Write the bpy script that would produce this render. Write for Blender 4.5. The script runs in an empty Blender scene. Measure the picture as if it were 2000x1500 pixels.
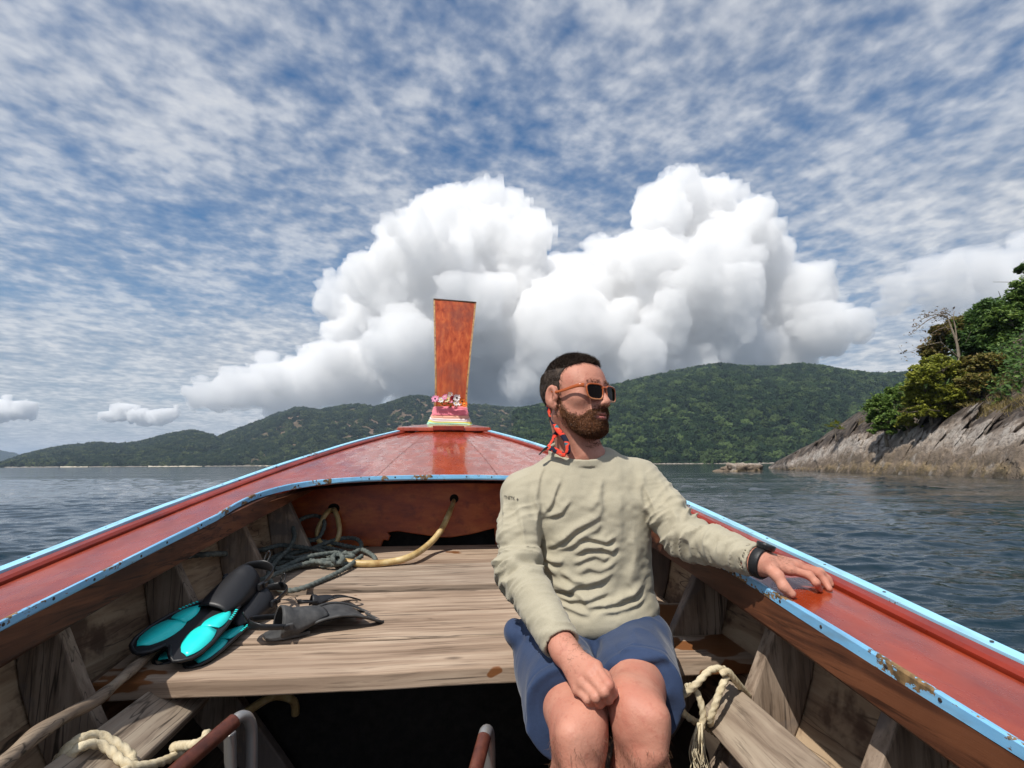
import bpy, bmesh, math, random
import numpy as np
from mathutils import Vector, Matrix
rad = math.radians
S = bpy.context.scene
C = S.collection
rng = np.random.default_rng(7)
random.seed(7)

# ------------------------------------------------------------------ camera
F, PITCH, ROLL, ZC = 1100.0, rad(8.12), rad(-0.33), 1.0      # focal length in px of a 2000 px wide frame
cam_d = bpy.data.cameras.new('camera')
cam = bpy.data.objects.new('camera', cam_d)
C.objects.link(cam)
cam_d.sensor_width = 36.0
cam_d.lens = 36.0 * F / 2000.0
cam_d.clip_start = 0.05
cam_d.clip_end = 60000.0
CAM_M = Matrix.Rotation(math.pi / 2 + PITCH, 4, 'X') @ Matrix.Rotation(ROLL, 4, 'Z')
cam.matrix_world = Matrix.Translation((0, 0, ZC)) @ CAM_M
S.camera = cam
_R = np.array(CAM_M.to_3x3())

# ------------------------------------------------------------------ sky and sun
TO_SUN = Vector((-0.40, -0.58, 1.0)).normalized()
SUN_EL = math.asin(TO_SUN.z)
SUN_AZ = math.atan2(TO_SUN.x, TO_SUN.y)
W = bpy.data.worlds.new('World')
S.world = W
W.use_nodes = True
wn, wl = W.node_tree.nodes, W.node_tree.links
wn.clear()
def WN(t, **k):
    n = wn.new(t)
    for a, b in k.items():
        if a.startswith('i_'):
            n.inputs[a[2:]].default_value = b
        else:
            setattr(n, a, b)
    return n
def wmath(op, a, b=None, clamp=False):
    n = wn.new('ShaderNodeMath'); n.operation = op; n.use_clamp = clamp
    for i, x in enumerate((a, b)):
        if x is None: continue
        if isinstance(x, (int, float)): n.inputs[i].default_value = x
        else: wl.new(x, n.inputs[i])
    return n.outputs[0]
def wramp(v, stops):
    n = wn.new('ShaderNodeValToRGB')
    e = n.color_ramp.elements
    while len(e) < len(stops): e.new(0.5)
    for q, (p, c) in zip(e, stops):
        q.position = p
        q.color = (c, c, c, 1) if isinstance(c, (int, float)) else (*c, 1)
    wl.new(v, n.inputs[0])
    return n.outputs[0]
sky = WN('ShaderNodeTexSky', sky_type='NISHITA', sun_disc=False)
sky.sun_elevation = SUN_EL
sky.sun_rotation = SUN_AZ
sky.air_density = 1.0
sky.dust_density = 0.6
sky.ozone_density = 1.6
tc = WN('ShaderNodeTexCoord')
sep = WN('ShaderNodeSeparateXYZ')
wl.new(tc.outputs['Generated'], sep.inputs[0])
zc = wmath('MAXIMUM', sep.outputs['Z'], 0.0)
den = wmath('ADD', zc, 0.10)                         # a flat layer of high cloud, curving down to the horizon
comb = WN('ShaderNodeCombineXYZ')
wl.new(wmath('DIVIDE', sep.outputs['X'], den), comb.inputs[0])
wl.new(wmath('DIVIDE', sep.outputs['Y'], den), comb.inputs[1])
mapn = WN('ShaderNodeMapping')
mapn.inputs['Rotation'].default_value = (0, 0, rad(-28))
mapn.inputs['Scale'].default_value = (1.0, 0.92, 1.0)
mapn.inputs['Location'].default_value = (3.1, 0.4, 0)
wl.new(comb.outputs[0], mapn.inputs[0])
def wnoise(sc, det, rough, dist=0.0, off=0.0, dim='3D'):
    n = WN('ShaderNodeTexNoise', i_Scale=sc, i_Detail=det, i_Roughness=rough, i_Distortion=dist)
    m = WN('ShaderNodeVectorMath', operation='ADD')
    m.inputs[1].default_value = (off, off * 0.7, off)
    wl.new(mapn.outputs[0], m.inputs[0])
    wl.new(m.outputs[0], n.inputs['Vector'])
    return n.outputs['Fac']
n_big = wnoise(0.62, 2, 0.5, 0.2, 8.6)
n_mid = wnoise(3.6, 2, 0.5, 0.3, 11.0)
n_fine = wnoise(15.0, 2, 0.5, 0.1, 2.0)
n_wisp = wnoise(42.0, 3, 0.6, 0.1, 7.0)
fld = wmath('ADD', wmath('MULTIPLY', n_big, 1.05),
            wmath('ADD', wmath('MULTIPLY', n_mid, 0.56),
                  wmath('ADD', wmath('MULTIPLY', n_fine, 0.56), wmath('MULTIPLY', n_wisp, 0.26))))
cov = wramp(wmath('MULTIPLY', fld, 0.5), [(0.405, 0.04), (0.505, 0.31), (0.60, 0.64), (0.71, 0.90)])
hz = wramp(sep.outputs['Z'], [(0.0, 0.85), (0.10, 0.62), (0.25, 0.32), (0.5, 0.10)])     # thin milky air low down
tone = wramp(wmath('MULTIPLY', wmath('ADD', n_fine, n_mid), 0.5), [(0.36, (0.50, 0.54, 0.61)), (0.60, (0.90, 0.91, 0.93))])
bg_sky = WN('ShaderNodeBackground', i_Strength=0.108)
bg_cl = WN('ShaderNodeBackground', i_Strength=0.86)
bg_hz = WN('ShaderNodeBackground', i_Strength=0.62)
bg_hz.inputs['Color'].default_value = (0.46, 0.60, 0.80, 1)
hs = WN('ShaderNodeHueSaturation', i_Saturation=1.50, i_Value=1.0)
wl.new(sky.outputs[0], hs.inputs['Color'])
wl.new(hs.outputs[0], bg_sky.inputs['Color'])
wl.new(tone, bg_cl.inputs['Color'])
mx0 = WN('ShaderNodeMixShader')
wl.new(hz, mx0.inputs[0]); wl.new(bg_sky.outputs[0], mx0.inputs[1]); wl.new(bg_hz.outputs[0], mx0.inputs[2])
mx = WN('ShaderNodeMixShader')
wl.new(cov, mx.inputs[0]); wl.new(mx0.outputs[0], mx.inputs[1]); wl.new(bg_cl.outputs[0], mx.inputs[2])
wout = WN('ShaderNodeOutputWorld')
wl.new(mx.outputs[0], wout.inputs['Surface'])

sun_d = bpy.data.lights.new('sun', 'SUN')
sun_d.energy = 4.8
sun_d.angle = rad(0.53)
sun_d.color = (1.0, 0.955, 0.88)
sun = bpy.data.objects.new('sun', sun_d)
C.objects.link(sun)
sun.rotation_euler = TO_SUN.to_track_quat('Z', 'Y').to_euler()

S.view_settings.view_transform = 'Standard'
S.view_settings.look = 'None'
S.view_settings.exposure = 0.0
S.view_settings.gamma = 1.0
S.view_settings.use_curve_mapping = False
S.render.engine = 'CYCLES'
S.cycles.use_denoising = True
S.cycles.max_bounces = 16
S.cycles.diffuse_bounces = 4
S.cycles.glossy_bounces = 3
S.cycles.transmission_bounces = 4
S.cycles.transparent_max_bounces = 12
S.cycles.volume_bounces = 14
S.cycles.caustics_reflective = False
S.cycles.caustics_refractive = False

# ------------------------------------------------------------------ small helpers
def P(x, y, Y):
    """the place in the world at forward distance Y on the sight line of picture point x, y"""
    d = _R @ np.array([x - 1000.0, -(y - 750.0), -F])
    return d * (Y / d[1]) + np.array([0, 0, ZC])
def Pz(x, y, z):
    d = _R @ np.array([x - 1000.0, -(y - 750.0), -F])
    return d * ((z - ZC) / d[2]) + np.array([0, 0, ZC])

def mesh_obj(name, verts, faces, mat, parent=None, smooth=False, label=None, cat=None, group=None, kind=None):
    me = bpy.data.meshes.new(name)
    if isinstance(verts, np.ndarray): verts = verts.reshape(-1, 3)
    if isinstance(faces, np.ndarray) and len(faces):
        k = faces.shape[1]
        me.vertices.add(len(verts))
        me.vertices.foreach_set('co', np.ascontiguousarray(verts, dtype=np.float32).ravel())
        me.loops.add(faces.size)
        me.loops.foreach_set('vertex_index', np.ascontiguousarray(faces, dtype=np.int32).ravel())
        me.polygons.add(len(faces))
        me.polygons.foreach_set('loop_start', np.arange(0, faces.size, k, dtype=np.int32))
        me.polygons.foreach_set('loop_total', np.full(len(faces), k, dtype=np.int32))
        me.update(calc_edges=True)
    else:
        me.from_pydata([tuple(map(float, v)) for v in verts], [], [tuple(map(int, f)) for f in faces])
        me.update()
    if smooth:
        me.polygons.foreach_set('use_smooth', np.ones(len(me.polygons), dtype=bool))
    o = bpy.data.objects.new(name, me)
    C.objects.link(o)
    if mat is not None:
        for m in (mat if isinstance(mat, (list, tuple)) else [mat]): me.materials.append(m)
    if parent is not None: o.parent = parent
    tag(o, label, cat, group, kind)
    return o
def tag(o, label=None, cat=None, group=None, kind=None):
    if label: o['label'] = label
    if cat: o['category'] = cat
    if group: o['group'] = group
    if kind: o['kind'] = kind
    return o
def empty(name, loc=(0, 0, 0), rz=0.0, label=None, cat=None, group=None):
    o = bpy.data.objects.new(name, None)
    C.objects.link(o)
    o.location = loc
    o.rotation_euler = (0, 0, rz)
    o.empty_display_size = 0.1
    return tag(o, label, cat, group)

# value noise in numpy (for shapes)
_perm = np.random.default_rng(3).permutation(256)
_perm = np.concatenate([_perm, _perm, _perm])
_val = np.random.default_rng(4).random(256).astype(np.float32) * 2 - 1
def vnoise(p):
    p = np.asarray(p, dtype=np.float32)
    i = np.floor(p).astype(np.int64)
    f = p - i
    f = f * f * f * (f * (f * 6 - 15) + 10)
    i &= 255
    x, y, z = i[..., 0], i[..., 1], i[..., 2]
    def h(a, b, c): return _val[_perm[_perm[_perm[(x + a) & 255] + ((y + b) & 255)] + ((z + c) & 255)]]
    fx, fy, fz = f[..., 0], f[..., 1], f[..., 2]
    a = h(0,0,0) * (1-fx) + h(1,0,0) * fx
    b = h(0,1,0) * (1-fx) + h(1,1,0) * fx
    c = h(0,0,1) * (1-fx) + h(1,0,1) * fx
    d = h(0,1,1) * (1-fx) + h(1,1,1) * fx
    a = a * (1-fy) + b * fy
    c = c * (1-fy) + d * fy
    return a * (1-fz) + c * fz
def fbm(p, oct=4, gain=0.5, lac=2.03):
    p = np.asarray(p, dtype=np.float32)
    s, a = 0.0, 1.0
    for k in range(oct):
        s = s + a * vnoise(p + 17.3 * k)
        p = p * lac
        a *= gain
    return s

# ------------------------------------------------------------------ sparse surface nets over a distance function
def surface_nets(f, lo, hi, h, B=16):
    """f(points Nx3) -> distance.  Returns verts, quads of the zero surface, sampled only near it."""
    lo = np.asarray(lo, float); hi = np.asarray(hi, float)
    nb = np.maximum(1, np.ceil((hi - lo) / (h * B)).astype(int))
    g = np.stack(np.meshgrid(*[np.arange(n) for n in nb], indexing='ij'), -1).reshape(-1, 3)
    cen = lo + (g + 0.5) * B * h
    dc = np.concatenate([f(c) for c in np.array_split(cen, max(1, len(cen) // 60000))])
    keep = g[np.abs(dc) < B * h * 0.5 * 1.7321 * 1.25 + h]
    D = nb * B + 2
    n1 = B + 1
    loc = np.stack(np.meshgrid(*[np.arange(n1)] * 3, indexing='ij'), -1)
    corners = np.array([[i, j, k] for i in (0, 1) for j in (0, 1) for k in (0, 1)])
    cedges = [(a, b) for a in range(8) for b in range(a + 1, 8) if np.abs(corners[a] - corners[b]).sum() == 1]
    gids, vpos, quads = [], [], []
    gid = lambda ijk: ((ijk[..., 0] + 1) * (D[1] + 2) + ijk[..., 1] + 1) * (D[2] + 2) + ijk[..., 2] + 1
    for b in keep:
        base = b * B
        pts = lo + (base + loc) * h
        d = f(pts.reshape(-1, 3)).reshape(n1, n1, n1)
        s = d < 0
        if s.all() or not s.any(): continue
        cs = np.stack([s[c[0]:c[0]+B, c[1]:c[1]+B, c[2]:c[2]+B] for c in corners], -1)
        act = cs.any(-1) & ~cs.all(-1)
        idx = np.argwhere(act)
        dv = np.stack([d[idx[:, 0]+c[0], idx[:, 1]+c[1], idx[:, 2]+c[2]] for c in corners], -1)
        acc = np.zeros((len(idx), 3)); cnt = np.zeros(len(idx))
        for a, e in cedges:
            m = (dv[:, a] < 0) != (dv[:, e] < 0)
            t = np.where(m, dv[:, a] / np.where(m, dv[:, a] - dv[:, e], 1), 0)
            acc += m[:, None] * (corners[a] + t[:, None] * (corners[e] - corners[a]))
            cnt += m
        gids.append(gid(base + idx)); vpos.append(lo + (base + idx + acc / cnt[:, None]) * h)
        for ax in range(3):
            o1, o2 = (ax + 1) % 3, (ax + 2) % 3
            sl0 = [slice(0, B)] * 3; sl1 = [slice(0, B)] * 3
            sl1[ax] = slice(1, B + 1)
            s0, s1 = s[tuple(sl0)], s[tuple(sl1)]
            e = np.argwhere(s0 != s1)
            if not len(e): continue
            fl = s0[e[:, 0], e[:, 1], e[:, 2]]
            e = e + base
            u1 = np.zeros(3, int); u1[o1] = 1
            u2 = np.zeros(3, int); u2[o2] = 1
            q = np.stack([gid(e - u1 - u2), gid(e - u2), gid(e), gid(e - u1)], -1)
            q[~fl] = q[~fl][:, ::-1]
            quads.append(q)
    gids = np.concatenate(gids); vpos = np.concatenate(vpos); quads = np.concatenate(quads)
    o = np.argsort(gids)
    gs = gids[o]
    ix = np.searchsorted(gs, quads)
    ix = np.minimum(ix, len(gs) - 1)
    ok = (gs[ix] == quads).all(-1)
    return vpos[o], ix[ok]

# ------------------------------------------------------------------ material helpers
class Mat:
    def __init__(s, name, base=(0.5, 0.5, 0.5), rough=0.6, spec=0.5, metal=0.0):
        s.m = bpy.data.materials.new(name); s.m.use_nodes = True
        s.nt = s.m.node_tree; s.n = s.nt.nodes; s.l = s.nt.links
        s.b = s.n['Principled BSDF']; s.out = s.n['Material Output']
        s.b.inputs['Base Color'].default_value = (*base, 1)
        s.b.inputs['Roughness'].default_value = rough
        s.b.inputs['Specular IOR Level'].default_value = spec
        s.b.inputs['Metallic'].default_value = metal
        s._tc = None
    def node(s, t, **k):
        n = s.n.new(t)
        for a, b in k.items():
            if a.startswith('i_'): s.put(n.inputs[a[2:].replace('_', ' ')], b)
            else: setattr(n, a, b)
        return n
    def put(s, sock, v):
        if hasattr(v, 'is_output'): s.l.new(v, sock)
        else:
            if isinstance(v, tuple) and len(v) == 3 and sock.type == 'RGBA': v = (*v, 1)
            sock.default_value = v
    def coord(s, kind='Object'):
        if s._tc is None: s._tc = s.n.new('ShaderNodeTexCoord')
        return s._tc.outputs[kind]
    def map(s, scale=(1, 1, 1), loc=(0, 0, 0), rot=(0, 0, 0), src=None):
        m = s.node('ShaderNodeMapping')
        m.inputs['Scale'].default_value = scale; m.inputs['Location'].default_value = loc; m.inputs['Rotation'].default_value = rot
        s.l.new(src if src is not None else s.coord(), m.inputs[0])
        return m.outputs[0]
    def noise(s, v, sc=5, det=4, rough=0.55, dist=0.0, out='Fac'):
        n = s.node('ShaderNodeTexNoise', i_Scale=sc, i_Detail=det, i_Roughness=rough, i_Distortion=dist)
        if v is not None: s.l.new(v, n.inputs['Vector'])
        return n.outputs[out]
    def voro(s, v, sc=5, feature='F1', out='Distance', rnd=1.0):
        n = s.node('ShaderNodeTexVoronoi', i_Scale=sc, i_Randomness=rnd, feature=feature)
        if v is not None: s.l.new(v, n.inputs['Vector'])
        return n.outputs[out]
    def ramp(s, v, stops, interp='LINEAR'):
        n = s.node('ShaderNodeValToRGB'); n.color_ramp.interpolation = interp
        e = n.color_ramp.elements
        while len(e) < len(stops): e.new(0.5)
        for q, (p, c) in zip(e, stops):
            q.position = p
            q.color = (c, c, c, 1) if isinstance(c, (int, float)) else (*c, 1)
        s.l.new(v, n.inputs[0])
        return n.outputs[0]
    def mix(s, f, a, b, mode='MIX'):
        n = s.node('ShaderNodeMix', data_type='RGBA', blend_type=mode)
        s.put(n.inputs[0], f); s.put(n.inputs[6], a); s.put(n.inputs[7], b)
        return n.outputs[2]
    def math(s, op, a, b=None, clamp=False):
        n = s.node('ShaderNodeMath', operation=op, use_clamp=clamp)
        s.put(n.inputs[0], a)
        if b is not None: s.put(n.inputs[1], b)
        return n.outputs[0]
    def xyz(s, v=None):
        n = s.node('ShaderNodeSeparateXYZ'); s.l.new(v if v is not None else s.coord(), n.inputs[0])
        return n.outputs
    def rnd(s): return s.node('ShaderNodeObjectInfo').outputs['Random']
    def color(s, v): s.put(s.b.inputs['Base Color'], v); return s
    def rough(s, v): s.put(s.b.inputs['Roughness'], v); return s
    def bump(s, h, strength=0.3, dist=0.01):
        n = s.node('ShaderNodeBump', i_Strength=strength, i_Distance=dist)
        s.l.new(h, n.inputs['Height'])
        if s.b.inputs['Normal'].is_linked:
            s.l.new(s.b.inputs['Normal'].links[0].from_socket, n.inputs['Normal'])
        s.l.new(n.outputs[0], s.b.inputs['Normal'])
        return s
# ================================================================== SEA
def water_material():
    m = Mat('sea_water', (0.006, 0.020, 0.030), 0.04, 0.5)
    m.b.inputs['IOR'].default_value = 1.333
    p = m.coord('Object')
    a = m.noise(m.map((0.9, 1.6, 1), rot=(0, 0, 0.25)), 5.5, 4, 0.55, 0.4)
    b = m.noise(m.map((0.5, 1.0, 1), rot=(0, 0, -0.2)), 1.1, 3, 0.5, 0.3)
    c = m.noise(m.map((0.06, 0.16, 1), rot=(0, 0, 0.1)), 1.0, 3, 0.5, 0.2)
    calm = m.ramp(m.noise(m.map((0.012, 0.05, 1)), 1.0, 3, 0.6), [(0.35, 0.35), (0.65, 1.0)])
    h = m.math('ADD', m.math('MULTIPLY', a, 0.05), m.math('ADD', m.math('MULTIPLY', b, 0.16), m.math('MULTIPLY', c, 0.9)))
    h = m.math('MULTIPLY', h, calm)
    m.bump(h, 1.0, 0.5)
    return m.m
def boat_half(v):     # half beam of the boat's rail
    return np.clip(np.polyval([-0.006060, -0.027484, 0.050903, 0.967954], v), 0.02, None)
def boat_rail_z(v):
    return np.polyval([-0.003273, 0.033469, 0.076604, 0.589539], v)
BX0, BYAW = -0.0681, rad(5.9125)
def to_boat(x, y):
    dx = x - BX0
    return dx * math.cos(BYAW) + y * math.sin(BYAW), -dx * math.sin(BYAW) + y * math.cos(BYAW)

ang = np.concatenate([np.linspace(-62, 62, 520), np.linspace(66, 294, 60)[1:-1]]) * math.pi / 180
r = [0.25]
while r[-1] < 2.3: r.append(r[-1] * 1.03)
while r[-1] < 20: r.append(r[-1] * 1.0054)
while r[-1] < 60: r.append(r[-1] * 1.012)
while r[-1] < 42000: r.append(r[-1] * 1.09)
r = np.array(r)
A, Rr = np.meshgrid(ang, r, indexing='ij')
X, Y = Rr * np.sin(A), Rr * np.cos(A)
Z = np.zeros_like(X)
wr = np.random.default_rng(12)
for k in range(52):
    lam = 0.15 * (1.5 / 0.15) ** wr.random()
    th = rad(97 + wr.normal() * 24)
    amp = 0.0040 * lam ** 0.66 * (0.5 + wr.random())
    ph = wr.random() * 6.28
    kx, ky = 2 * math.pi / lam * math.cos(th), 2 * math.pi / lam * math.sin(th)
    fade = np.clip(1.7 - Rr * 0.016 / lam, 0, 1)
    w_ = np.sin(kx * X + ky * Y + ph + 1.4 * np.sin(0.23 * kx * Y - 0.19 * ky * X + ph * 2))
    Z += amp * fade * (w_ + 0.28 * w_ * w_)
gust = np.clip(0.85 + 0.4 * vnoise(np.stack([X * 0.07, Y * 0.12, X * 0], -1)), 0.3, 1.2)
Z *= gust
nA, nR = A.shape
i, j = np.meshgrid(np.arange(nA), np.arange(nR - 1), indexing='ij')
i2 = (i + 1) % nA
fq = np.stack([i * nR + j, i * nR + j + 1, i2 * nR + j + 1, i2 * nR + j], -1).reshape(-1, 4)
cx = X.ravel()[fq].mean(1); cy = Y.ravel()[fq].mean(1)
u_, v_ = to_boat(cx, cy)
inside = (np.abs(u_) < boat_half(np.clip(v_, 0.6, 4.4)) * 0.80 - 0.05) & (v_ < 3.95) & (v_ > -4)
mesh_obj('sea', np.stack([X, Y, Z], -1).reshape(-1, 3), fq[~inside], water_material(), smooth=True, kind='structure')

# ================================================================== HILLS
def hill(name, sky_px, base_y, d_shore, d_ridge, mat, seed, crown, n_tree, tree_mat, label, rough=0.10, bare=0.0):
    """a ridge whose skyline follows the given sight lines; slope runs from the shore up to the crest and down behind"""
    sky_px = np.array(sky_px, float)
    xs = np.linspace(sky_px[0, 0], sky_px[-1, 0], 150)
    ys = np.interp(xs, sky_px[:, 0], sky_px[:, 1])
    ts = np.concatenate([np.linspace(0, 1, 46), np.linspace(1, 1.7, 14)[1:]])
    V = np.zeros((len(xs), len(ts), 3))
    crest = np.array([P(x, y, 1.0) for x, y in zip(xs, ys)])
    dirx = crest[:, 0]; slope = crest[:, 2] - ZC
    q = np.stack([xs * 0.006, xs * 0, xs * 0 + seed], -1)
    wob = 1 + 0.10 * fbm(q * 1.0, 3)
    for b, t in enumerate(ts):
        dist = d_shore + (d_ridge - d_shore) * t
        dist = dist * (1 + (wob - 1) * min(1, t))
        zc = np.maximum(ZC + slope * d_ridge * wob, 0.5)
        f = (1 - (1 - min(t, 1)) ** 1.25) if t <= 1 else 1 - ((t - 1) / 0.75) ** 1.4
        zz = zc * max(f, -0.1)
        nn = fbm(np.stack([dirx * dist / d_ridge * 7, np.full_like(xs, t * 3.2), np.full_like(xs, seed * 3.1)], -1), 4)
        w = math.sin(math.pi * min(max(t, 0), 1)) if t < 1 else 0
        lim = ZC + slope * dist * 0.985                      # never rise over the crest line as seen from the water
        zz = zz + nn * rough * zc * w
        zz = np.minimum(zz, np.maximum(lim, 0.3) if 0.02 < t < 1 else zz)
        if b == 0: zz = np.full_like(zz, -1.0)
        V[:, b] = np.stack([dirx * dist, np.full_like(xs, 1.0) * dist, zz], -1)
    nx, nt_ = V.shape[:2]
    a, b = np.meshgrid(np.arange(nx - 1), np.arange(nt_ - 1), indexing='ij')
    fq = np.stack([a * nt_ + b, (a + 1) * nt_ + b, (a + 1) * nt_ + b + 1, a * nt_ + b + 1], -1).reshape(-1, 4)
    o = mesh_obj(name, V.reshape(-1, 3), fq, mat, smooth=True, kind='structure')
    # tree positions over the visible slope
    r_ = np.random.default_rng(seed)
    m = n_tree * 3
    uu = r_.random(m) * (nx - 1.001); tt = r_.random(m) ** 1.0 * 48.0
    i0 = uu.astype(int); j0 = tt.astype(int); fu = (uu - i0)[:, None]; ft = (tt - j0)[:, None]
    pt = (V[i0, j0] * (1-fu) + V[i0+1, j0] * fu) * (1-ft) + (V[i0, j0+1] * (1-fu) + V[i0+1, j0+1] * fu) * ft
    keep = pt[:, 2] > 1.0
    if bare > 0:
        nb_ = fbm(np.stack([pt[:, 0] * 0.010, pt[:, 1] * 0.004, pt[:, 2] * 0.022], -1), 3) + 0.5 * vnoise(pt * 0.05)
        hgt = pt[:, 2] / np.maximum(pt[:, 2].max(), 1)
        keep &= ~((nb_ > 0.55 - bare * np.sin(np.clip(hgt, 0, 1) * 2.9)) & (r_.random(m) < 0.82))
    pt = pt[keep][:n_tree]
    sc = crown * (0.6 + 0.75 * r_.random(len(pt)) ** 1.5)
    return o, pt, sc

def forest_nodes(name, mat):
    """instances lumpy tree crowns on the points of the object's mesh"""
    g = bpy.data.node_groups.new(name, 'GeometryNodeTree')
    g.interface.new_socket('Geometry', in_out='INPUT', socket_type='NodeSocketGeometry')
    g.interface.new_socket('Geometry', in_out='OUTPUT', socket_type='NodeSocketGeometry')
    N, L = g.nodes, g.links
    gi, go = N.new('NodeGroupInput'), N.new('NodeGroupOutput')
    join = N.new('GeometryNodeJoinGeometry')
    for k in range(5):
        ico = N.new('GeometryNodeMeshIcoSphere'); ico.inputs['Subdivisions'].default_value = 4; ico.inputs['Radius'].default_value = 1
        pos = N.new('GeometryNodeInputPosition')
        add = N.new('ShaderNodeVectorMath'); add.operation = 'ADD'; add.inputs[1].default_value = (k * 13.1, k * 7.7, k * 3.3)
        L.new(pos.outputs[0], add.inputs[0])
        n1 = N.new('ShaderNodeTexNoise'); n1.inputs['Scale'].default_value = 2.3; n1.inputs['Detail'].default_value = 4; n1.inputs['Roughness'].default_value = 0.62
        L.new(add.outputs[0], n1.inputs['Vector'])
        mr = N.new('ShaderNodeMapRange'); mr.inputs[1].default_value = 0.25; mr.inputs[2].default_value = 0.75; mr.inputs[3].default_value = 0.30; mr.inputs[4].default_value = 1.45
        L.new(n1.outputs['Fac'], mr.inputs[0])
        sc = N.new('ShaderNodeVectorMath'); sc.operation = 'SCALE'
        L.new(pos.outputs[0], sc.inputs[0]); L.new(mr.outputs[0], sc.inputs['Scale'])
        fl = N.new('ShaderNodeVectorMath'); fl.operation = 'MULTIPLY'; fl.inputs[1].default_value = (1, 1, 0.8 + 0.14 * (k % 3))
        L.new(sc.outputs[0], fl.inputs[0])
        sp = N.new('GeometryNodeSetPosition')
        L.new(ico.outputs['Mesh'], sp.inputs['Geometry']); L.new(fl.outputs[0], sp.inputs['Position'])
        sm = N.new('GeometryNodeSetMaterial'); sm.inputs['Material'].default_value = mat
        L.new(sp.outputs[0], sm.inputs['Geometry'])
        gti = N.new('GeometryNodeGeometryToInstance')
        L.new(sm.outputs[0], gti.inputs[0]); L.new(gti.outputs[0], join.inputs[0])
    iop = N.new('GeometryNodeInstanceOnPoints')
    L.new(gi.outputs[0], iop.inputs['Points']); L.new(join.outputs[0], iop.inputs['Instance'])
    iop.inputs['Pick Instance'].default_value = True
    ri = N.new('FunctionNodeRandomValue'); ri.data_type = 'INT'; ri.inputs[4].default_value = 0; ri.inputs[5].default_value = 4
    L.new(ri.outputs[2], iop.inputs['Instance Index'])
    rr = N.new('FunctionNodeRandomValue'); rr.data_type = 'FLOAT_VECTOR'; rr.inputs[0].default_value = (-.25, -.25, 0); rr.inputs[1].default_value = (.25, .25, 6.28)
    L.new(rr.outputs[0], iop.inputs['Rotation'])
    at = N.new('GeometryNodeInputNamedAttribute'); at.data_type = 'FLOAT'; at.inputs[0].default_value = 'size'
    L.new(at.outputs[0], iop.inputs['Scale'])
    L.new(iop.outputs[0], go.inputs[0])
    return g
def forest(name, pts, sizes, nodes, label, mat):
    me = bpy.data.meshes.new(name)
    me.from_pydata([tuple(p) for p in pts], [], [])
    a = me.attributes.new('size', 'FLOAT', 'POINT')
    a.data.foreach_set('value', np.asarray(sizes, np.float32))
    me.materials.append(mat)
    o = bpy.data.objects.new(name, me); C.objects.link(o)
    md = o.modifiers.new('crowns', 'NODES'); md.node_group = nodes
    tag(o, label, 'forest', kind='stuff')
    return o
def leaf_canopy(name, c0, c1, c2):
    m = Mat(name, c0, 0.85, 0.15)
    p = m.node('ShaderNodeNewGeometry').outputs['Position']
    r = m.rnd()
    col = m.ramp(r, [(0.0, c0), (0.55, c1), (0.9, c2), (1.0, tuple(1.6 * k for k in c2))])
    n = m.noise(m.map((0.35, 0.35, 0.35), src=p), 1.0, 3, 0.6)
    col = m.mix(m.ramp(n, [(0.3, 0.0), (0.7, 1.0)]), m.mix(0.55, col, (0.0, 0.0, 0.0)), col)
    m.color(col)
    m.bump(m.noise(m.map((1, 1, 1), src=p), 1.3, 3, 0.7), 1.0, 1.2)
    return m.m
m_soil = Mat('hill_soil', (0.10, 0.085, 0.06), 0.9, 0.1)
_g = m_soil.node('ShaderNodeNewGeometry').outputs['Position']
_n = m_soil.noise(m_soil.map((0.03, 0.03, 0.05), src=_g), 1.0, 5, 0.65)
m_soil.color(m_soil.ramp(_n, [(0.35, (0.045, 0.055, 0.022)), (0.5, (0.12, 0.085, 0.058)), (0.65, (0.19, 0.13, 0.095)), (0.8, (0.09, 0.08, 0.04))]))
m_green = Mat('forest_floor', (0.03, 0.045, 0.02), 0.9, 0.1)
m_green.color(m_green.ramp(m_green.noise(m_green.map((0.05, 0.05, 0.05), src=m_green.node('ShaderNodeNewGeometry').outputs['Position']), 1.0, 4, 0.6), [(0.4, (0.008, 0.016, 0.007)), (0.7, (0.020, 0.032, 0.012))]))
cm_right = leaf_canopy('forest_leaves_deep_green', (0.009, 0.024, 0.010), (0.024, 0.052, 0.018), (0.070, 0.105, 0.034))
cm_left = leaf_canopy('forest_leaves_dull_green', (0.010, 0.024, 0.012), (0.027, 0.050, 0.020), (0.075, 0.095, 0.034))
fn_r = forest_nodes('crowns_deep', cm_right)
fn_l = forest_nodes('crowns_dull', cm_left)
_, pt, sc = hill('hill_right', [(1010, 803), (1060, 795), (1110, 781), (1150, 768), (1202, 756), (1260, 742), (1319, 730), (1358, 721), (1403, 714), (1462, 720), (1507, 721), (1559, 715), (1615, 721), (1657, 730), (1715, 734), (1767, 732), (1850, 742), (2000, 765), (2150, 800), (2300, 850)],
     905, 900, 1900, m_green.m, 21, 11.5, 16000, cm_right, '')
forest('forest', pt, sc, fn_r, 'dense deep green forest covering the broad hill behind the man', cm_right)
_, pt, sc = hill('hill_middle', [(380, 880), (423, 857), (468, 839), (531, 814), (580, 798), (625, 801), (697, 792), (738, 796), (801, 776), (825, 776), (860, 782), (910, 792), (1000, 799), (1060, 802), (1120, 815), (1180, 840)],
     911, 1500, 2600, m_soil.m, 33, 10.5, 13000, cm_left, '', bare=0.72)
forest('forest', pt, sc, fn_l, 'patchy dull green forest with bare brown slopes behind the bow post', cm_left)
_, pt, sc = hill('hill_left', [(-140, 918), (-60, 912), (5, 908), (50, 891), (112, 877), (189, 868), (234, 871), (270, 868), (315, 855), (345, 848), (373, 843), (396, 846), (423, 857), (470, 875), (520, 893), (560, 905)],
     912, 1500, 2300, m_green.m, 45, 11.0, 8000, cm_left, '', bare=0.1)
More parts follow.
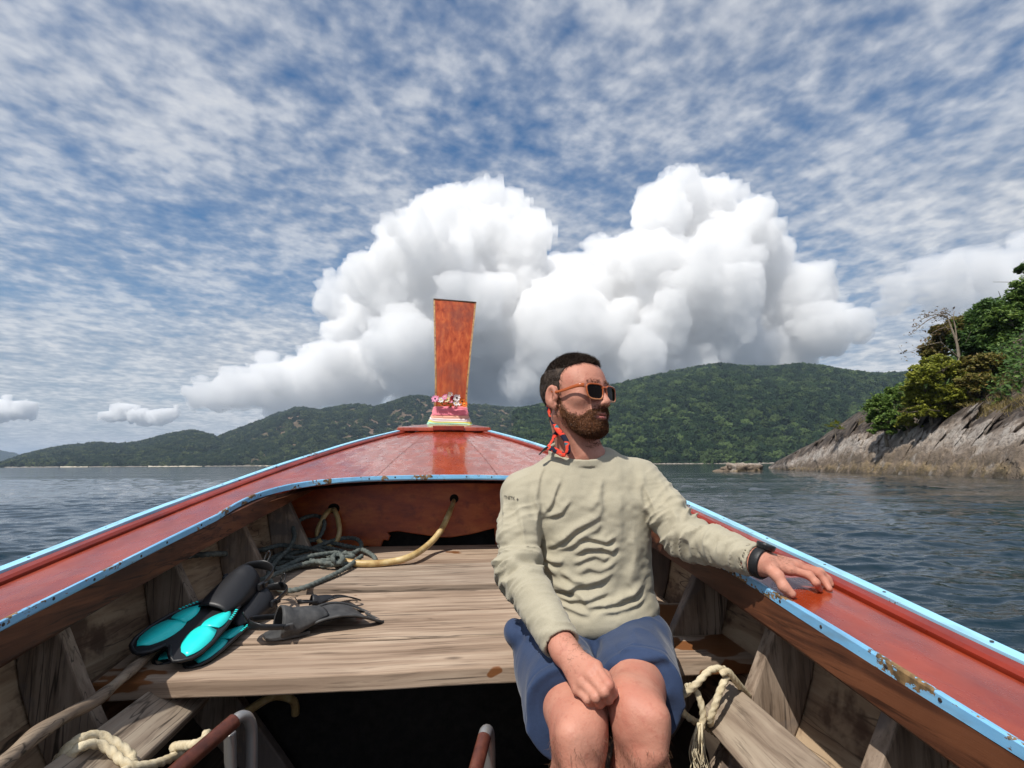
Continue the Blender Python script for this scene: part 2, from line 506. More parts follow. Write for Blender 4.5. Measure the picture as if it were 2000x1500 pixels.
forest('forest', pt, sc, fn_l, 'low wooded ridge running down to the left shore with a thin beach', cm_left)
_, pt, sc = hill('hill_far', [(-200, 880), (-120, 868), (-60, 874), (0, 885), (25, 890), (60, 903), (90, 912)], 912, 5200, 6500, m_green.m, 57, 30, 1500, cm_left, '')
forest('forest', pt, sc, fn_l, 'far blue headland at the left edge behind the low ridge', cm_left)
# beaches and shore rocks
m_sand = Mat('beach_sand', (0.52, 0.46, 0.36), 0.9, 0.1)
m_shore = Mat('shore_rock', (0.20, 0.17, 0.14), 0.9, 0.2)
_g = m_shore.node('ShaderNodeNewGeometry').outputs['Position']
m_shore.color(m_shore.ramp(m_shore.noise(_g, 0.35, 4, 0.6), [(0.35, (0.10, 0.085, 0.065)), (0.65, (0.36, 0.32, 0.27))]))
def shore(name, x0, x1, dist, hgt, mat, seed):
    xs = np.linspace(x0, x1, max(6, int((x1 - x0) / 2.5)))
    rows = []
    for k, (dd, hh) in enumerate(((-6, -1.0), (-1, 0.45), (6, 0.8), (22, 1.0), (34, 0.2))):
        p = np.array([P(x, 905, dist + dd) for x in xs]); 
        nz = 0.65 + 0.55 * vnoise(np.stack([xs * 0.31 + seed, xs * 0 + k * 0.7, xs * 0], -1))
        p[:, 2] = -1.0 if k == 0 else hgt * hh * nz
        rows.append(p)
    V = np.stack(rows, 1); nx, nt_ = V.shape[:2]
    a, b = np.meshgrid(np.arange(nx - 1), np.arange(nt_ - 1), indexing='ij')
    fq = np.stack([a * nt_ + b, (a + 1) * nt_ + b, (a + 1) * nt_ + b + 1, a * nt_ + b + 1], -1).reshape(-1, 4)
    mesh_obj(name, V.reshape(-1, 3), fq, mat, smooth=True, kind='structure')
shore('beach', 118, 172, 1494, 3.2, m_sand.m, 3)
shore('beach', 290, 395, 1494, 3.6, m_sand.m, 9)
shore('beach', 505, 545, 1494, 2.4, m_sand.m, 5)
shore('rocky_shore', 10, 116, 1494, 3.4, m_shore.m, 6)
shore('rocky_shore', 174, 288, 1494, 2.6, m_shore.m, 7)
shore('rocky_shore', 400, 900, 1494, 3.0, m_shore.m, 8)
shore('rocky_shore', 1180, 2000, 894, 2.4, m_shore.m, 4)

# ================================================================== HAZE
m_haze = Mat('haze_air')
m_haze.n.remove(m_haze.b)
vol = m_haze.node('ShaderNodeVolumePrincipled')
vol.inputs['Color'].default_value = (0.62, 0.76, 0.95, 1)
vol.inputs['Density'].default_value = 0.00008
vol.inputs['Anisotropy'].default_value = 0.2
m_haze.l.new(vol.outputs[0], m_haze.out.inputs['Volume'])
hx, hy0, hy1, hz0, hz1 = 43500, -43500, 43500, -2.4, 430
vb = [(x, y, z) for x in (-hx, hx) for y in (hy0, hy1) for z in (hz0, hz1)]
mesh_obj('haze', vb, [(0, 1, 3, 2), (4, 6, 7, 5), (0, 4, 5, 1), (2, 3, 7, 6), (0, 2, 6, 4), (1, 5, 7, 3)], m_haze.m, kind='stuff', label='thin pale blue sea haze in the air over water and hills')
# ================================================================== CUMULUS
m_cloud = Mat('cloud_white')
m_cloud.n.remove(m_cloud.b)
_v = m_cloud.node('ShaderNodeVolumeScatter')
_v.inputs['Color'].default_value = (0.975, 0.98, 0.985, 1)
_v.inputs['Density'].default_value = 0.0033
_v.inputs['Anisotropy'].default_value = 0.0
m_cloud.l.new(_v.outputs[0], m_cloud.out.inputs['Volume'])
m_bank = m_cloud.m.copy(); m_bank.name = 'cloud_bank'
m_bank.node_tree.nodes['Volume Scatter'].inputs['Density'].default_value = 0.0014
m_puff = m_cloud.m.copy(); m_puff.name = 'cloud_puff'
m_puff.node_tree.nodes['Volume Scatter'].inputs['Density'].default_value = 0.011
def cumulus(name, blobs, D, depth, seed, h, label, base_y, flat=True, mat=None):
    """big towers given as sight-line discs; smaller puffs grow on bigger ones; meshed as one surface"""
    r_ = np.random.default_rng(seed)
    s = D / F
    L0 = []
    for (x, y, rr) in blobs:
        c = P(x, y, D + r_.uniform(-0.5, 0.5) * depth)
        L0.append((c, rr * s * (c[1] / D)))
    zb = P(1000, base_y, D)[2]
    sph = list(L0)
    lev = L0
    for k, (nchild, rs) in enumerate(((10, 0.46), (8, 0.44), (6, 0.42))):
        new = []
        for c, R0 in lev:
            for q in range(nchild):
                d = r_.normal(size=3); d /= np.linalg.norm(d)
                if d[1] > 0.25: d[1] *= -1
                if d[2] < -0.2: d[2] *= -0.6
                r1 = R0 * rs * r_.uniform(0.35, 1.0) ** 1.3 * 1.35
                new.append((c + d * R0 * r_.uniform(0.80, 1.02), r1))
        sph += new; lev = new
    cen = np.array([c for c, _ in sph], np.float32); R0 = np.array([q for _, q in sph], np.float32)
    ok = cen[:, 2] + R0 * 0.3 > zb
    cen, R0 = cen[ok], R0[ok]
    lo = (cen - R0[:, None]).min(0) - 2 * h; hi = (cen + R0[:, None]).max(0) + 2 * h
    lo[2] = max(lo[2], zb - 6 * h)
    n = np.ceil((hi - lo) / h).astype(int) + 1
    fld = np.full(n, 6 * h, np.float32)
    for c, q in zip(cen, R0):
        a = np.maximum(np.floor((c - q - 7 * h - lo) / h).astype(int), 0); b = np.minimum(np.ceil((c + q - 7 * h - lo) / h).astype(int) + 1, n)
        if (b <= a).any(): continue
        g = [lo[t] + h * np.arange(a[t], b[t]) - c[t] for t in range(3)]
        d = np.sqrt(g[0][:, None, None] ** 2 + g[1][None, :, None] ** 2 + g[2][None, None, :] ** 2) - q
        v = fld[a[0]:b[0], a[1]:b[1], a[2]:b[2]]
        kk = 0.10 * q
        hh = np.clip(0.5 + 0.5 * (v - d) / kk, 0, 1)
        v[...] = v * (1 - hh) + d * hh - kk * hh * (1 - hh)
    # flat ragged base
    gx = lo[0] + h * np.arange(n[0]); gy = lo[1] + h * np.arange(n[1]); gz = lo[2] + h * np.arange(n[2])
    GX, GY = np.meshgrid(gx, gy, indexing='ij')
    bz = zb + (P(1000, base_y - 20, D)[2] - zb) * 0.8 * fbm(np.stack([GX / (40 * h), GY / (40 * h), GX * 0], -1), 3)
    fld = np.maximum(fld, (bz[:, :, None] - gz[None, None, :]) * 0.8)
    nz = np.argwhere(np.abs(fld) < 5.5 * h)
    pw = (lo + nz * h).astype(np.float32)
    bil = 0
    ra = Matrix.Rotation(0.7, 3, 'X') @ Matrix.Rotation(0.9, 3, 'Z') @ Matrix.Rotation(0.5, 3, 'Y')
    ra = np.array(ra).astype(np.float32); rk = ra.copy()
    for sc, am in ((24, 1.5), (11, 1.9), (6, 1.9), (3.4, 1.4)):
        bil = bil + am * h * (np.abs(vnoise((pw @ rk) / (sc * h) + sc)) * 1.7 - 0.5)
        rk = rk @ ra
    fld[nz[:, 0], nz[:, 1], nz[:, 2]] -= bil.astype(np.float32)
    def f(p):
        q = np.rint((p - lo) / h).astype(int)
        q = np.clip(q, 0, n - 1)
        return fld[q[:, 0], q[:, 1], q[:, 2]]
    V, Q = surface_nets(f, lo, lo + (n - 2) * h, h)
    lab = np.arange(len(V))                                   # keep only the one connected mass
    for it in range(400):
        m_ = lab[Q].min(1)
        old = lab.copy()
        for t in range(4): np.minimum.at(lab, Q[:, t], m_)
        lab = lab[lab]
        if (old == lab).all(): break
    ids, cnt = np.unique(lab, return_counts=True)
    sel = lab == ids[cnt.argmax()]
    new = np.cumsum(sel) - 1
    Q = new[Q[sel[Q[:, 0]]]]
    V = V[sel]
    o = mesh_obj(name, V, Q, mat or m_cloud.m, smooth=True)
    tag(o, label, 'cloud')
    return o
big = [(920, 400, 50), (985, 420, 60), (850, 430, 60), (1040, 440, 45), (780, 470, 50), (900, 480, 95), (1010, 500, 80), (830, 530, 90),
       (720, 540, 60), (700, 600, 60), (760, 600, 80), (880, 600, 110), (1000, 590, 90), (690, 660, 50), (1060, 560, 60), (1110, 560, 60), (1180, 520, 50),
       (1340, 390, 58), (1400, 400, 55), (1295, 425, 60), (1480, 425, 45), (1500, 460, 40), (1350, 480, 105), (1260, 520, 80), (1440, 520, 100), (1200, 590, 110),
       (1330, 600, 120), (1460, 610, 110), (1540, 600, 70), (1100, 650, 110), (960, 690, 110), (820, 700, 90), (720, 720, 70), (640, 690, 40), (1240, 690, 110), (1390, 680, 100),
       (1520, 680, 80), (1610, 640, 60), (1670, 630, 44), (660, 735, 60), (600, 745, 60), (540, 745, 52), (480, 765, 52), (425, 778, 46), (700, 770, 60), (860, 770, 80), (1040, 770, 90), (1200, 760, 80), (1350, 740, 60), (560, 780, 45)]
cumulus('cumulus_cloud', big, 14000.0, 2600.0, 5, 41.0, 'huge white cumulus cloud towering behind the bow post and the man', 800)
cumulus('cumulus_cloud', [(215, 814, 22), (248, 803, 26), (276, 814, 24), (308, 816, 26), (338, 808, 22)], 14000.0, 150.0, 8, 26.0, 'small white puff of cloud over the low left ridge', 832, mat=m_puff)
cumulus('cumulus_cloud', [(-20, 802, 36), (20, 802, 30), (52, 798, 26)], 14000.0, 150.0, 9, 26.0, 'small white puff of cloud at the left edge of the sky', 822, mat=m_puff)
cumulus('cumulus_cloud', [(1590, 600, 30), (1680, 590, 26), (1760, 560, 44), (1830, 530, 52), (1900, 520, 56), (1970, 530, 60), (2060, 530, 80), (1850, 575, 50), (1950, 580, 60), (1740, 600, 36), (2080, 590, 60)], 17000.0, 700.0, 11, 60.0, 'grey white bank of cloud above the rocky headland', 622, mat=m_bank)

# ================================================================== BOAT MATERIALS
def paint(name, col, dark, rough=0.22, worn=None, worn_amt=0.0, coat=0.3, scale=1.0):
    m = Mat(name, col, rough, 0.5)
    p = m.coord()
    n = m.noise(m.map((3, 1.2, 3)), 4 * scale, 5, 0.6)
    c = m.mix(m.ramp(n, [(0.3, 0.0), (0.7, 1.0)]), dark, col)
    fine = m.noise(p, 90, 3, 0.6)
    c = m.mix(m.ramp(fine, [(0.62, 0.0), (0.72, 0.25)]), c, dark)
    if worn:
        w = m.noise(m.map((9, 2.6, 9)), 1.6, 6, 0.68)
        w2 = m.noise(p, 70, 4, 0.65)
        ww = m.ramp(m.math('ADD', w, m.math('MULTIPLY', m.math('SUBTRACT', w2, 0.5), 0.34)), [(worn_amt, 0.0), (worn_amt + 0.012, 1.0)])
        c = m.mix(m.ramp(m.noise(m.map((30, 5, 30)), 1.3, 4, 0.65), [(0.5, 0.0), (0.68, 0.55)]), c, tuple(0.45 * a + 0.25 * b for a, b in zip(col, worn)))
        wc_ = m.mix(m.ramp(m.noise(p, 46, 3, 0.6), [(0.4, 0.0), (0.6, 1.0)]), worn, tuple(k * 0.35 for k in worn))
        c = m.mix(ww, c, wc_)
        m.rough(m.mix(ww, (rough,) * 3, (0.75,) * 3))
    else:
        m.rough(m.ramp(m.noise(m.map((6, 3, 6)), 3, 4, 0.6), [(0.3, rough * 0.7), (0.75, rough * 1.7)]))
    m.color(c)
    m.b.inputs['Coat Weight'].default_value = coat
    m.b.inputs['Coat Roughness'].default_value = 0.06
    m.bump(m.noise(m.map((14, 3, 14)), 3, 4, 0.6), 0.10, 0.004)
    return m.m
def wood(name, light, mid, dark, axis='u', rough=0.7, wet=None, wet_amt=0.6, knots=True, stain=None, stain_amt=0.6, gloss_wet=0.35, relief=0.25, gs=1.0):
    """weathered plank: stretched grain, cracks, knots, and stains or wet patches with edges of their own"""
    m = Mat(name, mid, rough, 0.3)
    p0 = m.coord()
    off = m.node('ShaderNodeVectorMath', operation='SCALE'); off.inputs[0].default_value = (7.3, 3.1, 5.7)
    m.l.new(m.rnd(), off.inputs['Scale'])
    add = m.node('ShaderNodeVectorMath', operation='ADD')
    m.l.new(p0, add.inputs[0]); m.l.new(off.outputs[0], add.inputs[1])
    p = add.outputs[0]
    sc = {'u': (1.1, 30, 30), 'v': (30, 1.1, 30), 'z': (26, 26, 2.2)}[axis]
    sc = tuple(k * gs for k in sc)
    warp = m.noise(p, 3.0, 2, 0.5, out='Color')
    wv = m.node('ShaderNodeMix', data_type='RGBA', blend_type='LINEAR_LIGHT'); wv.inputs[0].default_value = 0.012
    m.l.new(p, wv.inputs[6]); m.l.new(warp, wv.inputs[7])
    g1 = m.noise(m.map(sc, src=wv.outputs[2]), 1.0, 5, 0.6, 0.3)
    g2 = m.noise(m.map(tuple(k * 3.2 for k in sc), src=wv.outputs[2]), 1.0, 4, 0.65)
    big = m.noise(m.map((2.2, 2.2, 2.2), src=p), 1.0, 4, 0.6)
    c = m.ramp(g1, [(0.32, dark), (0.47, mid), (0.60, light)])
    c = m.mix(m.ramp(g2, [(0.34, 0.75), (0.47, 0.0)]), c, tuple(k * 0.45 for k in dark))
    c = m.mix(m.ramp(big, [(0.35, 0.0), (0.65, 0.55)]), c, tuple((a + b) * 0.5 for a, b in zip(mid, dark)))
    ck_ = m.noise(m.map(tuple(k * q for k, q in zip(sc, {'u': (0.5, 1.1, 1.1), 'v': (1.1, 0.5, 1.1), 'z': (1.1, 1.1, 0.5)}[axis])), src=wv.outputs[2], loc=(3.3, 1.7, 4.1)), 1.0, 2, 0.5)
    c = m.mix(m.math('MULTIPLY', m.ramp(ck_, [(0.485, 0.0), (0.498, 0.9), (0.502, 0.9), (0.515, 0.0)]), m.ramp(m.noise(p, 2.6, 2, 0.5), [(0.45, 0.0), (0.58, 1.0)])), c, tuple(k * 0.22 for k in dark))
    # bleach
    c = m.mix(m.ramp(m.noise(m.map((1.1, 5, 5), src=p), 1.7, 3, 0.5), [(0.5, 0.0), (0.75, 0.35)]), c, light)
    if knots:
        k = m.voro(m.map((1.6, 4.0, 4.0) if axis == 'u' else (4.0, 1.6, 4.0), src=p), 1.0, 'F1')
        c = m.mix(m.ramp(k, [(0.02, 0.85), (0.055, 0.0)]), c, tuple(k2 * 0.3 for k2 in dark))
    r0 = m.ramp(g1, [(0.3, rough * 1.1), (0.7, rough * 0.9)])
    if stain:
        s1 = m.noise(m.map((3.2, 3.2, 3.2), src=p), 1.2, 5, 0.65)
        c = m.mix(m.ramp(s1, [(stain_amt, 0.0), (stain_amt + 0.07, 0.8)]), c, stain)
    if wet:
        w = m.noise(m.map((4.2, 7.5, 7.5) if axis == 'u' else (7.5, 4.2, 7.5), src=p), 1.0, 3, 0.5)
        wl_ = m.ramp(w, [(wet_amt, 0.0), (wet_amt + 0.012, 1.0)])
        c = m.mix(wl_, c, wet)
        r0 = m.mix(wl_, r0, (gloss_wet,) * 3)
    m.color(c); m.rough(r0)
    m.bump(m.math('ADD', m.math('MULTIPLY', g1, 0.6), m.math('MULTIPLY', g2, 0.4)), relief, 0.006)
    m.bump(m.noise(p, 60, 4, 0.6), relief * 0.5, 0.003)
    return m.m
M_RED = paint('red_gloss_paint', (0.36, 0.052, 0.013), (0.20, 0.022, 0.006), 0.25, coat=0.45)
M_REDRIM = paint('red_rim_paint', (0.30, 0.030, 0.010), (0.13, 0.014, 0.008), 0.34, coat=0.1)
M_BLUE = paint('sky_blue_paint', (0.36, 0.68, 0.86), (0.27, 0.60, 0.82), 0.4, worn=(0.16, 0.09, 0.04), worn_amt=0.665, coat=0.0)
M_BLUE2 = paint('worn_blue_paint', (0.25, 0.56, 0.82), (0.16, 0.42, 0.70), 0.42, worn=(0.27, 0.16, 0.065), worn_amt=0.555, coat=0.0)
M_STRINGER = wood('oiled_dark_wood', (0.17, 0.062, 0.028), (0.085, 0.030, 0.014), (0.030, 0.012, 0.007), 'v', 0.5, knots=True, stain=(0.02, 0.012, 0.01), stain_amt=0.66)
M_PLANK = wood('sun_bleached_plank', (0.472, 0.356, 0.264), (0.359, 0.260, 0.184), (0.179, 0.116, 0.080), 'u', 0.75, wet=(0.19, 0.080, 0.032), wet_amt=0.66)
def front_plank():
    m = wood('splashed_front_plank', (0.481, 0.365, 0.268), (0.368, 0.264, 0.188), (0.186, 0.124, 0.084), 'u', 0.78)
    # splash marks: dark wet patches towards both ends of the plank
    nt = m.node_tree; N, L = nt.nodes, nt.links
    b = N['Principled BSDF']
    tc_ = N.new('ShaderNodeTexCoord'); mp_ = N.new('ShaderNodeMapping'); mp_.inputs['Scale'].default_value = (5.5, 9, 9); L.new(tc_.outputs['Object'], mp_.inputs[0])
    nz = N.new('ShaderNodeTexNoise'); nz.inputs['Scale'].default_value = 1.0; nz.inputs['Detail'].default_value = 3; L.new(mp_.outputs[0], nz.inputs['Vector'])
    sx = N.new('ShaderNodeSeparateXYZ'); L.new(tc_.outputs['Object'], sx.inputs[0])
    rp = N.new('ShaderNodeValToRGB'); e = rp.color_ramp.elements
    for k in range(5): e.new(0.5)
    for q, (p, c) in zip(e, ((0.0, 0.10), (0.10, 0.13), (0.22, 0.0), (0.55, 0.0), (0.66, 0.05), (0.74, 0.20), (1.0, 0.16))): q.position = p; q.color = (c, c, c, 1)
    mr = N.new('ShaderNodeMapRange'); mr.inputs[1].default_value = -0.9; mr.inputs[2].default_value = 0.95; L.new(sx.outputs[0], mr.inputs[0]); L.new(mr.outputs[0], rp.inputs[0])
    ad = N.new('ShaderNodeMath'); L.new(nz.outputs['Fac'], ad.inputs[0]); L.new(rp.outputs[0], ad.inputs[1])
    r2 = N.new('ShaderNodeValToRGB'); r2.color_ramp.elements[0].position = 0.665; r2.color_ramp.elements[1].position = 0.68; L.new(ad.outputs[0], r2.inputs[0])
    old = b.inputs['Base Color'].links[0].from_socket
    mx_ = N.new('ShaderNodeMix'); mx_.data_type = 'RGBA'; L.new(r2.outputs[0], mx_.inputs[0]); L.new(old, mx_.inputs[6]); mx_.inputs[7].default_value = (0.20, 0.080, 0.030, 1)
    L.new(mx_.outputs[2], b.inputs['Base Color'])
    oldr = b.inputs['Roughness'].links[0].from_socket
    mr2 = N.new('ShaderNodeMix'); mr2.data_type = 'RGBA'; L.new(r2.outputs[0], mr2.inputs[0]); L.new(oldr, mr2.inputs[6]); mr2.inputs[7].default_value = (0.34, 0.34, 0.34, 1)
    L.new(mr2.outputs[2], b.inputs['Roughness'])
    return m
M_PLANKF = front_plank()
M_PLANK2 = wood('grey_plank', (0.434, 0.347, 0.268), (0.332, 0.251, 0.188), (0.164, 0.116, 0.084), 'u', 0.8, wet=(0.20, 0.09, 0.04), wet_amt=0.70)
M_HULL = wood('old_hull_planking', (0.52, 0.385, 0.25), (0.35, 0.235, 0.145), (0.14, 0.08, 0.05), 'v', 0.75, stain=(0.085, 0.045, 0.028), stain_amt=0.50, knots=False, gs=0.6)
M_RIB = wood('grey_rib_timber', (0.40, 0.31, 0.235), (0.27, 0.20, 0.145), (0.12, 0.08, 0.055), 'z', 0.75, wet=(0.12, 0.08, 0.055), wet_amt=0.72, stain=(0.16, 0.13, 0.115), stain_amt=0.5, knots=False)
M_RISER = wood('worn_grey_beam', (0.44, 0.36, 0.27), (0.32, 0.25, 0.185), (0.17, 0.12, 0.085), 'v', 0.8, wet=(0.10, 0.05, 0.03), wet_amt=0.66)
M_HULL_SHADE = wood('shade_dark_hull_plank', (0.085, 0.065, 0.048), (0.052, 0.038, 0.028), (0.022, 0.016, 0.012), 'v', 0.6, knots=False, gs=0.6)  # lower strakes: shade below the bench put into the wood colour
M_FLOOR = wood('wet_floor_board_shade_black', (0.022, 0.017, 0.014), (0.013, 0.010, 0.008), (0.006, 0.005, 0.004), 'v', 0.6, knots=False)  # wet floor wood, blackened further to carry the shade under the seat
mb = Mat('varnished_bulkhead', (0.30, 0.065, 0.02), 0.35, 0.5)
_p = mb.coord()
_n = mb.noise(mb.map((3, 3, 9)), 1.6, 5, 0.65)
_c = mb.ramp(_n, [(0.3, (0.17, 0.028, 0.010)), (0.5, (0.33, 0.062, 0.016)), (0.68, (0.46, 0.12, 0.028))])
_c = mb.mix(mb.ramp(mb.noise(_p, 26, 4, 0.65), [(0.52, 0.0), (0.72, 0.6)]), _c, (0.12, 0.022, 0.010))
mb.color(_c); mb.bump(mb.noise(_p, 30, 4, 0.6), 0.15, 0.004)
M_BULK = mb.m
mp = Mat('varnished_post_wood', (0.42, 0.11, 0.04), 0.6, 0.12)
_n = mp.noise(mp.map((30, 30, 2.2)), 1.0, 5, 0.6, 0.4)
_c = mp.ramp(_n, [(0.3, (0.22, 0.030, 0.012)), (0.5, (0.36, 0.066, 0.024)), (0.7, (0.48, 0.115, 0.036))])
_c = mp.mix(mp.ramp(mp.noise(mp.map((3.0, 3, 1.8), loc=(0.3, 0, 0.2)), 1.7, 4, 0.6), [(0.48, 0.0), (0.66, 0.65)]), _c, (0.17, 0.05, 0.038))
mp.color(_c); mp.bump(_n, 0.2, 0.004)
M_POST = mp.m
M_TRIM = paint('yellow_brown_edge_trim', (0.50, 0.30, 0.09), (0.16, 0.06, 0.025), 0.4, coat=0.1, scale=3)
M_DARK = Mat('hole_shade_paint', (0.012, 0.010, 0.009), 0.9, 0.1).m
M_NAIL = Mat('rusty_nail', (0.035, 0.026, 0.022), 0.6, 0.4).m

# ================================================================== BOAT
boat = empty('longtail_boat', (BX0, 0, 0), BYAW, 'red wooden longtail boat with pale blue rails and a tall bow post', 'boat')
HW = lambda v: float(boat_half(v))
RZ = lambda v: float(boat_rail_z(v))
DECK_W, V0, VB = 0.21, -2.6, 4.06
def KZ(v): return -0.16 + max(0.0, v - 1.9) ** 2 * 0.235
def hull_u(v, z):
    zr, zk = RZ(v) - 0.01, KZ(v)
    s = min(max((z - zk) / max(zr - zk, 1e-3), 0), 1)
    return (HW(v) - 0.004) * (1 - (1 - s) ** 2.2) ** 0.62
def loft(name, sec, vs, mat, parent=boat, smooth=False, closed=True, **k):
    rows = [sec(v) for v in vs]
    n = len(rows[0]); verts = []; faces = []
    for v, row in zip(vs, rows):
        for q in row: verts.append((q[0], q[2] if len(q) > 2 else v, q[1]))
    m = n if closed else n - 1
    for a in range(len(vs) - 1):
        for b in range(m):
            c = (b + 1) % n
            faces.append((a * n + b, (a + 1) * n + b, (a + 1) * n + c, a * n + c))
    if closed:
        faces.append(tuple(range(n))); faces.append(tuple((len(vs) - 1) * n + t for t in range(n - 1, -1, -1)))
    return mesh_obj(name, verts, fix(verts, faces), mat, parent, smooth, **k)
def fix(verts, faces):
    """make all faces of a closed piece point outward"""
    bm = bmesh.new()
    vs = [bm.verts.new(v) for v in verts]
    for f in faces:
        try: bm.faces.new([vs[i] for i in f])
        except ValueError: pass
    bm.verts.index_update()
    bmesh.ops.recalc_face_normals(bm, faces=bm.faces)
    out = [tuple(v.index for v in f.verts) for f in bm.faces]
    bm.free()
    return out
def box_verts(c, sx, sy, sz):
    return [(c[0] + a * sx / 2, c[1] + b * sy / 2, c[2] + d * sz / 2) for a in (-1, 1) for b in (-1, 1) for d in (-1, 1)]
BOXF = [(0, 1, 3, 2), (4, 6, 7, 5), (0, 4, 5, 1), (2, 3, 7, 6), (0, 2, 6, 4), (1, 5, 7, 3)]
def bevel(o, w=0.004, seg=2):
    m = o.modifiers.new('bevel', 'BEVEL'); m.width = w; m.segments = seg; m.limit_method = 'ANGLE'; m.angle_limit = rad(40)
    return o
def prism(name, poly, axis_pts, mat, parent, **k):
    """poly: list of 3D points of one face; axis_pts: offset vector to the other face"""
    n = len(poly); a = np.array(poly, float); b = a + np.array(axis_pts, float)
    verts = np.concatenate([a, b])
    faces = [tuple(range(n)), tuple(range(2 * n - 1, n - 1, -1))] + [(i, (i + 1) % n, n + (i + 1) % n, n + i) for i in range(n)]
    return mesh_obj(name, [tuple(v) for v in verts], fix(verts, faces), mat, parent, **k)

vs_all = list(np.arange(V0, 1.9, 0.12)) + list(np.arange(1.96, 2.45, 0.025)) + list(np.arange(2.5, VB, 0.12)) + [VB]
def blend(a, b, v, v0, v1):
    t = min(max((v - v0) / (v1 - v0), 0), 1); t = t * t * (3 - 2 * t)
    return a * (1 - t) + b * t
def deck_in(v):
    if v <= 1.96: return HW(v) - DECK_W
    a0 = HW(1.96) - DECK_W
    x = min(max((v - 1.96) / 0.585, 0), 1)
    u_arch = a0 * (1 - x ** 3.2) ** (1 / 3.2)
    return max(u_arch, 0.767 * (HW(v) - 0.062)) if v < 2.5 else 0.767 * (HW(v) - 0.062)
wig = lambda v, k: 0.0012 * math.sin(v * 3.1 + k) + 0.0009 * math.sin(v * 8.3 + 2 * k)
for s in (-1, 1):
    side = 'left' if s < 0 else 'right'
    loft('rail_strip', lambda v: [(s * (HW(v) - 0.022), RZ(v) - 0.030), (s * (HW(v) - 0.022 + wig(v, 1)), RZ(v) + 0.013 + wig(v, 2)), (s * (HW(v) + 0.002), RZ(v) + 0.014 + wig(v, 2)), (s * (HW(v) + 0.008), RZ(v) + 0.004), (s * (HW(v) + 0.008), RZ(v) - 0.045), (s * (HW(v) + 0.002), RZ(v) - 0.045)], vs_all + [4.22], M_BLUE, label='pale blue painted outer rail')
    loft('rail_bead', lambda v: [(s * (HW(v) - 0.0235), RZ(v) - 0.030), (s * (HW(v) - 0.0235), RZ(v) + 0.006), (s * (HW(v) - 0.030), RZ(v) + 0.009), (s * (HW(v) - 0.050), RZ(v) + 0.007 + wig(v, 3)), (s * (HW(v) - 0.057), RZ(v) + 0.002), (s * (HW(v) - 0.057), RZ(v) - 0.030)], vs_all, M_REDRIM, label='dark red bead along the rail')
    loft('side_deck', lambda v: [(s * (HW(v) - 0.063 + wig(v, 7)), RZ(v) - 0.028), (s * (HW(v) - 0.063 + wig(v, 7)), RZ(v) - 0.004), (s * (deck_in(v) * 0.5 + (HW(v) - 0.063) * 0.5), RZ(v) - 0.003 + wig(v, 5)), (s * deck_in(v), RZ(v) - 0.004), (s * deck_in(v), RZ(v) - 0.028)], vs_all, M_RED)
    loft('clamp_plank', lambda v: [(s * (HW(v) - 0.004), RZ(v) - 0.050), (s * (HW(v) - 0.004), RZ(v) - 0.031), (s * (deck_in(v) + 0.004), RZ(v) - 0.031), (s * (deck_in(v) + 0.004), RZ(v) - 0.050)], vs_all, M_STRINGER)
    vs_in = list(np.arange(V0, 1.96, 0.12)) + [1.96]
    st_vs = list(np.arange(V0, 2.75, 0.12))
    si = lambda v: HW(v) - DECK_W - 0.010
    loft('stringer', lambda v: [(s * (si(v) + 0.035), RZ(v) - 0.088), (s * (si(v) + 0.035), RZ(v) - 0.0225), (s * (si(v) + 0.0015 + wig(v, 2)), RZ(v) - 0.0215), (s * (si(v) - 0.004 + wig(v, 4)), RZ(v) - 0.084 + 2 * wig(v, 5)), (s * (si(v)), RZ(v) - 0.088)], st_vs, M_STRINGER)
# inner blue strip: along both side decks and round the aft edge of the foredeck
A0 = HW(1.96) - DECK_W
def arch(t):     # t 0..pi across
    c, q = math.cos(t), math.sin(t)
    n = 3.2
    u = A0 * math.copysign(abs(c) ** (2 / n), c)
    v = 1.96 + 0.585 * abs(q) ** (2 / n)
    return u, v
def v_coam(u):
    a = min(abs(u) / A0, 1.0)
    return 1.96 + 0.585 * (1 - a ** 3.2) ** (1 / 3.2)
path = [(-(HW(v) - DECK_W), v) for v in vs_in] + [arch(t) for t in np.linspace(math.pi, 0, 49)[1:-1]] + [(HW(v) - DECK_W, v) for v in reversed(vs_in)]
pa = np.array(path)
tan = np.gradient(pa, axis=0); tan /= np.linalg.norm(tan, axis=1)[:, None]
nrm2 = np.stack([tan[:, 1], -tan[:, 0]], 1)              # points to the open well
def deck_z(u, v):
    f = u / max(HW(v) - 0.06, 0.05)
    return RZ(v) - 0.004 + (0.010 * (1 - f * f) if v > 1.9 else 0.0) * min(1, max(0, (v - 1.9) / 0.5))
verts, faces = [], []
for (u, v), n_ in zip(pa, nrm2):
    z = deck_z(u, v)
    wv_ = wig(v + u, 9)
    for du, dz in ((0.0006, -0.020), (0.0006, 0.002 + wv_), (0.0070, 0.0032 + wv_), (0.0098, 0.001), (0.0098, -0.0150 - 2 * wv_), (0.0080, -0.0170)):
        verts.append((u + n_[0] * du, v + n_[1] * du, z + dz))
for a in range(len(pa) - 1):
    for b in range(6):
        c = (b + 1) % 6
        faces.append((a * 6 + b, (a + 1) * 6 + b, (a + 1) * 6 + c, a * 6 + c))
coaming = mesh_obj('coaming_strip', verts, fix(verts, faces), M_BLUE2, boat, label='worn blue strip round the open well and the foredeck edge')
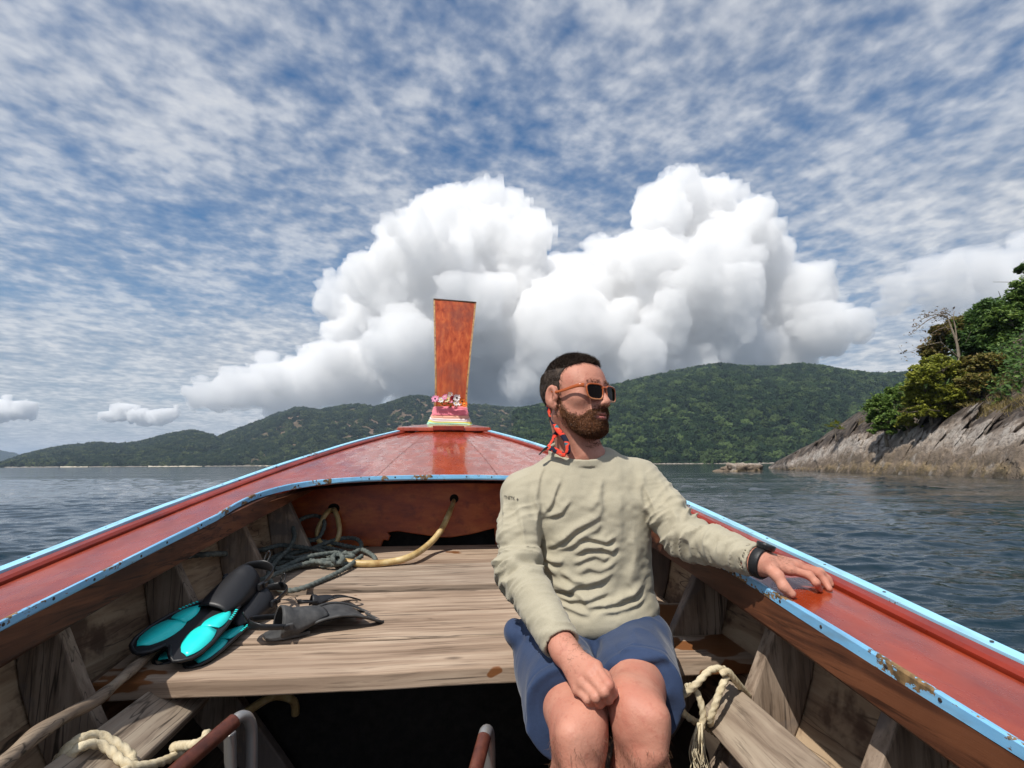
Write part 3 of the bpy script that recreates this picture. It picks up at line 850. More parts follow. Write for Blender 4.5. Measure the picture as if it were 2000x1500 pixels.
# nails along strips
nv, nf = [], []
def nail_mesh():
    v = []; n = 8
    for k in range(n): v.append((0.0032 * math.cos(6.283 * k / n), 0.0032 * math.sin(6.283 * k / n), 0.0))
    for k in range(n): v.append((0.0024 * math.cos(6.283 * k / n), 0.0024 * math.sin(6.283 * k / n), 0.0012))
    f = [tuple(range(n, 2 * n))] + [(k, (k + 1) % n, n + (k + 1) % n, n + k) for k in range(n)]
    me = bpy.data.meshes.new('nail'); me.from_pydata(v, [], f); me.materials.append(M_NAIL); return me
NAIL = nail_mesh()
def nail(parent, p, n, sc=1.0):
    o = bpy.data.objects.new('nail', NAIL); C.objects.link(o); o.parent = parent
    o.location = p; o.rotation_euler = Vector(n).to_track_quat('Z', 'Y').to_euler(); o.scale = (sc, sc, sc)
    return o
L_ = np.concatenate([[0], np.cumsum(np.linalg.norm(np.diff(pa, axis=0), axis=1))])
for q in np.arange(2.6, L_[-1] - 2.6, 0.145):
    q = q + rng.uniform(-0.03, 0.03)
    u = np.interp(q, L_, pa[:, 0]); v = np.interp(q, L_, pa[:, 1]); nn = np.array([np.interp(q, L_, nrm2[:, 0]), np.interp(q, L_, nrm2[:, 1])])
    nail(coaming, (u + nn[0] * 0.0094, v + nn[1] * 0.0094, deck_z(u, v) - 0.007 + rng.uniform(-0.002, 0.002)), (nn[0], nn[1], 0), 1.25)
rails = [o for o in boat.children if o.name.startswith('rail_strip')]
for s, ro in zip((-1, 1), rails):
    for v in np.arange(0.7, 3.9, 0.21):
        v = v + rng.uniform(-0.03, 0.03)
        nail(ro, (s * (HW(v) - 0.009), v, RZ(v) + 0.0136), (0, 0, 1), 1.1)
# foredeck planks
def deck_plank(f0, f1):
    g = 0.0016
    rows = []
    for k in range(9):
        f = f0 + (f1 - f0) * k / 8
        v = 2.5
        for it in range(30): v = 0.5 * v + 0.5 * v_coam(f * (HW(v) - 0.062))
        e = (g if k == 0 else -g if k == 8 else 0)
        col = []
        for t in np.linspace(0, 1, 14):
            vv = v + (VB - v) * t
            u = f * (HW(vv) - 0.062) + e
            col.append((u, vv, deck_z(u, vv) + (0.0008 * math.sin(k * 1.9 + f0 * 9) if 0 < k < 8 else 0)))
        rows.append(col)
    n = 14; verts = [p for r_ in rows for p in r_] + [(p[0], p[1], p[2] - 0.022) for r_ in rows for p in r_]
    N_ = 9 * n; faces = []
    for a in range(8):
        for b in range(n - 1):
            faces.append((a * n + b, a * n + b + 1, (a + 1) * n + b + 1, (a + 1) * n + b))
            faces.append((N_ + a * n + b, N_ + (a + 1) * n + b, N_ + (a + 1) * n + b + 1, N_ + a * n + b + 1))
    for b in range(n - 1):
        faces += [(b, N_ + b, N_ + b + 1, b + 1), (8 * n + b, 8 * n + b + 1, N_ + 8 * n + b + 1, N_ + 8 * n + b)]
    for a in range(8):
        faces += [(a * n, (a + 1) * n, N_ + (a + 1) * n, N_ + a * n), (a * n + n - 1, N_ + a * n + n - 1, N_ + (a + 1) * n + n - 1, (a + 1) * n + n - 1)]
    return mesh_obj('deck_plank', verts, fix(verts, faces), M_RED, boat)
for f0, f1 in ((-0.765, -0.35), (-0.35, 0.35), (0.35, 0.765)): deck_plank(f0, f1)
# deck lining under the seams
verts, faces = [], []
us = np.linspace(-1, 1, 13); vs_ = np.linspace(2.02, VB, 12)
for v in vs_:
    for f in us:
        u = f * (HW(v) - 0.07)
        vv = max(v, v_coam(u) + 0.02) if abs(u) < A0 else v
        verts.append((u, vv, deck_z(u, vv) - 0.040))
for a in range(len(vs_) - 1):
    for b in range(12): faces.append((a * 13 + b, a * 13 + b + 1, (a + 1) * 13 + b + 1, (a + 1) * 13 + b))
mesh_obj('deck_lining', verts, faces, M_STRINGER, boat)
# bow cap and bow post
zb = RZ(VB)
cap = [(-0.335, VB - 0.035, zb + 0.002), (0.335, VB - 0.035, zb + 0.002), (0.325, VB + 0.03, zb + 0.010), (0.21, 4.42, RZ(4.42) - 0.02), (-0.13, 4.42, RZ(4.42) - 0.02), (-0.325, VB + 0.03, zb + 0.010)]
top = [(p[0] * 0.985, p[1] + (0.006 if p[1] < VB else 0), p[2] + 0.040 - 0.012 * abs(p[0]) / 0.33) for p in cap]
verts = cap + top
faces = [(5, 4, 3, 2, 1, 0), (6, 7, 8, 11), (8, 9, 10, 11)] + [(i, (i + 1) % 6, 6 + (i + 1) % 6, 6 + i) for i in range(6)]
bevel(mesh_obj('bow_cap', verts, fix(verts, faces), M_RED, boat), 0.006)
bevel(mesh_obj('bow_cleat', box_verts((0.03, VB - 0.046, zb + 0.024), 0.22, 0.022, 0.030), BOXF, M_REDRIM, boat), 0.003)
def post_at(t):      # centre u, v, z, half width of the post, foot to head
    z = 1.24 + t * (2.405 - 1.24)
    v = 4.42 + 0.02 * t + 0.33 * t ** 1.8
    hw = np.interp(t, [0, 0.06, 0.12, 0.18, 0.26, 0.4, 0.6, 0.8, 1.0], [0.185, 0.160, 0.137, 0.122, 0.120, 0.128, 0.144, 0.161, 0.178])
    u = 0.035 + 0.032 * t
    return u, v, z - 0.010 * 0, hw
verts, faces = [], []
ts = np.linspace(0, 1, 26)
for t in ts:
    u, v, z, hw = post_at(t)
    th = 0.075 - 0.035 * t
    k = 0.030
    for a, b in ((-hw, 0.0), (-hw * 0.5, -0.004), (hw * 0.5, -0.004), (hw, 0.0), (hw, th), (-hw, th)):
        verts.append((u + a, v + b, z - (a / max(hw, .01)) * 0.011 * t))
for a in range(len(ts) - 1):
    for b in range(6): faces.append((a * 6 + b, (a + 1) * 6 + b, (a + 1) * 6 + (b + 1) % 6, a * 6 + (b + 1) % 6))
faces += [tuple(range(6)), tuple(25 * 6 + q for q in range(6))]
post = mesh_obj('bow_post', verts, fix(verts, faces), M_POST, boat)
for s in (-1, 1):
    verts, faces = [], []
    for t in np.linspace(0.10, 1, 24):
        u, v, z, hw = post_at(t); th = 0.075 - 0.035 * t
        z = z - s * 0.011 * t
        for a, b in ((-0.006, -0.0045), (0.008, -0.0045), (0.008, th + 0.004), (-0.006, th + 0.004)): verts.append((u + s * (hw + a), v + b, z))
    for a in range(23):
        for b in range(4): faces.append((a * 4 + b, (a + 1) * 4 + b, (a + 1) * 4 + (b + 1) % 4, a * 4 + (b + 1) % 4))
    faces += [(0, 1, 2, 3), tuple(23 * 4 + q for q in range(4))]
    tr = mesh_obj('edge_trim', verts, fix(verts, faces), M_TRIM, post)
    for t in np.linspace(0.28, 0.95, 6):
        u, v, z, hw = post_at(t); nail(post, (u + s * hw, v - 0.0046, z - s * 0.011 * t), (0, -1, 0), 1.5)
u, v, z, hw = post_at(1.0)
ct = [(u - hw - 0.008, v - 0.006, z + 0.011), (u + hw + 0.008, v - 0.006, z - 0.011), (u + hw + 0.008, v + 0.046, z - 0.011), (u - hw - 0.008, v + 0.046, z + 0.011)]
prism('head_trim', ct, (0, 0, 0.012), M_STRINGER, post)
# hull: planks (strakes) either side
vs_h = list(np.arange(V0, 4.1, 0.22)) + [4.22, 4.36]
NS = 7
def zlev(v, k): return KZ(v) + (RZ(v) - 0.02 - KZ(v)) * (k / NS) ** 1.25
for s in (-1, 1):
    for k in range(NS):
        def sec(v, k=k, s=s):
            z0, z1 = zlev(v, k) + 0.002, zlev(v, k + 1) - 0.002
            out = []
            for q in (0, 0.5, 1):
                z = z0 + (z1 - z0) * q; out.append((s * hull_u(v, z), z))
            for q in (1, 0.5, 0):
                z = z0 + (z1 - z0) * q; out.append((s * max(hull_u(v, z) - 0.024, 0.001), z + 0.004 * (q - 0.5)))
            return out
        loft('hull_plank', sec, vs_h, M_HULL if k > 3 else M_HULL_SHADE, smooth=False)
# ribs
def rib(s, v, z_bot=0.02, th=0.042, extra=0.0, mat=M_RIB):
    """sawn frame against the planking: narrow under the deck, wider towards the bilge"""
    zt = RZ(v) - 0.052
    zs = np.linspace(zt, z_bot, 8)
    inner = [max(HW(v) - 0.095 - extra - 0.50 * (zt - z) - 0.25 * max(0, 0.35 - z), 0.30) for z in zs]
    k = random.Random(int(v * 100) + s)
    poly = [(s * (a + k.uniform(-0.004, 0.004)), v, z) for a, z in zip(inner, zs)]
    outer = [(s * max(hull_u(v, z) - 0.027, abs(inner[-1]) + 0.012), v, z) for z in np.linspace(z_bot, zt, 8)]
    o = prism('rib', poly + outer, (0, th, 0), mat, boat)
    return bevel(o, 0.005)
for v in (-1.9, -1.4, -0.95, -0.5, -0.05, 0.42, 0.95, 1.45, 1.90, 2.30, 2.65): rib(-1, v)
for v in (-1.9, -1.4, -0.95, -0.5, -0.05, 0.25, 0.62, 0.97, 1.32, 1.69, 2.04, 2.42): rib(1, v, extra=0.012)
# platform planks across the bow, rising with the sheer
def plat_z(v): return 0.48 + 0.10 * (v - 1.535)
rows = [(1.535, 1.7365, 0.0, M_PLANKF), (1.7435, 1.950, 0.003, M_PLANKF), (1.960, 2.171, -0.003, M_PLANK), (2.193, 2.471, 0.014, M_PLANK2), (2.478, 2.80, 0.011, M_PLANK)]
for k, (v0, v1, dz, mt) in enumerate(rows):
    if k == 0: segs = [(-0.80, 0.905)]
    elif k == 1: segs = [(-0.815, 0.86)]
    else: segs = [(-(hull_u(v0, plat_z(v0)) - 0.05), hull_u(v0, plat_z(v0)) - 0.05)]
    for u0, u1 in segs:
        th = 0.042 if k < 3 else 0.036
        nU = 24
        verts, faces = [], []
        for a in range(nU + 1):
            u = u0 + (u1 - u0) * a / nU
            e0 = 0.0018 * math.sin(u * 7 + k) + 0.0012 * math.sin(u * 19 + k * 3); e1 = 0.0015 * math.sin(u * 6 + k * 2)
            cup = 0.0012 * math.sin(u * 5 + k * 4)
            for v, dzz in ((v0 + e0, 0), (v1 + e1, 0), (v1 + e1, -th), (v0 + e0, -th)): verts.append((u, v, plat_z(v) + dz + dzz + cup))
        for a in range(nU):
            for b in range(4): faces.append((a * 4 + b, (a + 1) * 4 + b, (a + 1) * 4 + (b + 1) % 4, a * 4 + (b + 1) % 4))
        faces += [(0, 1, 2, 3), tuple(nU * 4 + q for q in range(4))]
        bevel(mesh_obj('platform_plank', verts, fix(verts, faces), mt, boat), 0.004)
# bearers and side pieces under the platform
for v in (1.82, 2.2, 2.6):
    bevel(mesh_obj('bearer', box_verts((0, v, plat_z(v) - 0.085), 1.5, 0.06, 0.07), BOXF, M_FLOOR, boat), 0.004)
# bulkhead under the foredeck
vb_ = 2.82
zt_ = RZ(vb_) - 0.045
hb = lambda z: hull_u(vb_, z) - 0.03
low = [(-0.60, 0.612), (-0.45, 0.606), (-0.40, 0.612), (-0.34, 0.618), (-0.30, 0.606), (-0.275, 0.612), (-0.262, 0.645), (-0.240, 0.640), (-0.232, 0.662), (-0.246, 0.678), (-0.20, 0.684), (-0.10, 0.668), (0.0, 0.652), (0.06, 0.650), (0.16, 0.664), (0.27, 0.690), (0.275, 0.61), (0.35, 0.606), (0.62, 0.606)]
up = [(hb(z), z) for z in np.linspace(0.62, zt_, 5)] + [(-hb(z), z) for z in np.linspace(zt_, 0.62, 5)]
poly = [(u, vb_, z) for u, z in low + up]
bevel(prism('bulkhead', poly, (0, 0.03, 0), M_BULK, boat, label='glossy orange brown bulkhead board with notches cut below'), 0.004)
poly = [(u, vb_ + 0.12, z) for u, z in [(-0.6, 0.2), (0.6, 0.2)] + up]
prism('light_block_bulkhead', poly, (0, 0.02, 0), M_FLOOR, boat)  # added behind the bulkhead so no light gets in from the bow
prism('light_block_board', [(-0.7, 1.98, 0.02), (0.7, 1.98, 0.02), (0.84, 1.98, plat_z(1.98) - 0.05), (-0.84, 1.98, plat_z(1.98) - 0.05)], (0, 0.02, 0), M_FLOOR, boat)  # added dark board, blocks light so the space under the seat stays black
# floor boards
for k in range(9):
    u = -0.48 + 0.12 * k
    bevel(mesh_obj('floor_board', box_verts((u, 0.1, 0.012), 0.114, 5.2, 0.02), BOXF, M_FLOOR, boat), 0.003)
# long riser beams along both sides, sloping up towards the stern
def beam_between(name, a, b, wdir, w, th, mat, parent, **k):
    a, b = np.array(a, float), np.array(b, float)
    d = (b - a) / np.linalg.norm(b - a); wd = np.array(wdir, float); wd -= d * (wd @ d); wd /= np.linalg.norm(wd)
    nn = np.cross(d, wd)
    verts = [tuple(p + wd * i * w / 2 + nn * j * th / 2) for p in (a, b) for i in (-1, 1) for j in (-1, 1)]
    faces = [(0, 1, 3, 2), (4, 6, 7, 5), (0, 4, 5, 1), (2, 3, 7, 6), (0, 2, 6, 4), (1, 5, 7, 3)]
    return bevel(mesh_obj(name, verts, fix(verts, faces), mat, parent, **k), 0.006)
def Bw(w):
    u, v = to_boat(w[0], w[1]); return np.array([u, v, w[2]])
RB0, RB1 = Bw(P(1404, 1374, 1.42)), Bw(P(1640, 1610, 0.96))
beam_between('riser_beam', RB0, RB1, np.cross(RB1 - RB0, np.array([0.07, 0, 1.0]) - RB0) + np.array([0.0, 0.0, 0.02]), 0.112, 0.042, M_RISER, boat)
LBw0, LBw1 = P(372, 1345, 1.62), P(100, 1575, 1.06)
LB0, LB1 = Bw(P(372, 1345, 1.62)), Bw(P(100, 1575, 1.06))
beam_between('riser_beam', LB0, LB1, np.cross(LB1 - LB0, np.array([0.07, 0.3, 1.5]) - LB0), 0.118, 0.045, M_RISER, boat)
# small diagonal prop below the right beam and slips beside the ribs
beam_between('prop', Bw(P(1440, 1470, 1.36)), Bw(P(1425, 1640, 1.30)), (1, 0, 0.1), 0.05, 0.05, M_RIB, boat)
# ================================================================== PERSON (distance functions -> surfaces)
f32 = np.float32
def smin(a, b, k):
    h = np.clip(0.5 + 0.5 * (b - a) / k, 0, 1)
    return b + (a - b) * h - k * h * (1 - h)
def smax(a, b, k): return -smin(-a, -b, k)
def far(p, c, r):
    """constant lower bound when the whole block of points is well away from this piece"""
    m = (p[0] + p[-1]) * 0.5; e = 0.5 * float(np.linalg.norm(p[-1] - p[0]))
    if e > 0.2: return None
    d = float(np.linalg.norm(m - c)) - r - e
    return np.full(len(p), d, f32) if d > 0.075 else None
def rcone(p, a, b, ra, rb):
    """tapered limb from a to b"""
    a = np.asarray(a, f32); ba = np.asarray(b, f32) - a
    lb = far(p, a + 0.5 * ba, 0.5 * math.sqrt(float(ba @ ba)) + max(ra, rb))
    if lb is not None: return lb
    pa_ = p - a
    t = np.clip(pa_ @ ba / float(ba @ ba), 0, 1)
    d = pa_ - t[:, None] * ba
    return np.sqrt((d * d).sum(1)) - (ra + (rb - ra) * t)
def ell(p, c, r, ax=None):
    c = np.asarray(c, f32)
    lb = far(p, c, max(r))
    if lb is not None: return lb
    q = p - c
    if ax is not None: q = q @ np.asarray(ax, f32)
    r = np.asarray(r, f32)
    k0 = np.sqrt(((q / r) ** 2).sum(1)); k1 = np.sqrt(((q / (r * r)) ** 2).sum(1))
    return k0 * (k0 - 1) / np.maximum(k1, 1e-6)
def chain(p, pts, rs, k=0.008):
    d = None
    for i in range(len(pts) - 1):
        e = rcone(p, pts[i], pts[i + 1], rs[i], rs[i + 1])
        d = e if d is None else smin(d, e, k)
    return d
def near(p, c, r):
    """None if the block of points is close enough to the sphere to matter, else a lower bound of the distance"""
    m = p.mean(0); e = np.abs(p - m).max() * 1.75
    d = float(np.linalg.norm(m - np.asarray(c)))
    return None if d - e < r else np.sqrt(((p - np.asarray(c, f32)) ** 2).sum(1)) - r + 0.02
def unit(v): v = np.asarray(v, float); return v / np.linalg.norm(v)

# ---- joints in the world
NECK = P(1137, 886, 1.600)
SH_R, EL_R, WR_R = P(1021, 966, 1.590), P(1010, 1112, 1.475), P(1104, 1272, 1.238)
SH_L, EL_L, WR_L = P(1250, 940, 1.615), P(1340, 1046, 1.475), P(1484, 1098, 1.30)
HIP_R, HIP_L = P(1084, 1250, 1.56), P(1226, 1247, 1.56)
HIP_R[2] = HIP_L[2] = 0.528
KN_R, KN_L = P(1132, 1442, 1.150), P(1253, 1410, 1.140)
AN_R, AN_L = KN_R + np.array([-0.010, 0.05, -0.355]), KN_L + np.array([0.015, 0.04, -0.385])
AN_R[2] = AN_L[2] = 0.09
TOE_R, TOE_L = AN_R + np.array([-0.03, -0.16, -0.045]), AN_L + np.array([0.03, -0.16, -0.045])
for k, v in dict(NECK=NECK, SH_R=SH_R, EL_R=EL_R, WR_R=WR_R, SH_L=SH_L, EL_L=EL_L, WR_L=WR_L, HIP_R=HIP_R, HIP_L=HIP_L, KN_R=KN_R, KN_L=KN_L).items(): pass
# ---- head frame
HC = P(1124, 775, 1.575)
HY = rad(42)
hf = unit((math.sin(HY), -math.cos(HY), 0.02)); hu = unit(np.array([0.02, 0.03, 1.0]) - hf * (np.array([0.02, 0.03, 1.0]) @ hf)); hl = np.cross(hu, hf)      # forward, up, his left
HM = np.stack([hf, hl, hu], 1).astype(f32)              # columns
def to_head(p): return (p - HC.astype(f32)) @ HM
def from_head(q): return HC + np.asarray(q, float) @ HM.T.astype(float)
def head_q(q):
    """q = (forward, left, up) in the head's own frame"""
    a = q.copy(); a[:, 1] = np.abs(a[:, 1])
    d = ell(q, (-0.014, 0, 0.030), (0.097, 0.076, 0.084))
    d = smin(d, ell(q, (0.030, 0, 0.020), (0.058, 0.062, 0.070)), 0.03)
    d = smin(d, ell(q, (0.026, 0, -0.045), (0.062, 0.056, 0.066)), 0.030)
    d = smin(d, rcone(a, (0.000, 0.050, -0.048), (0.058, 0.022, -0.088), 0.020, 0.020), 0.022)
    d = smin(d, rcone(q, (0.066, -0.010, -0.087), (0.066, 0.010, -0.087), 0.022, 0.022), 0.020)
    d = smin(d, ell(a, (0.052, 0.040, -0.012), (0.024, 0.022, 0.020)), 0.022)           # cheekbones
    d = smin(d, rcone(a, (0.0815, 0.0, 0.022), (0.067, 0.038, 0.026), 0.012, 0.010), 0.014)      # brow
    d = smax(d, -ell(a, (0.094, 0.031, 0.002), (0.020, 0.017, 0.013)), 0.012)          # eye hollows
    d = smin(d, ell(a, (0.066, 0.031, 0.000), (0.0145, 0.0145, 0.0125)), 0.004)        # eyeballs under lids
    d = smin(d, rcone(q, (0.086, 0, 0.012), (0.1105, 0, -0.026), 0.0075, 0.0105), 0.010)         # nose
    d = smin(d, ell(a, (0.097, 0.0115, -0.031), (0.0125, 0.0085, 0.0085)), 0.006)
    d = smax(d, -ell(a, (0.099, 0.0068, -0.0405), (0.006, 0.0036, 0.0045)), 0.003)
    d = smin(d, ell(q, (0.082, 0, -0.054), (0.013, 0.030, 0.018)), 0.014)              # mouth mound
    d = smin(d, ell(q, (0.0915, 0, -0.0565), (0.0070, 0.022, 0.0052)), 0.004)          # lips
    d = smin(d, ell(q, (0.0905, 0, -0.0675), (0.0085, 0.019, 0.0062)), 0.004)
    d = smax(d, -ell(q, (0.0995, 0, -0.0620), (0.010, 0.026, 0.0013)), 0.003)
    # ears
    e = ell(a, (-0.016, 0.081, -0.006), (0.0195, 0.0085, 0.0320), np.array([[0.966, 0.20, 0.16], [-0.22, 0.972, 0.06], [-0.14, -0.09, 0.985]]))
    e = smin(e, ell(a, (-0.008, 0.077, -0.034), (0.0105, 0.0065, 0.0115)), 0.006)
    e = smax(e, -ell(a, (-0.0125, 0.0945, -0.003), (0.0125, 0.0125, 0.0215)), 0.003)
    e = smin(e, ell(a, (-0.021, 0.0835, -0.006), (0.0030, 0.0045, 0.0150)), 0.003)
    e = smin(e, ell(a, (0.0005, 0.0775, -0.010), (0.0045, 0.0050, 0.0075)), 0.004)
    d = smin(d, e, 0.005)
    return d
NECK_T = from_head((-0.022, 0, -0.062))
def f_head(p):
    b = near(p, HC + np.array([0, 0, -0.02]), 0.19)
    if b is not None: return b
    d = head_q(to_head(p))
    nb = rcone(p, NECK_T, NECK + np.array([0, 0.012, -0.01]), 0.0565, 0.066)
    d = smin(d, nb, 0.018)
    d = smin(d, rcone(p, from_head((-0.016, -0.052, -0.055)), NECK + np.array([-0.005, -0.050, -0.004]), 0.012, 0.012), 0.020)      # neck muscle
    return d
# ---- torso under the cloth
TZ = [0.40, 0.50, 0.58, 0.66, 0.74, 0.82, 0.90, 0.96, 1.00, 1.04]
TA = [0.150, 0.168, 0.160, 0.150, 0.150, 0.156, 0.163, 0.150, 0.105, 0.060]
TB = [0.100, 0.118, 0.118, 0.116, 0.112, 0.112, 0.110, 0.095, 0.075, 0.055]
TX_ = [0.216, 0.219, 0.221, 0.222, 0.220, 0.216, 0.210, 0.205, 0.201, 0.199]
TY = [1.620, 1.620, 1.612, 1.604, 1.600, 1.598, 1.600, 1.605, 1.608, 1.608]
_tz = np.linspace(0.36, 1.08, 400)
def _sm(y):
    d = np.interp(_tz, TZ, y); k = np.exp(-np.linspace(-2.5, 2.5, 61) ** 2); k /= k.sum()
    return np.convolve(np.pad(d, 30, mode='edge'), k, 'valid')
TA, TB, TX, TY = _sm(TA), _sm(TB), _sm(np.array(TX_)), _sm(TY)
TZ = _tz
def f_trunk(p, grow=0.0):
    z = p[:, 2]
    a = np.interp(z, TZ, TA).astype(f32) + grow; b = np.interp(z, TZ, TB).astype(f32) + grow
    x = (p[:, 0] - np.interp(z, TZ, TX).astype(f32)) / a; y = (p[:, 1] - np.interp(z, TZ, TY).astype(f32)) / b
    rr = (np.abs(x) ** 2.4 + np.abs(y) ** 2.4) ** (1 / 2.4)
    g = np.sqrt((x / a) ** 2 + (y / b) ** 2) / np.maximum(np.sqrt(x * x + y * y), 1e-4)
    d = (rr - 1) / np.maximum(g, 1e-3)
    d = np.maximum(d, z - 1.03 - grow); d = np.maximum(d, 0.44 - z - grow)
    return d * 0.85
def f_shoulders(p, g=0.0):
    d = rcone(p, NECK + np.array([-0.03, 0.01, -0.035]), SH_R + np.array([0.010, 0.0, -0.006]), 0.048 + g, 0.046 + g)
    d = smin(d, rcone(p, NECK + np.array([0.03, 0.01, -0.035]), SH_L + np.array([-0.010, 0.0, -0.006]), 0.048 + g, 0.046 + g), 0.04)
    return d
# ---- hands
def hand(p, wr, kn, pip, tip, th, r0=1.0, palm_k=0.014, fore=None):
    d = rcone(p, fore, wr, 0.040, 0.0275)
    pal = None
    for k_, w_ in zip(kn, (0.0, 0.33, 0.66, 1.0)):
        e = rcone(p, wr, k_, 0.0205, 0.0125 - 0.0012 * w_)
        pal = e if pal is None else smin(pal, e, palm_k)
    d = smin(d, pal, 0.016)
    for i in range(4):
        s = (1.0, 1.02, 0.97, 0.86)[i] * r0
        f_ = chain(p, [kn[i], pip[i], *tip[i]], [0.0108 * s, 0.0094 * s] + [0.0084 * s, 0.0070 * s][2 - len(tip[i]):], 0.006)
        f_ = smin(f_, ell(p, kn[i], (0.0112 * s,) * 3), 0.006)
        d = smin(d, f_, 0.0045)
    t_ = chain(p, th, [0.0165, 0.0122, 0.0108, 0.0085], 0.008)
    d = smin(d, t_, 0.009)
    return d
def on_rail(x, y, lift=0.008):
    Yv = 1.28
    for it in range(20):
        w = P(x, y, Yv); u, v = to_boat(w[0], w[1]); z = RZ(v) - 0.003 + lift
        w2 = Pz(x, y, z); Yv = 0.5 * Yv + 0.5 * w2[1]
    return P(x, y, Yv)
fi, fm = on_rail(1601, 1151), on_rail(1620, 1150)
L_kn = [P(1543, 1113, 1.283), P(1553, 1107, 1.303), P(1560, 1105, 1.323), P(1562, 1106, 1.342)]
L_pip = [P(1581, 1124, 1.272), P(1597, 1120, 1.298), P(1602, 1117, 1.325), P(1596, 1117, 1.350)]
L_tip = [[P(1594, 1138, 1.262), fi], [P(1612, 1136, 1.290), fm], [P(1617, 1131, 1.325), P(1624, 1142, 1.322)], [P(1608, 1128, 1.356), P(1616, 1138, 1.358)]]
L_th = [P(1500, 1108, 1.285), P(1519, 1125, 1.258), P(1531, 1146, 1.245), P(1547, 1160, 1.238)]
R_kn = [P(1164, 1303, 1.158), P(1153, 1319, 1.150), P(1140, 1334, 1.153), P(1128, 1346, 1.163)]
R_pip = [P(1189, 1338, 1.115), P(1180, 1352, 1.111), P(1164, 1362, 1.118), P(1148, 1366, 1.131)]
R_tip = [[P(1197, 1355, 1.128), P(1186, 1362, 1.145)], [P(1188, 1366, 1.125), P(1176, 1370, 1.143)], [P(1172, 1374, 1.133), P(1162, 1374, 1.150)], [P(1154, 1376, 1.143), P(1146, 1376, 1.158)]]
R_th = [P(1128, 1283, 1.225), P(1156, 1300, 1.198), P(1182, 1322, 1.168), P(1198, 1348, 1.143)]
def f_hand_r(p):
    b = near(p, P(1140, 1315, 1.18), 0.14)
    if b is not None: return b
    return hand(p, WR_R, R_kn, R_pip, R_tip, R_th, fore=EL_R * 0.45 + WR_R * 0.55)
def f_hand_l(p):
    b = near(p, P(1540, 1115, 1.30), 0.16)
    if b is not None: return b
    return hand(p, WR_L, L_kn, L_pip, L_tip, L_th, r0=0.93, fore=EL_L * 0.45 + WR_L * 0.55)
def f_arms(p):
    d = chain(p, [SH_R, EL_R, WR_R], [0.050, 0.040, 0.0275], 0.02)
    return np.minimum(d, chain(p, [SH_L, EL_L, WR_L], [0.050, 0.040, 0.0275], 0.02))
def leg(p, hip, kn, an, toe, s):
    th = unit(kn - hip)
    mid = hip * 0.45 + kn * 0.55
    d = chain(p, [hip, mid + np.array([0, 0, 0.004]), kn + np.array([0, 0.05, 0.010])], [0.074, 0.070, 0.057], 0.03)
    d = smin(d, ell(p, kn + np.array([0, -0.004, 0.004]), (0.050, 0.048, 0.056)), 0.028)          # kneecap mass
    d = smin(d, rcone(p, kn + np.array([s * 0.018, -0.030, 0.018]), kn + np.array([s * 0.014, -0.038, -0.030]), 0.026, 0.024), 0.02)
    d = smin(d, ell(p, kn + np.array([-s * 0.022, 0.03, 0.03]), (0.030, 0.055, 0.034)), 0.025)    # inner thigh muscle over the knee
    calf = kn + np.array([s * 0.004, 0.045, -0.12])
    d = smin(d, chain(p, [kn + np.array([0, 0.012, -0.02]), calf, an], [0.050, 0.053, 0.035], 0.03), 0.02)
    d = smin(d, rcone(p, kn + np.array([0, -0.030, -0.05]), an + np.array([0, -0.015, 0.03]), 0.026, 0.022), 0.022)   # shin
    d = smin(d, chain(p, [an + np.array([0, 0.03, -0.045]), an + np.array([0, -0.05, -0.03]), toe], [0.034, 0.036, 0.022], 0.02), 0.02)
    return d
def f_legs(p):
    b = near(p, (KN_R + KN_L) / 2 + np.array([0, 0.18, -0.1]), 0.66)
    if b is not None: return b
    return np.minimum(leg(p, HIP_R, KN_R, AN_R, TOE_R, -1), leg(p, HIP_L, KN_L, AN_L, TOE_L, 1))
def f_body(p):
    p = p.astype(f32)
    d = f_head(p)
    d = smin(d, smin(f_trunk(p, -0.016), f_shoulders(p, -0.014), 0.03), 0.03)
    d = smin(d, f_arms(p), 0.012)
    d = smin(d, f_legs(p), 0.010)
    d = np.minimum(d, f_hand_r(p)); d = np.minimum(d, f_hand_l(p))
    return d

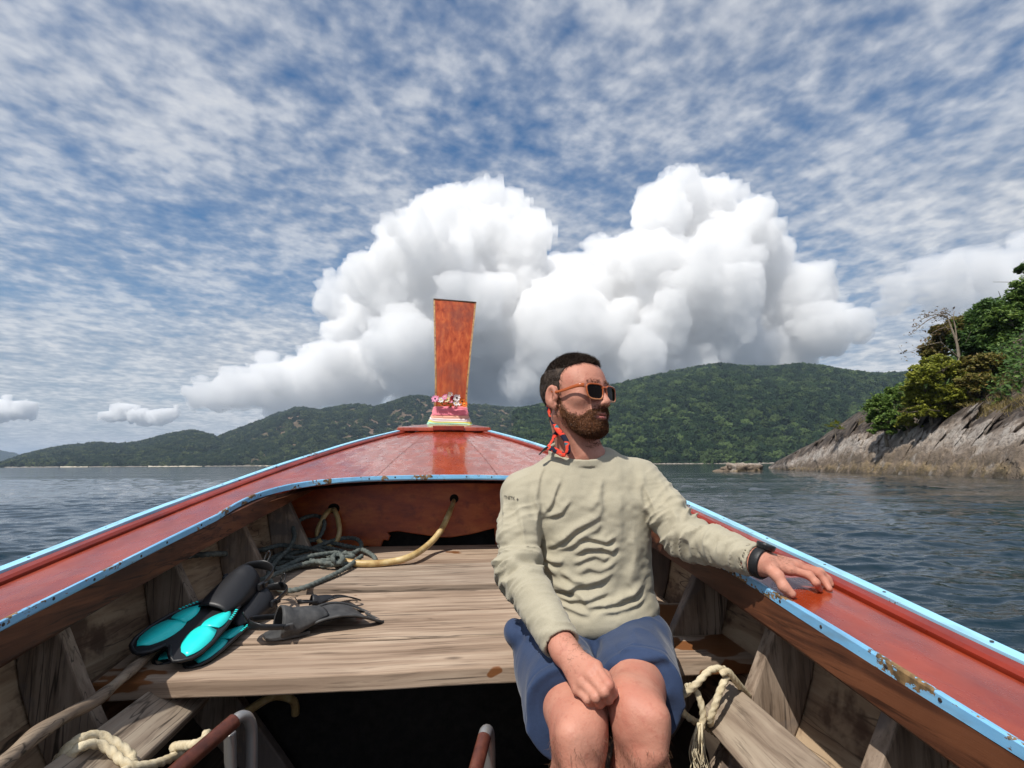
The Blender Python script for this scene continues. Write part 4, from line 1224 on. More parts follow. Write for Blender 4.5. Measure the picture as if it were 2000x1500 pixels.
# ---- cloth folds
def seg_dist2(px, pz, pts):
    best = None; tt = None
    n = len(pts) - 1
    for i in range(n):
        a = np.array(pts[i]); b = np.array(pts[i + 1]); ab = b - a
        t = np.clip(((px - a[0]) * ab[0] + (pz - a[1]) * ab[1]) / (ab @ ab), 0, 1)
        dx = px - a[0] - t * ab[0]; dz = pz - a[1] - t * ab[1]
        d = np.sqrt(dx * dx + dz * dz)
        sg = np.sign(ab[0] * (pz - a[1]) - ab[1] * (px - a[0]))
        if best is None: best, tt, ss = d, (i + t) / n, sg
        else:
            m = d < best
            best = np.where(m, d, best); tt = np.where(m, (i + t) / n, tt); ss = np.where(m, sg, ss)
    return best, tt, ss
def px2xz(pts):      # picture points on the front of the chest -> world x, z
    return [tuple(P(x, y, 1.490)[[0, 2]]) for x, y in pts]
FOLDS = [  # picture path, height m, width m
    ([(1060, 1010), (1078, 985), (1092, 950), (1098, 935)], .0075, .0075), ([(1062, 1016), (1100, 1000), (1118, 975)], .006, .007),
    ([(1058, 1006), (1050, 980), (1054, 945), (1066, 905)], .006, .0075), ([(1056, 1000), (1044, 960), (1042, 925)], .005, .008),
    ([(1085, 1060), (1115, 1040), (1150, 1020), (1168, 1005)], .011, .010), ([(1088, 1078), (1125, 1060), (1160, 1030), (1170, 1020)], .009, .009),
    ([(1166, 1008), (1172, 985), (1174, 950), (1180, 930)], .006, .010), ([(1150, 1000), (1165, 975), (1168, 955)], .005, .010),
    ([(1135, 1055), (1160, 1048), (1180, 1054), (1198, 1046)], .010, .0075), ([(1120, 1080), (1145, 1068), (1170, 1064), (1195, 1075), (1208, 1068)], .011, .008),
    ([(1118, 1102), (1140, 1090), (1160, 1080), (1176, 1088), (1200, 1082)], .006, .0075), ([(1062, 1090), (1082, 1098), (1102, 1104)], .009, .008),
    ([(1130, 1118), (1150, 1106), (1175, 1112), (1210, 1096)], .005, .008), ([(1060, 1106), (1075, 1110), (1090, 1128)], .009, .008),
    ([(1064, 1148), (1095, 1150), (1125, 1140), (1165, 1132), (1200, 1118)], .011, .009), ([(1078, 1160), (1110, 1168), (1150, 1166), (1185, 1156)], .008, .008),
    ([(1070, 1136), (1100, 1146), (1130, 1160), (1150, 1182)], .007, .008), ([(1140, 1178), (1180, 1178), (1220, 1168), (1258, 1150)], .009, .008),
    ([(1080, 1176), (1110, 1186), (1150, 1192)], .006, .007), ([(1165, 1192), (1200, 1188), (1240, 1178), (1262, 1170)], .006, .007), ([(1200, 1168), (1235, 1156), (1256, 1140)], .008, .009),
    ([(1238, 1040), (1240, 1090), (1230, 1135), (1246, 1160)], .006, .013), ([(1262, 1000), (1256, 960), (1262, 915)], .006, .010),
    ([(1205, 1060), (1212, 1010), (1206, 960)], .0035, .014),
    ([(1100, 1120), (1120, 1132), (1140, 1130)], .007, .008), ([(1072, 1070), (1095, 1060), (1110, 1045)], .007, .008)]
FOLDS = [(px2xz(a), h_, w_ * 0.85) for a, h_, w_ in FOLDS]
def torso_folds(p):
    x, z = p[:, 0], p[:, 2]
    wob = np.stack([x * 22, z * 22, x * 0], -1)
    x = x + 0.006 * vnoise(wob); z = z + 0.006 * vnoise(wob + 9.1)
    o = np.zeros(len(p), f32)
    x0, x1, z0, z1 = x.min(), x.max(), z.min(), z.max()
    for pts, h_, w_ in FOLDS:
        A_ = np.array(pts)
        if A_[:, 0].min() - 4 * w_ > x1 or A_[:, 0].max() + 4 * w_ < x0 or A_[:, 1].min() - 4 * w_ > z1 or A_[:, 1].max() + 4 * w_ < z0: continue
        d, t, sg = seg_dist2(x, z, pts)
        env = np.clip(np.minimum(t, 1 - t) * 5, 0, 1) ** 0.7 * 0.85 + 0.15
        we = np.where(sg * np.sign(pts[-1][0] - pts[0][0] + 1e-9) > 0, 1.7 * w_, 0.72 * w_)
        below = np.where(we < w_, 1.0, 0.25)
        ridge = np.exp(-(d / we) ** 2); valley = np.exp(-((d - 1.7 * w_) / (1.0 * w_)) ** 2)
        o += env * h_ * (ridge - 0.45 * valley * below)
    low = vnoise(np.stack([x * 13, z * 19, x * 0 + 3], -1)) * 0.0035
    return o * 0.74 + low + 0.0010 * vnoise(np.stack([x * 60, z * 75, x * 0 + 8], -1))
def arm_frame(p, a, b):
    ba = b - a; L = np.linalg.norm(ba); ax = ba / L
    q = p - a.astype(f32); t = q @ ax.astype(f32)
    s1 = unit(np.cross(ax, (0.3, 0.9, 0.2))); s2 = np.cross(ax, s1)
    th = np.arctan2(q @ s2.astype(f32), q @ s1.astype(f32))
    return t, th, L
def sleeve_folds(p, sh, el, wr, seed, flip):
    t1, th1, L1 = arm_frame(p, sh, el); t2, th2, L2 = arm_frame(p, el, wr)
    mid = el
    w2 = np.clip((p - el.astype(f32)) @ unit(wr - sh).astype(f32) / 0.02 + 0.5, 0, 1)
    def rid(t, th, f, amp, sd, tw):
        n = vnoise(np.stack([t * f + tw * np.sin(th + sd) * 1.0, 0.75 * np.cos(th) + sd, 0.75 * np.sin(th)], -1))
        n2 = vnoise(np.stack([t * f * 1.9 + tw * np.cos(th * 1.0 + sd), 1.1 * np.cos(th) + sd + 5, 1.1 * np.sin(th)], -1))
        return amp * ((1 - np.abs(n) * 2.2) * 0.8 + (1 - np.abs(n2) * 2.2) * 0.35 - 0.35)
    e1 = np.exp(-((t1 - L1) / 0.075) ** 2); e2 = np.exp(-(t2 / 0.10) ** 2)
    up = rid(t1, th1, 44, 0.0098 * e1 + 0.0024, seed, flip * 1.3)
    lo = rid(t2, th2, 54, 0.0085 * e2 + 0.0036, seed + 3, flip * 0.9)
    # long pulls from the armpit down the upper arm
    up = up + (0.0075 * (1 - e1)) * (1 - 2.2 * np.abs(vnoise(np.stack([t1 * 9 + seed, 2.4 * np.cos(th1 + t1 * 5 * flip), 2.4 * np.sin(th1 + t1 * 5 * flip)], -1)))) * np.clip((t1 - 0.03) / 0.05, 0, 1)
    return up * (1 - w2) + lo * w2
CUFF_R, CUFF_L = WR_R * 0.93 + EL_R * 0.07, WR_L * 0.955 + EL_L * 0.045
def sleeve(p, sh, el, cuff, r):
    return chain(p, [sh, el, cuff], r, 0.025)
def f_sleeve_r(p): return sleeve(p, SH_R, EL_R, CUFF_R + (CUFF_R - EL_R) * 0.3, [0.059, 0.056, 0.0365])
def f_sleeve_l(p): return sleeve(p, SH_L, EL_L, CUFF_L + (CUFF_L - EL_L) * 0.3, [0.057, 0.053, 0.0330])
def collar_plane(p):
    n = unit((0.03, -0.36, 0.93)).astype(f32)
    return (p - (NECK + np.array([0, -0.01, 0.004])).astype(f32)) @ n
def f_neck_only(p, g): return rcone(p, NECK_T, NECK + np.array([0.0, 0.004, -0.06]), 0.0565 + g, 0.074 + g)
def f_shirt(p):
    p = p.astype(f32)
    b = near(p, (0.23, 1.52, 0.80), 0.52)
    if b is not None: return b
    z = p[:, 2]
    tr = smin(f_trunk(p, 0.004), f_shoulders(p, 0.004), 0.05)
    # cloth blouses out over the waistband
    tr = smin(tr, ell(p, (0.221, 1.595, 0.600), (0.160, 0.138, 0.070)), 0.04)
    front = np.clip((1.60 - p[:, 1]) / 0.04, 0, 1)
    if tr.min() < 0.03: tr = tr - torso_folds(p) * front - (1 - front) * 0.003 * vnoise(p * 24)
    sr = f_sleeve_r(p)
    if sr.min() < 0.03: sr = sr - sleeve_folds(p, SH_R, EL_R, WR_R, 1.7, 1.0)
    sl = f_sleeve_l(p)
    if sl.min() < 0.03: sl = sl - sleeve_folds(p, SH_L, EL_L, WR_L, 6.2, -1.0)
    ar = unit(CUFF_R - EL_R).astype(f32); al = unit(CUFF_L - EL_L).astype(f32)
    ccr = (p - CUFF_R.astype(f32)) @ ar; ccl = (p - CUFF_L.astype(f32)) @ al
    sr = smax(sr, ccr, 0.004); sl = smax(sl, ccl, 0.004)
    # open cuffs
    sr = np.maximum(sr, -np.maximum(chain(p, [EL_R, WR_R + (WR_R - EL_R) * 0.2], [0.037, 0.0315], 0.01), -ccr - 0.02))
    sl = np.maximum(sl, -np.maximum(chain(p, [EL_L, WR_L + (WR_L - EL_L) * 0.2], [0.037, 0.0298], 0.01), -ccl - 0.02))
    kr = np.clip((0.045 - (SH_R[2] - z) * 0.35), 0.006, 0.05); 
    d = smin(tr, sr, kr); d = smin(d, sl, np.clip((0.045 - (SH_L[2] - z) * 0.35), 0.006, 0.05))
    # collar: rib ring and opening
    cp = collar_plane(p); nk = f_neck_only(p, 0.0)
    d = smin(d, np.maximum(np.abs(nk - 0.0105) - 0.0042, np.abs(cp + 0.004) - 0.0085), 0.004)
    d = smax(d, cp - 0.006, 0.004)
    d = np.maximum(d, -np.maximum(nk - 0.006, -(cp + 0.05)))
    # hem
    hem = 0.560 + 0.010 * np.sin((p[:, 0] - 0.15) * 14) + 0.004 * np.sin(p[:, 0] * 37)
    torso_like = tr - np.minimum(sr, sl)
    hz_ = np.where(tr < np.minimum(sr, sl) + 0.02, hem - z, -1.0)
    d = smax(d, hz_, 0.005)
    return d
# ---- shorts
def f_shorts(p):
    p = p.astype(f32)
    b = near(p, (0.22, 1.42, 0.50), 0.40)
    if b is not None: return b
    d = ell(p, (0.219, 1.610, 0.545), (0.178, 0.150, 0.086))
    d = smin(d, f_trunk(p, 0.004), 0.03)
    legs = None
    inn = None
    for hip, kn, s in ((HIP_R, KN_R, -1), (HIP_L, KN_L, 1)):
        ax = unit(kn - hip); L = np.linalg.norm(kn - hip)
        q = p - hip.astype(f32); t = q @ ax.astype(f32)
        HEM = 0.318 if s < 0 else 0.298
        c1 = hip + ax * 0.46
        e = rcone(p, hip + np.array([s * 0.018, 0, 0.004]), c1 + np.array([s * 0.003, 0, 0.004]), 0.088, 0.083)
        # cloth hanging off the outer side of the thigh
        e = smin(e, rcone(p, hip + np.array([s * 0.045, -0.06, -0.035]), c1 + np.array([s * 0.026, 0.02, -0.050]), 0.048, 0.036), 0.05)
        sd, ud = np.array([1.0, 0, 0]), np.cross(ax, (1.0, 0, 0))
        th_ = np.arctan2(q @ ud.astype(f32), q[:, 0])
        w = 0.0052 * (1 - 2.0 * np.abs(vnoise(np.stack([t * 9 + s * 2.2 + 0.9 * np.sin(th_), 1.5 * np.cos(th_) + s * 4, 1.5 * np.sin(th_)], -1))))
        w += 0.0035 * (1 - 2.0 * np.abs(vnoise(np.stack([t * 22 + 1.4 * np.sin(th_ + s), 0.9 * np.cos(th_) + s * 9, 0.9 * np.sin(th_)], -1)))) * np.clip(1.2 - t / 0.16, 0.25, 1.2)
        e = e - w
        hemd = t - HEM - 0.006 * np.sin(th_ * 2 + s)
        e = smax(e, hemd, 0.004)
        # stitched hem band and hollow leg
        e = e + 0.0026 * np.exp(-((t - (HEM - 0.027)) / 0.0026) ** 2)
        lg = leg(p, hip, kn, AN_R if s < 0 else AN_L, TOE_R if s < 0 else TOE_L, s) - 0.003
        e = smin(e, np.maximum(lg - 0.006, hemd), 0.006)
        legs = e if legs is None else smin(legs, e, 0.012)
    d = smin(d, legs, 0.022)
    # pocket bulges at the hips
    d = smin(d, ell(p, P(1005, 1234, 1.52), (0.028, 0.045, 0.032)), 0.03)
    d = smin(d, ell(p, P(1290, 1236, 1.52), (0.020, 0.045, 0.028)), 0.03)
    # crease lines across the lap and the fly seam
    fx = 0.226
    d = d + 0.0030 * np.exp(-((p[:, 0] - fx) / 0.0022) ** 2) * (p[:, 1] < 1.54) * (p[:, 2] > 0.50)
    x, z = p[:, 0], p[:, 2]
    lap = [(P(1168, 1238, 1.42), P(1120, 1222, 1.42), P(1075, 1224, 1.42)), (P(1172, 1262, 1.42), P(1225, 1240, 1.42), P(1290, 1236, 1.42)), (P(1172, 1275, 1.36), P(1215, 1262, 1.36), P(1275, 1264, 1.36)), (P(1165, 1268, 1.36), P(1140, 1240, 1.36), P(1110, 1232, 1.36)), (P(1010, 1255, 1.42), P(1040, 1240, 1.42), P(1070, 1215, 1.42))]
    for l_ in lap:
        dd, t, sg = seg_dist2(x, z, [tuple(q[[0, 2]]) for q in l_])
        d = d - np.clip(np.minimum(t, 1 - t) * 4, 0, 1) * 0.0052 * (np.exp(-(dd / 0.009) ** 2) - 0.5 * np.exp(-((dd - 0.016) / 0.010) ** 2)) * (p[:, 1] < 1.58)
    d = np.maximum(d, 0.476 - z - np.clip((1.525 - p[:, 1]) * 3, 0, 0.2))
    d = np.maximum(d, z - 0.64)
    return d
# ---- hair and beard volumes
def hair_region(q):
    """negative where scalp hair grows"""
    f, l, u = q[:, 0], np.abs(q[:, 1]), q[:, 2]
    lim_f = np.interp(u, [-0.09, -0.03, 0.0, 0.03, 0.050, 0.070, 0.085, 0.10, 0.12], [-0.045, -0.040, 0.006, 0.014, 0.012, 0.022, 0.052, 0.080, 0.090])   # front limit along the side
    lim_f = np.where(l < 0.034, lim_f + (0.034 - l) * 0.75 * (u > 0.06), lim_f)
    d1 = f - lim_f
    nape = np.interp(f, [-0.12, -0.05, -0.035, 0.02], [-0.066, -0.060, -0.022, -0.016])
    d2 = nape - u
    return np.maximum(d1, d2)
def f_hair(p):
    p = p.astype(f32)
    b = near(p, HC, 0.16)
    if b is not None: return b
    q = to_head(p)
    thick = np.interp(q[:, 2], [-0.06, 0.0, 0.05, 0.09, 0.115], [0.0006, 0.0012, 0.0018, 0.0040, 0.0060]).astype(f32)
    thick = thick + 0.0009 * vnoise(q * np.array([60, 150, 60], f32)) + 0.0007 * vnoise(q * np.array([110, 280, 110], f32)) + 0.0022 * vnoise(q * 30) * (q[:, 2] > 0.07)
    a = q.copy(); a[:, 1] = np.abs(a[:, 1])
    d = ell(q, (-0.014, 0, 0.030), (0.097, 0.076, 0.084))
    d = smin(d, ell(q, (0.030, 0, 0.020), (0.058, 0.062, 0.070)), 0.03)
    d = smin(d, ell(q, (0.026, 0, -0.045), (0.062, 0.056, 0.066)), 0.030)
    d = smin(d, rcone(p, NECK_T, NECK, 0.0565, 0.066), 0.018)
    edge = hair_region(q) + 0.0035 * vnoise(q * 120)
    d = smax(d - thick, edge, 0.007)
    return np.maximum(d, -(d + 99))
def beard_region(q):
    f, l, u = q[:, 0], np.abs(q[:, 1]), q[:, 2]
    top = np.interp(f, [-0.02, 0.002, 0.018, 0.035, 0.055, 0.068, 0.080, 0.095], [-0.004, -0.006, -0.038, -0.052, -0.061, -0.056, -0.0425, -0.0405])
    d = u - top
    back = np.interp(u, [-0.12, -0.09, -0.06, -0.02, 0.02], [0.045, 0.020, 0.002, -0.002, -0.002])
    d = np.maximum(d, back - f)
    lips = ell(q, (0.094, 0, -0.0620), (0.018, 0.0255, 0.0110))
    d = np.maximum(d, -lips)
    phil = ell(q, (0.100, 0, -0.036), (0.012, 0.012, 0.006))
    return np.maximum(d, -phil)
def beard_thick(q):
    f, u = q[:, 0], q[:, 2]
    return (np.interp(f, [0.0, 0.03, 0.06, 0.09], [0.0015, 0.0030, 0.0055, 0.0050]) + np.clip((-0.080 - u) * 0.18, 0, 0.003)).astype(f32)
def f_beard(p):
    p = p.astype(f32)
    b = near(p, HC + np.array([0, 0, -0.03]), 0.16)
    if b is not None: return b
    q = to_head(p)
    t = beard_thick(q) * 0.50 + 0.0009 * vnoise(q * np.array([150, 150, 60], f32)) + 0.0008 * vnoise(q * np.array([280, 280, 110], f32))
    return smax(head_q(q) - t, beard_region(q) + 0.003 * vnoise(q * 140), 0.006)

# ---- materials
def skin():
    m = Mat('sunlit_skin', (0.50, 0.22, 0.15), 0.55, 0.32)
    p = m.coord()
    n = m.noise(p, 11, 4, 0.6); n2 = m.noise(p, 70, 3, 0.6); n3 = m.noise(p, 240, 2, 0.5)
    c = m.ramp(n, [(0.30, (0.46, 0.175, 0.120)), (0.5, (0.51, 0.228, 0.158)), (0.7, (0.55, 0.265, 0.188))])
    c = m.mix(m.ramp(n2, [(0.56, 0.0), (0.70, 0.40)]), c, (0.37, 0.118, 0.080))
    c = m.mix(m.ramp(n3, [(0.64, 0.0), (0.72, 0.30)]), c, (0.34, 0.15, 0.10))
    m.color(c)
    m.b.inputs['Subsurface Weight'].default_value = 0.06
    m.b.inputs['Subsurface Radius'].default_value = (0.012, 0.005, 0.003)
    m.b.inputs['Subsurface Scale'].default_value = 0.5
    m.bump(m.noise(p, 130, 4, 0.65), 0.40, 0.0022)
    m.bump(m.noise(p, 38, 3, 0.6), 0.25, 0.004)
    m.bump(m.voro(p, 320), 0.10, 0.001)
    return m
M_SKIN = skin()
# lips read redder: their place on the face, not light
_hq = M_SKIN.node('ShaderNodeMapping')
def cloth(name, c0, c1, weave, bumps=0.25, rough=0.85):
    m = Mat(name, c0, rough, 0.2)
    p = m.coord()
    n = m.noise(p, 9, 4, 0.6)
    c = m.ramp(n, [(0.35, c0), (0.65, c1)])
    w = m.noise(m.map((weave, weave, weave * 1.0)), 1.0, 2, 0.5)
    c = m.mix(m.ramp(w, [(0.35, 0.18), (0.55, 0.0)]), c, tuple(k * 0.6 for k in c0))
    m.color(c)
    m.b.inputs['Sheen Weight'].default_value = 0.15
    m.bump(w, bumps, 0.001)
    m.bump(m.noise(p, 55, 4, 0.6), 0.25, 0.004)
    return m.m
M_SHIRT = cloth('khaki_green_jersey', (0.385, 0.347, 0.255), (0.413, 0.375, 0.280), 420)
M_SHORT = cloth('navy_cotton_twill', (0.024, 0.043, 0.096), (0.033, 0.055, 0.118), 520, 0.3, 0.8)
def fur(name, c0, c1, c2):
    m = Mat(name, c0, 0.6, 0.3)
    p = m.coord()
    n = m.noise(p, 60, 3, 0.6)
    m.color(m.ramp(n, [(0.3, c0), (0.55, c1), (0.75, c2)]))
    m.bump(m.noise(m.map((520, 520, 110)), 1.0, 3, 0.6), 0.7, 0.002)
    return m.m
M_HAIR = fur('short_dark_hair', (0.022, 0.014, 0.010), (0.046, 0.030, 0.021), (0.10, 0.068, 0.048))
M_BEARD = fur('brown_red_beard', (0.060, 0.021, 0.010), (0.125, 0.045, 0.018), (0.23, 0.095, 0.036))
def strand_mat(name, c0, c1):
    m = Mat(name, c0, 0.5, 0.3)
    m.color(m.ramp(m.noise(m.coord(), 300, 2, 0.6), [(0.35, c0), (0.65, c1)]))
    return m.m

PB = (KN_R + KN_L) / 2
person = empty('person', (0.23, 1.60, 0.45), 0, 'bearded man in khaki long sleeve shirt and blue shorts sitting on the planks', 'person')
off = np.array(person.location)
def skin_obj(name, fn, lo, hi, h, mat, parent=person, relax=0, **k):
    V, Q = surface_nets(fn, lo, hi, h)
    lab = np.arange(len(V))
    for it in range(600):
        m_ = lab[Q].min(1); old = lab.copy()
        for t in range(4): np.minimum.at(lab, Q[:, t], m_)
        lab = lab[lab]
        if (old == lab).all(): break
    ids, cnt = np.unique(lab, return_counts=True)
    big_ = ids[cnt > 0.06 * cnt.max()] if k.pop('multi', False) else ids[[cnt.argmax()]]
    sel = np.isin(lab, big_); new = np.cumsum(sel) - 1
    Q = new[Q[sel[Q[:, 0]]]]; V = V[sel]
    for it in range(relax):
        acc = np.zeros_like(V); c_ = np.zeros(len(V))
        for a, b in ((0, 1), (1, 2), (2, 3), (3, 0)):
            np.add.at(acc, Q[:, a], V[Q[:, b]]); np.add.at(acc, Q[:, b], V[Q[:, a]])
            np.add.at(c_, Q[:, a], 1); np.add.at(c_, Q[:, b], 1)
        V = V * 0.5 + 0.5 * acc / np.maximum(c_, 1)[:, None]
    return mesh_obj(name, V - np.array(parent_off(parent)), Q, mat, parent, True, **k), V, Q
def parent_off(o):
    t = np.zeros(3)
    while o is not None:
        t += np.array(o.location); o = o.parent
    return t
body, BV, BQ = skin_obj('body', f_body, (-0.06, 0.86, 0.0), (0.80, 1.78, 1.36), 0.0030, M_SKIN.m, relax=0)
shirt, SV, SQ = skin_obj('shirt', f_shirt, (-0.08, 1.18, 0.42), (0.68, 1.80, 1.12), 0.0031, M_SHIRT, relax=0, label='khaki green long sleeve shirt')
shorts, HV, HQ = skin_obj('shorts', f_shorts, (-0.04, 1.04, 0.24), (0.50, 1.82, 0.64), 0.0036, M_SHORT, relax=1, label='navy blue cotton shorts')
hair, AV, AQ = skin_obj('hair', f_hair, HC - 0.15, HC + 0.16, 0.0020, M_HAIR, multi=False, label='short dark brown hair')
beard, DV, DQ = skin_obj('beard', f_beard, HC - 0.17, HC + 0.14, 0.0020, M_BEARD, multi=False, label='full brown beard and moustache')
def normals(V, Q):
    n = np.zeros_like(V); c = np.cross(V[Q[:, 2]] - V[Q[:, 0]], V[Q[:, 3]] - V[Q[:, 1]])
    for t in range(4): np.add.at(n, Q[:, t], c)
    return n / (np.linalg.norm(n, axis=1)[:, None] + 1e-12)
def strands(name, roots, nrm, lean, length, width, mat, parent, seed, curl=0.35):
    r_ = np.random.default_rng(seed)
    n = len(roots)
    d = nrm * (1 - lean[1]) + np.asarray(lean[0]) * lean[1] + r_.normal(size=(n, 3)) * curl * 0.5
    d /= np.linalg.norm(d, axis=1)[:, None]
    side = np.cross(d, r_.normal(size=(n, 3))); side /= np.linalg.norm(side, axis=1)[:, None]
    L = np.asarray(length).reshape(-1, 1) * (0.6 + 0.7 * r_.random(n))[:, None]
    bend = r_.normal(size=(n, 3)) * 0.25
    a = roots - side * width / 2 - nrm * 0.001; b = roots + side * width / 2 - nrm * 0.001
    m1 = roots + d * L * 0.55; t = roots + (d + bend * 0.6) / np.linalg.norm(d + bend * 0.6, axis=1)[:, None] * L
    V = np.stack([a, b, m1 + side * width * 0.38, m1 - side * width * 0.38, t], 1).reshape(-1, 3)
    k = np.arange(n)[:, None] * 5
    F_ = np.concatenate([k + np.array([[0, 1, 2]]), k + np.array([[0, 2, 3]]), k + np.array([[3, 2, 4]])])
    return mesh_obj(name, V - parent_off(parent), F_, mat, parent, False, kind='stuff')
r_ = np.random.default_rng(2)
AN_ = normals(AV, AQ); DN_ = normals(DV, DQ); BN_ = normals(BV, BQ)
qa = to_head(AV.astype(f32))
out_ = (head_q(qa) > 0.0012) & (np.abs(qa[:, 1]) < 0.081)
ix = r_.choice(np.where(out_)[0], 16000)
uu = qa[ix, 2]
Ln = np.interp(uu, [-0.06, 0.03, 0.07, 0.11], [0.004, 0.005, 0.009, 0.014])[:, None]
hl_ = np.where((uu > 0.072)[:, None], hf * 0.8 - hl * 0.25 + hu * 0.12, -hu * 0.75 - hf * 0.45)
strands('hair_strands', AV[ix], AN_[ix], (hl_, 0.84), Ln[:, 0], 0.0011, strand_mat('hair_strand', (0.020, 0.013, 0.010), (0.10, 0.07, 0.05)), hair, 4, 0.16)
qd = to_head(DV.astype(f32))
ix = r_.choice(np.where(head_q(qd) > 0.0012)[0], 13000)
strands('beard_strands', DV[ix], DN_[ix], (hf * 0.30 + np.array([0, 0, -0.9]), 0.72), np.full(len(ix), 0.0050), 0.0009, strand_mat('beard_strand', (0.04, 0.014, 0.007), (0.24, 0.10, 0.04)), beard, 5, 0.22)
# stubble at the edge of beard, hairline and neck
qb = to_head(BV.astype(f32))
def scatter_skin(mask, n, L, w, lean, mat, name, seed, k=0.7):
    ii = np.where(mask)[0]; ii = np.random.default_rng(seed).choice(ii, n)
    strands(name, BV[ii], BN_[ii], lean, np.full(n, L), w, mat, body, seed, 0.5)
brm = strand_mat('beard_stubble', (0.05, 0.018, 0.009), (0.22, 0.10, 0.045))
reg = beard_region(qb); inh = np.linalg.norm(qb, axis=1) < 0.15
scatter_skin((reg < 0.010) & (reg > -0.012) & inh & (qb[:, 0] > -0.01), 2600, 0.006, 0.0008, (np.array([0, 0, -1.0]), 0.5), brm, 'stubble', 6)
hr_ = hair_region(qb)
scatter_skin((hr_ < 0.006) & (hr_ > -0.010) & inh & (qb[:, 2] > -0.07) & (np.abs(qb[:, 1]) < 0.076), 1800, 0.005, 0.0008, (hf * 0.6, 0.5), strand_mat('hairline', (0.02, 0.013, 0.01), (0.07, 0.05, 0.035)), 'hairline', 7)
brow_m = (np.abs(qb[:, 2] - 0.030 + 0.12 * np.maximum(np.abs(qb[:, 1]) - 0.03, 0)) < 0.0045) & (qb[:, 0] > 0.05) & (np.abs(qb[:, 1]) > 0.008) & (np.abs(qb[:, 1]) < 0.046)
scatter_skin(brow_m, 260, 0.006, 0.0007, (hl * 0.0 + np.array([0, 0, 0.3]), 0.4), brm, 'eyebrow_hair', 8)
legm = (BV[:, 2] < 0.50) & (BV[:, 1] < 1.30) & (BV[:, 2] > 0.15) & (BN_[:, 1] < 0.3) & (np.linalg.norm(BV - WR_R, axis=1) > 0.16)
scatter_skin(legm, 2600, 0.014, 0.00055, (np.array([0.1, -0.2, -1.0]), 0.72), strand_mat('leg_hair', (0.08, 0.04, 0.02), (0.22, 0.12, 0.07)), 'leg_hair', 9)
arm_m = ((np.linalg.norm(BV - (WR_R * 0.7 + np.array(R_kn[2]) * 0.3), axis=1) < 0.05) | (np.linalg.norm(BV - (WR_L * 0.7 + np.array(L_kn[2]) * 0.3), axis=1) < 0.045)) & (BN_[:, 2] > 0.2)
scatter_skin(arm_m, 420, 0.010, 0.00042, (np.array([0.6, -0.3, -0.3]), 0.72), strand_mat('arm_hair', (0.10, 0.05, 0.025), (0.25, 0.14, 0.08)), 'arm_hair', 10)
# nails on the thumb of the left hand and lips: small shaped pieces
M_LIP = Mat('lip_skin', (0.50, 0.17, 0.15), 0.42, 0.4).m
lipsV = []
for zc_, rz_, rx_ in ((-0.0573, 0.0040, 0.0072), (-0.0672, 0.0050, 0.0088)):
    V = []; nU, nV = 15, 7
    for i_ in range(nU):
        a_ = math.pi * (i_ / (nU - 1)); l_ = -0.0205 * math.cos(a_)
        th_ = max(math.sin(a_), 0.08) ** 0.7
        for j_ in range(nV):
            b_ = -math.pi / 2 + math.pi * j_ / (nV - 1)
            V.append((0.0905 + rx_ * math.cos(b_) * (0.35 + 0.65 * th_) - 12.0 * l_ * l_ + 0.0012, l_, zc_ + rz_ * th_ * math.sin(b_)))
    Fq = [(i_ * nV + j_, (i_ + 1) * nV + j_, (i_ + 1) * nV + j_ + 1, i_ * nV + j_ + 1) for i_ in range(nU - 1) for j_ in range(nV - 1)]
    Vw = np.array([from_head(v) for v in V]) - parent_off(body)
    mesh_obj('lip', [tuple(v) for v in Vw], Fq, M_LIP, body, True)
M_NAILP = Mat('finger_nail', (0.66, 0.40, 0.33), 0.3, 0.5).m
def fnail(tip, base, up, w=0.0068, L=0.0105):
    d = unit(np.array(tip) - np.array(base)); up = unit(np.array(up) - d * (np.array(up) @ d)); sd = np.cross(d, up)
    V = []
    for i_ in range(5):
        for j_ in range(5):
            a_ = (j_ - 2) / 2; t_ = i_ / 4
            V.append(np.array(tip) + d * (t_ * L - 0.006) + sd * a_ * w * (0.95 if 0 < i_ < 4 else 0.7) + up * (0.0088 - 0.0030 * a_ * a_ - 0.002 * t_ * t_))
    Fq = [(i_ * 5 + j_, i_ * 5 + j_ + 1, (i_ + 1) * 5 + j_ + 1, (i_ + 1) * 5 + j_) for i_ in range(4) for j_ in range(4)]
    mesh_obj('finger_nail', [tuple(v) for v in np.array(V) - parent_off(body)], Fq, M_NAILP, body, True)
fnail(L_th[3], L_th[2], (-0.5, -0.6, 0.62))
# small print on the sleeve
def cast(xy, Y0=1.44, Y1=1.66, n=111):
    """where each sight line first meets the shirt"""
    Ys = np.linspace(Y0, Y1, n)
    base = np.array([P(x, y, 1.0) - np.array([0, 0, ZC]) for x, y in xy])
    pts = base[:, None, :] * Ys[None, :, None] + np.array([0, 0, ZC])
    flat = pts.reshape(-1, 3).astype(f32)
    d = np.concatenate([f_shirt(c) for c in np.array_split(flat, max(1, len(flat) // 40000))]).reshape(len(xy), n)
    i_ = np.where((d < 0).any(1), np.argmax(d < 0, 1), np.argmin(d, 1))
    return pts[np.arange(len(xy)), np.maximum(i_ - 1, 0)]
tcu = bpy.data.curves.new('sleeve_print', 'FONT'); tcu.body = 'TNETIK'; tcu.size = 1.0
tmp = bpy.data.objects.new('tmp_text', tcu); C.objects.link(tmp)
dg = bpy.context.evaluated_depsgraph_get()
tme = bpy.data.meshes.new_from_object(tmp.evaluated_get(dg))
bpy.data.objects.remove(tmp)
bmt = bmesh.new(); bmt.from_mesh(tme); bmesh.ops.subdivide_edges(bmt, edges=bmt.edges, cuts=1); bmt.to_mesh(tme); bmt.free()
tv = np.array([v.co[:] for v in tme.vertices]); wmax = tv[:, 0].max()
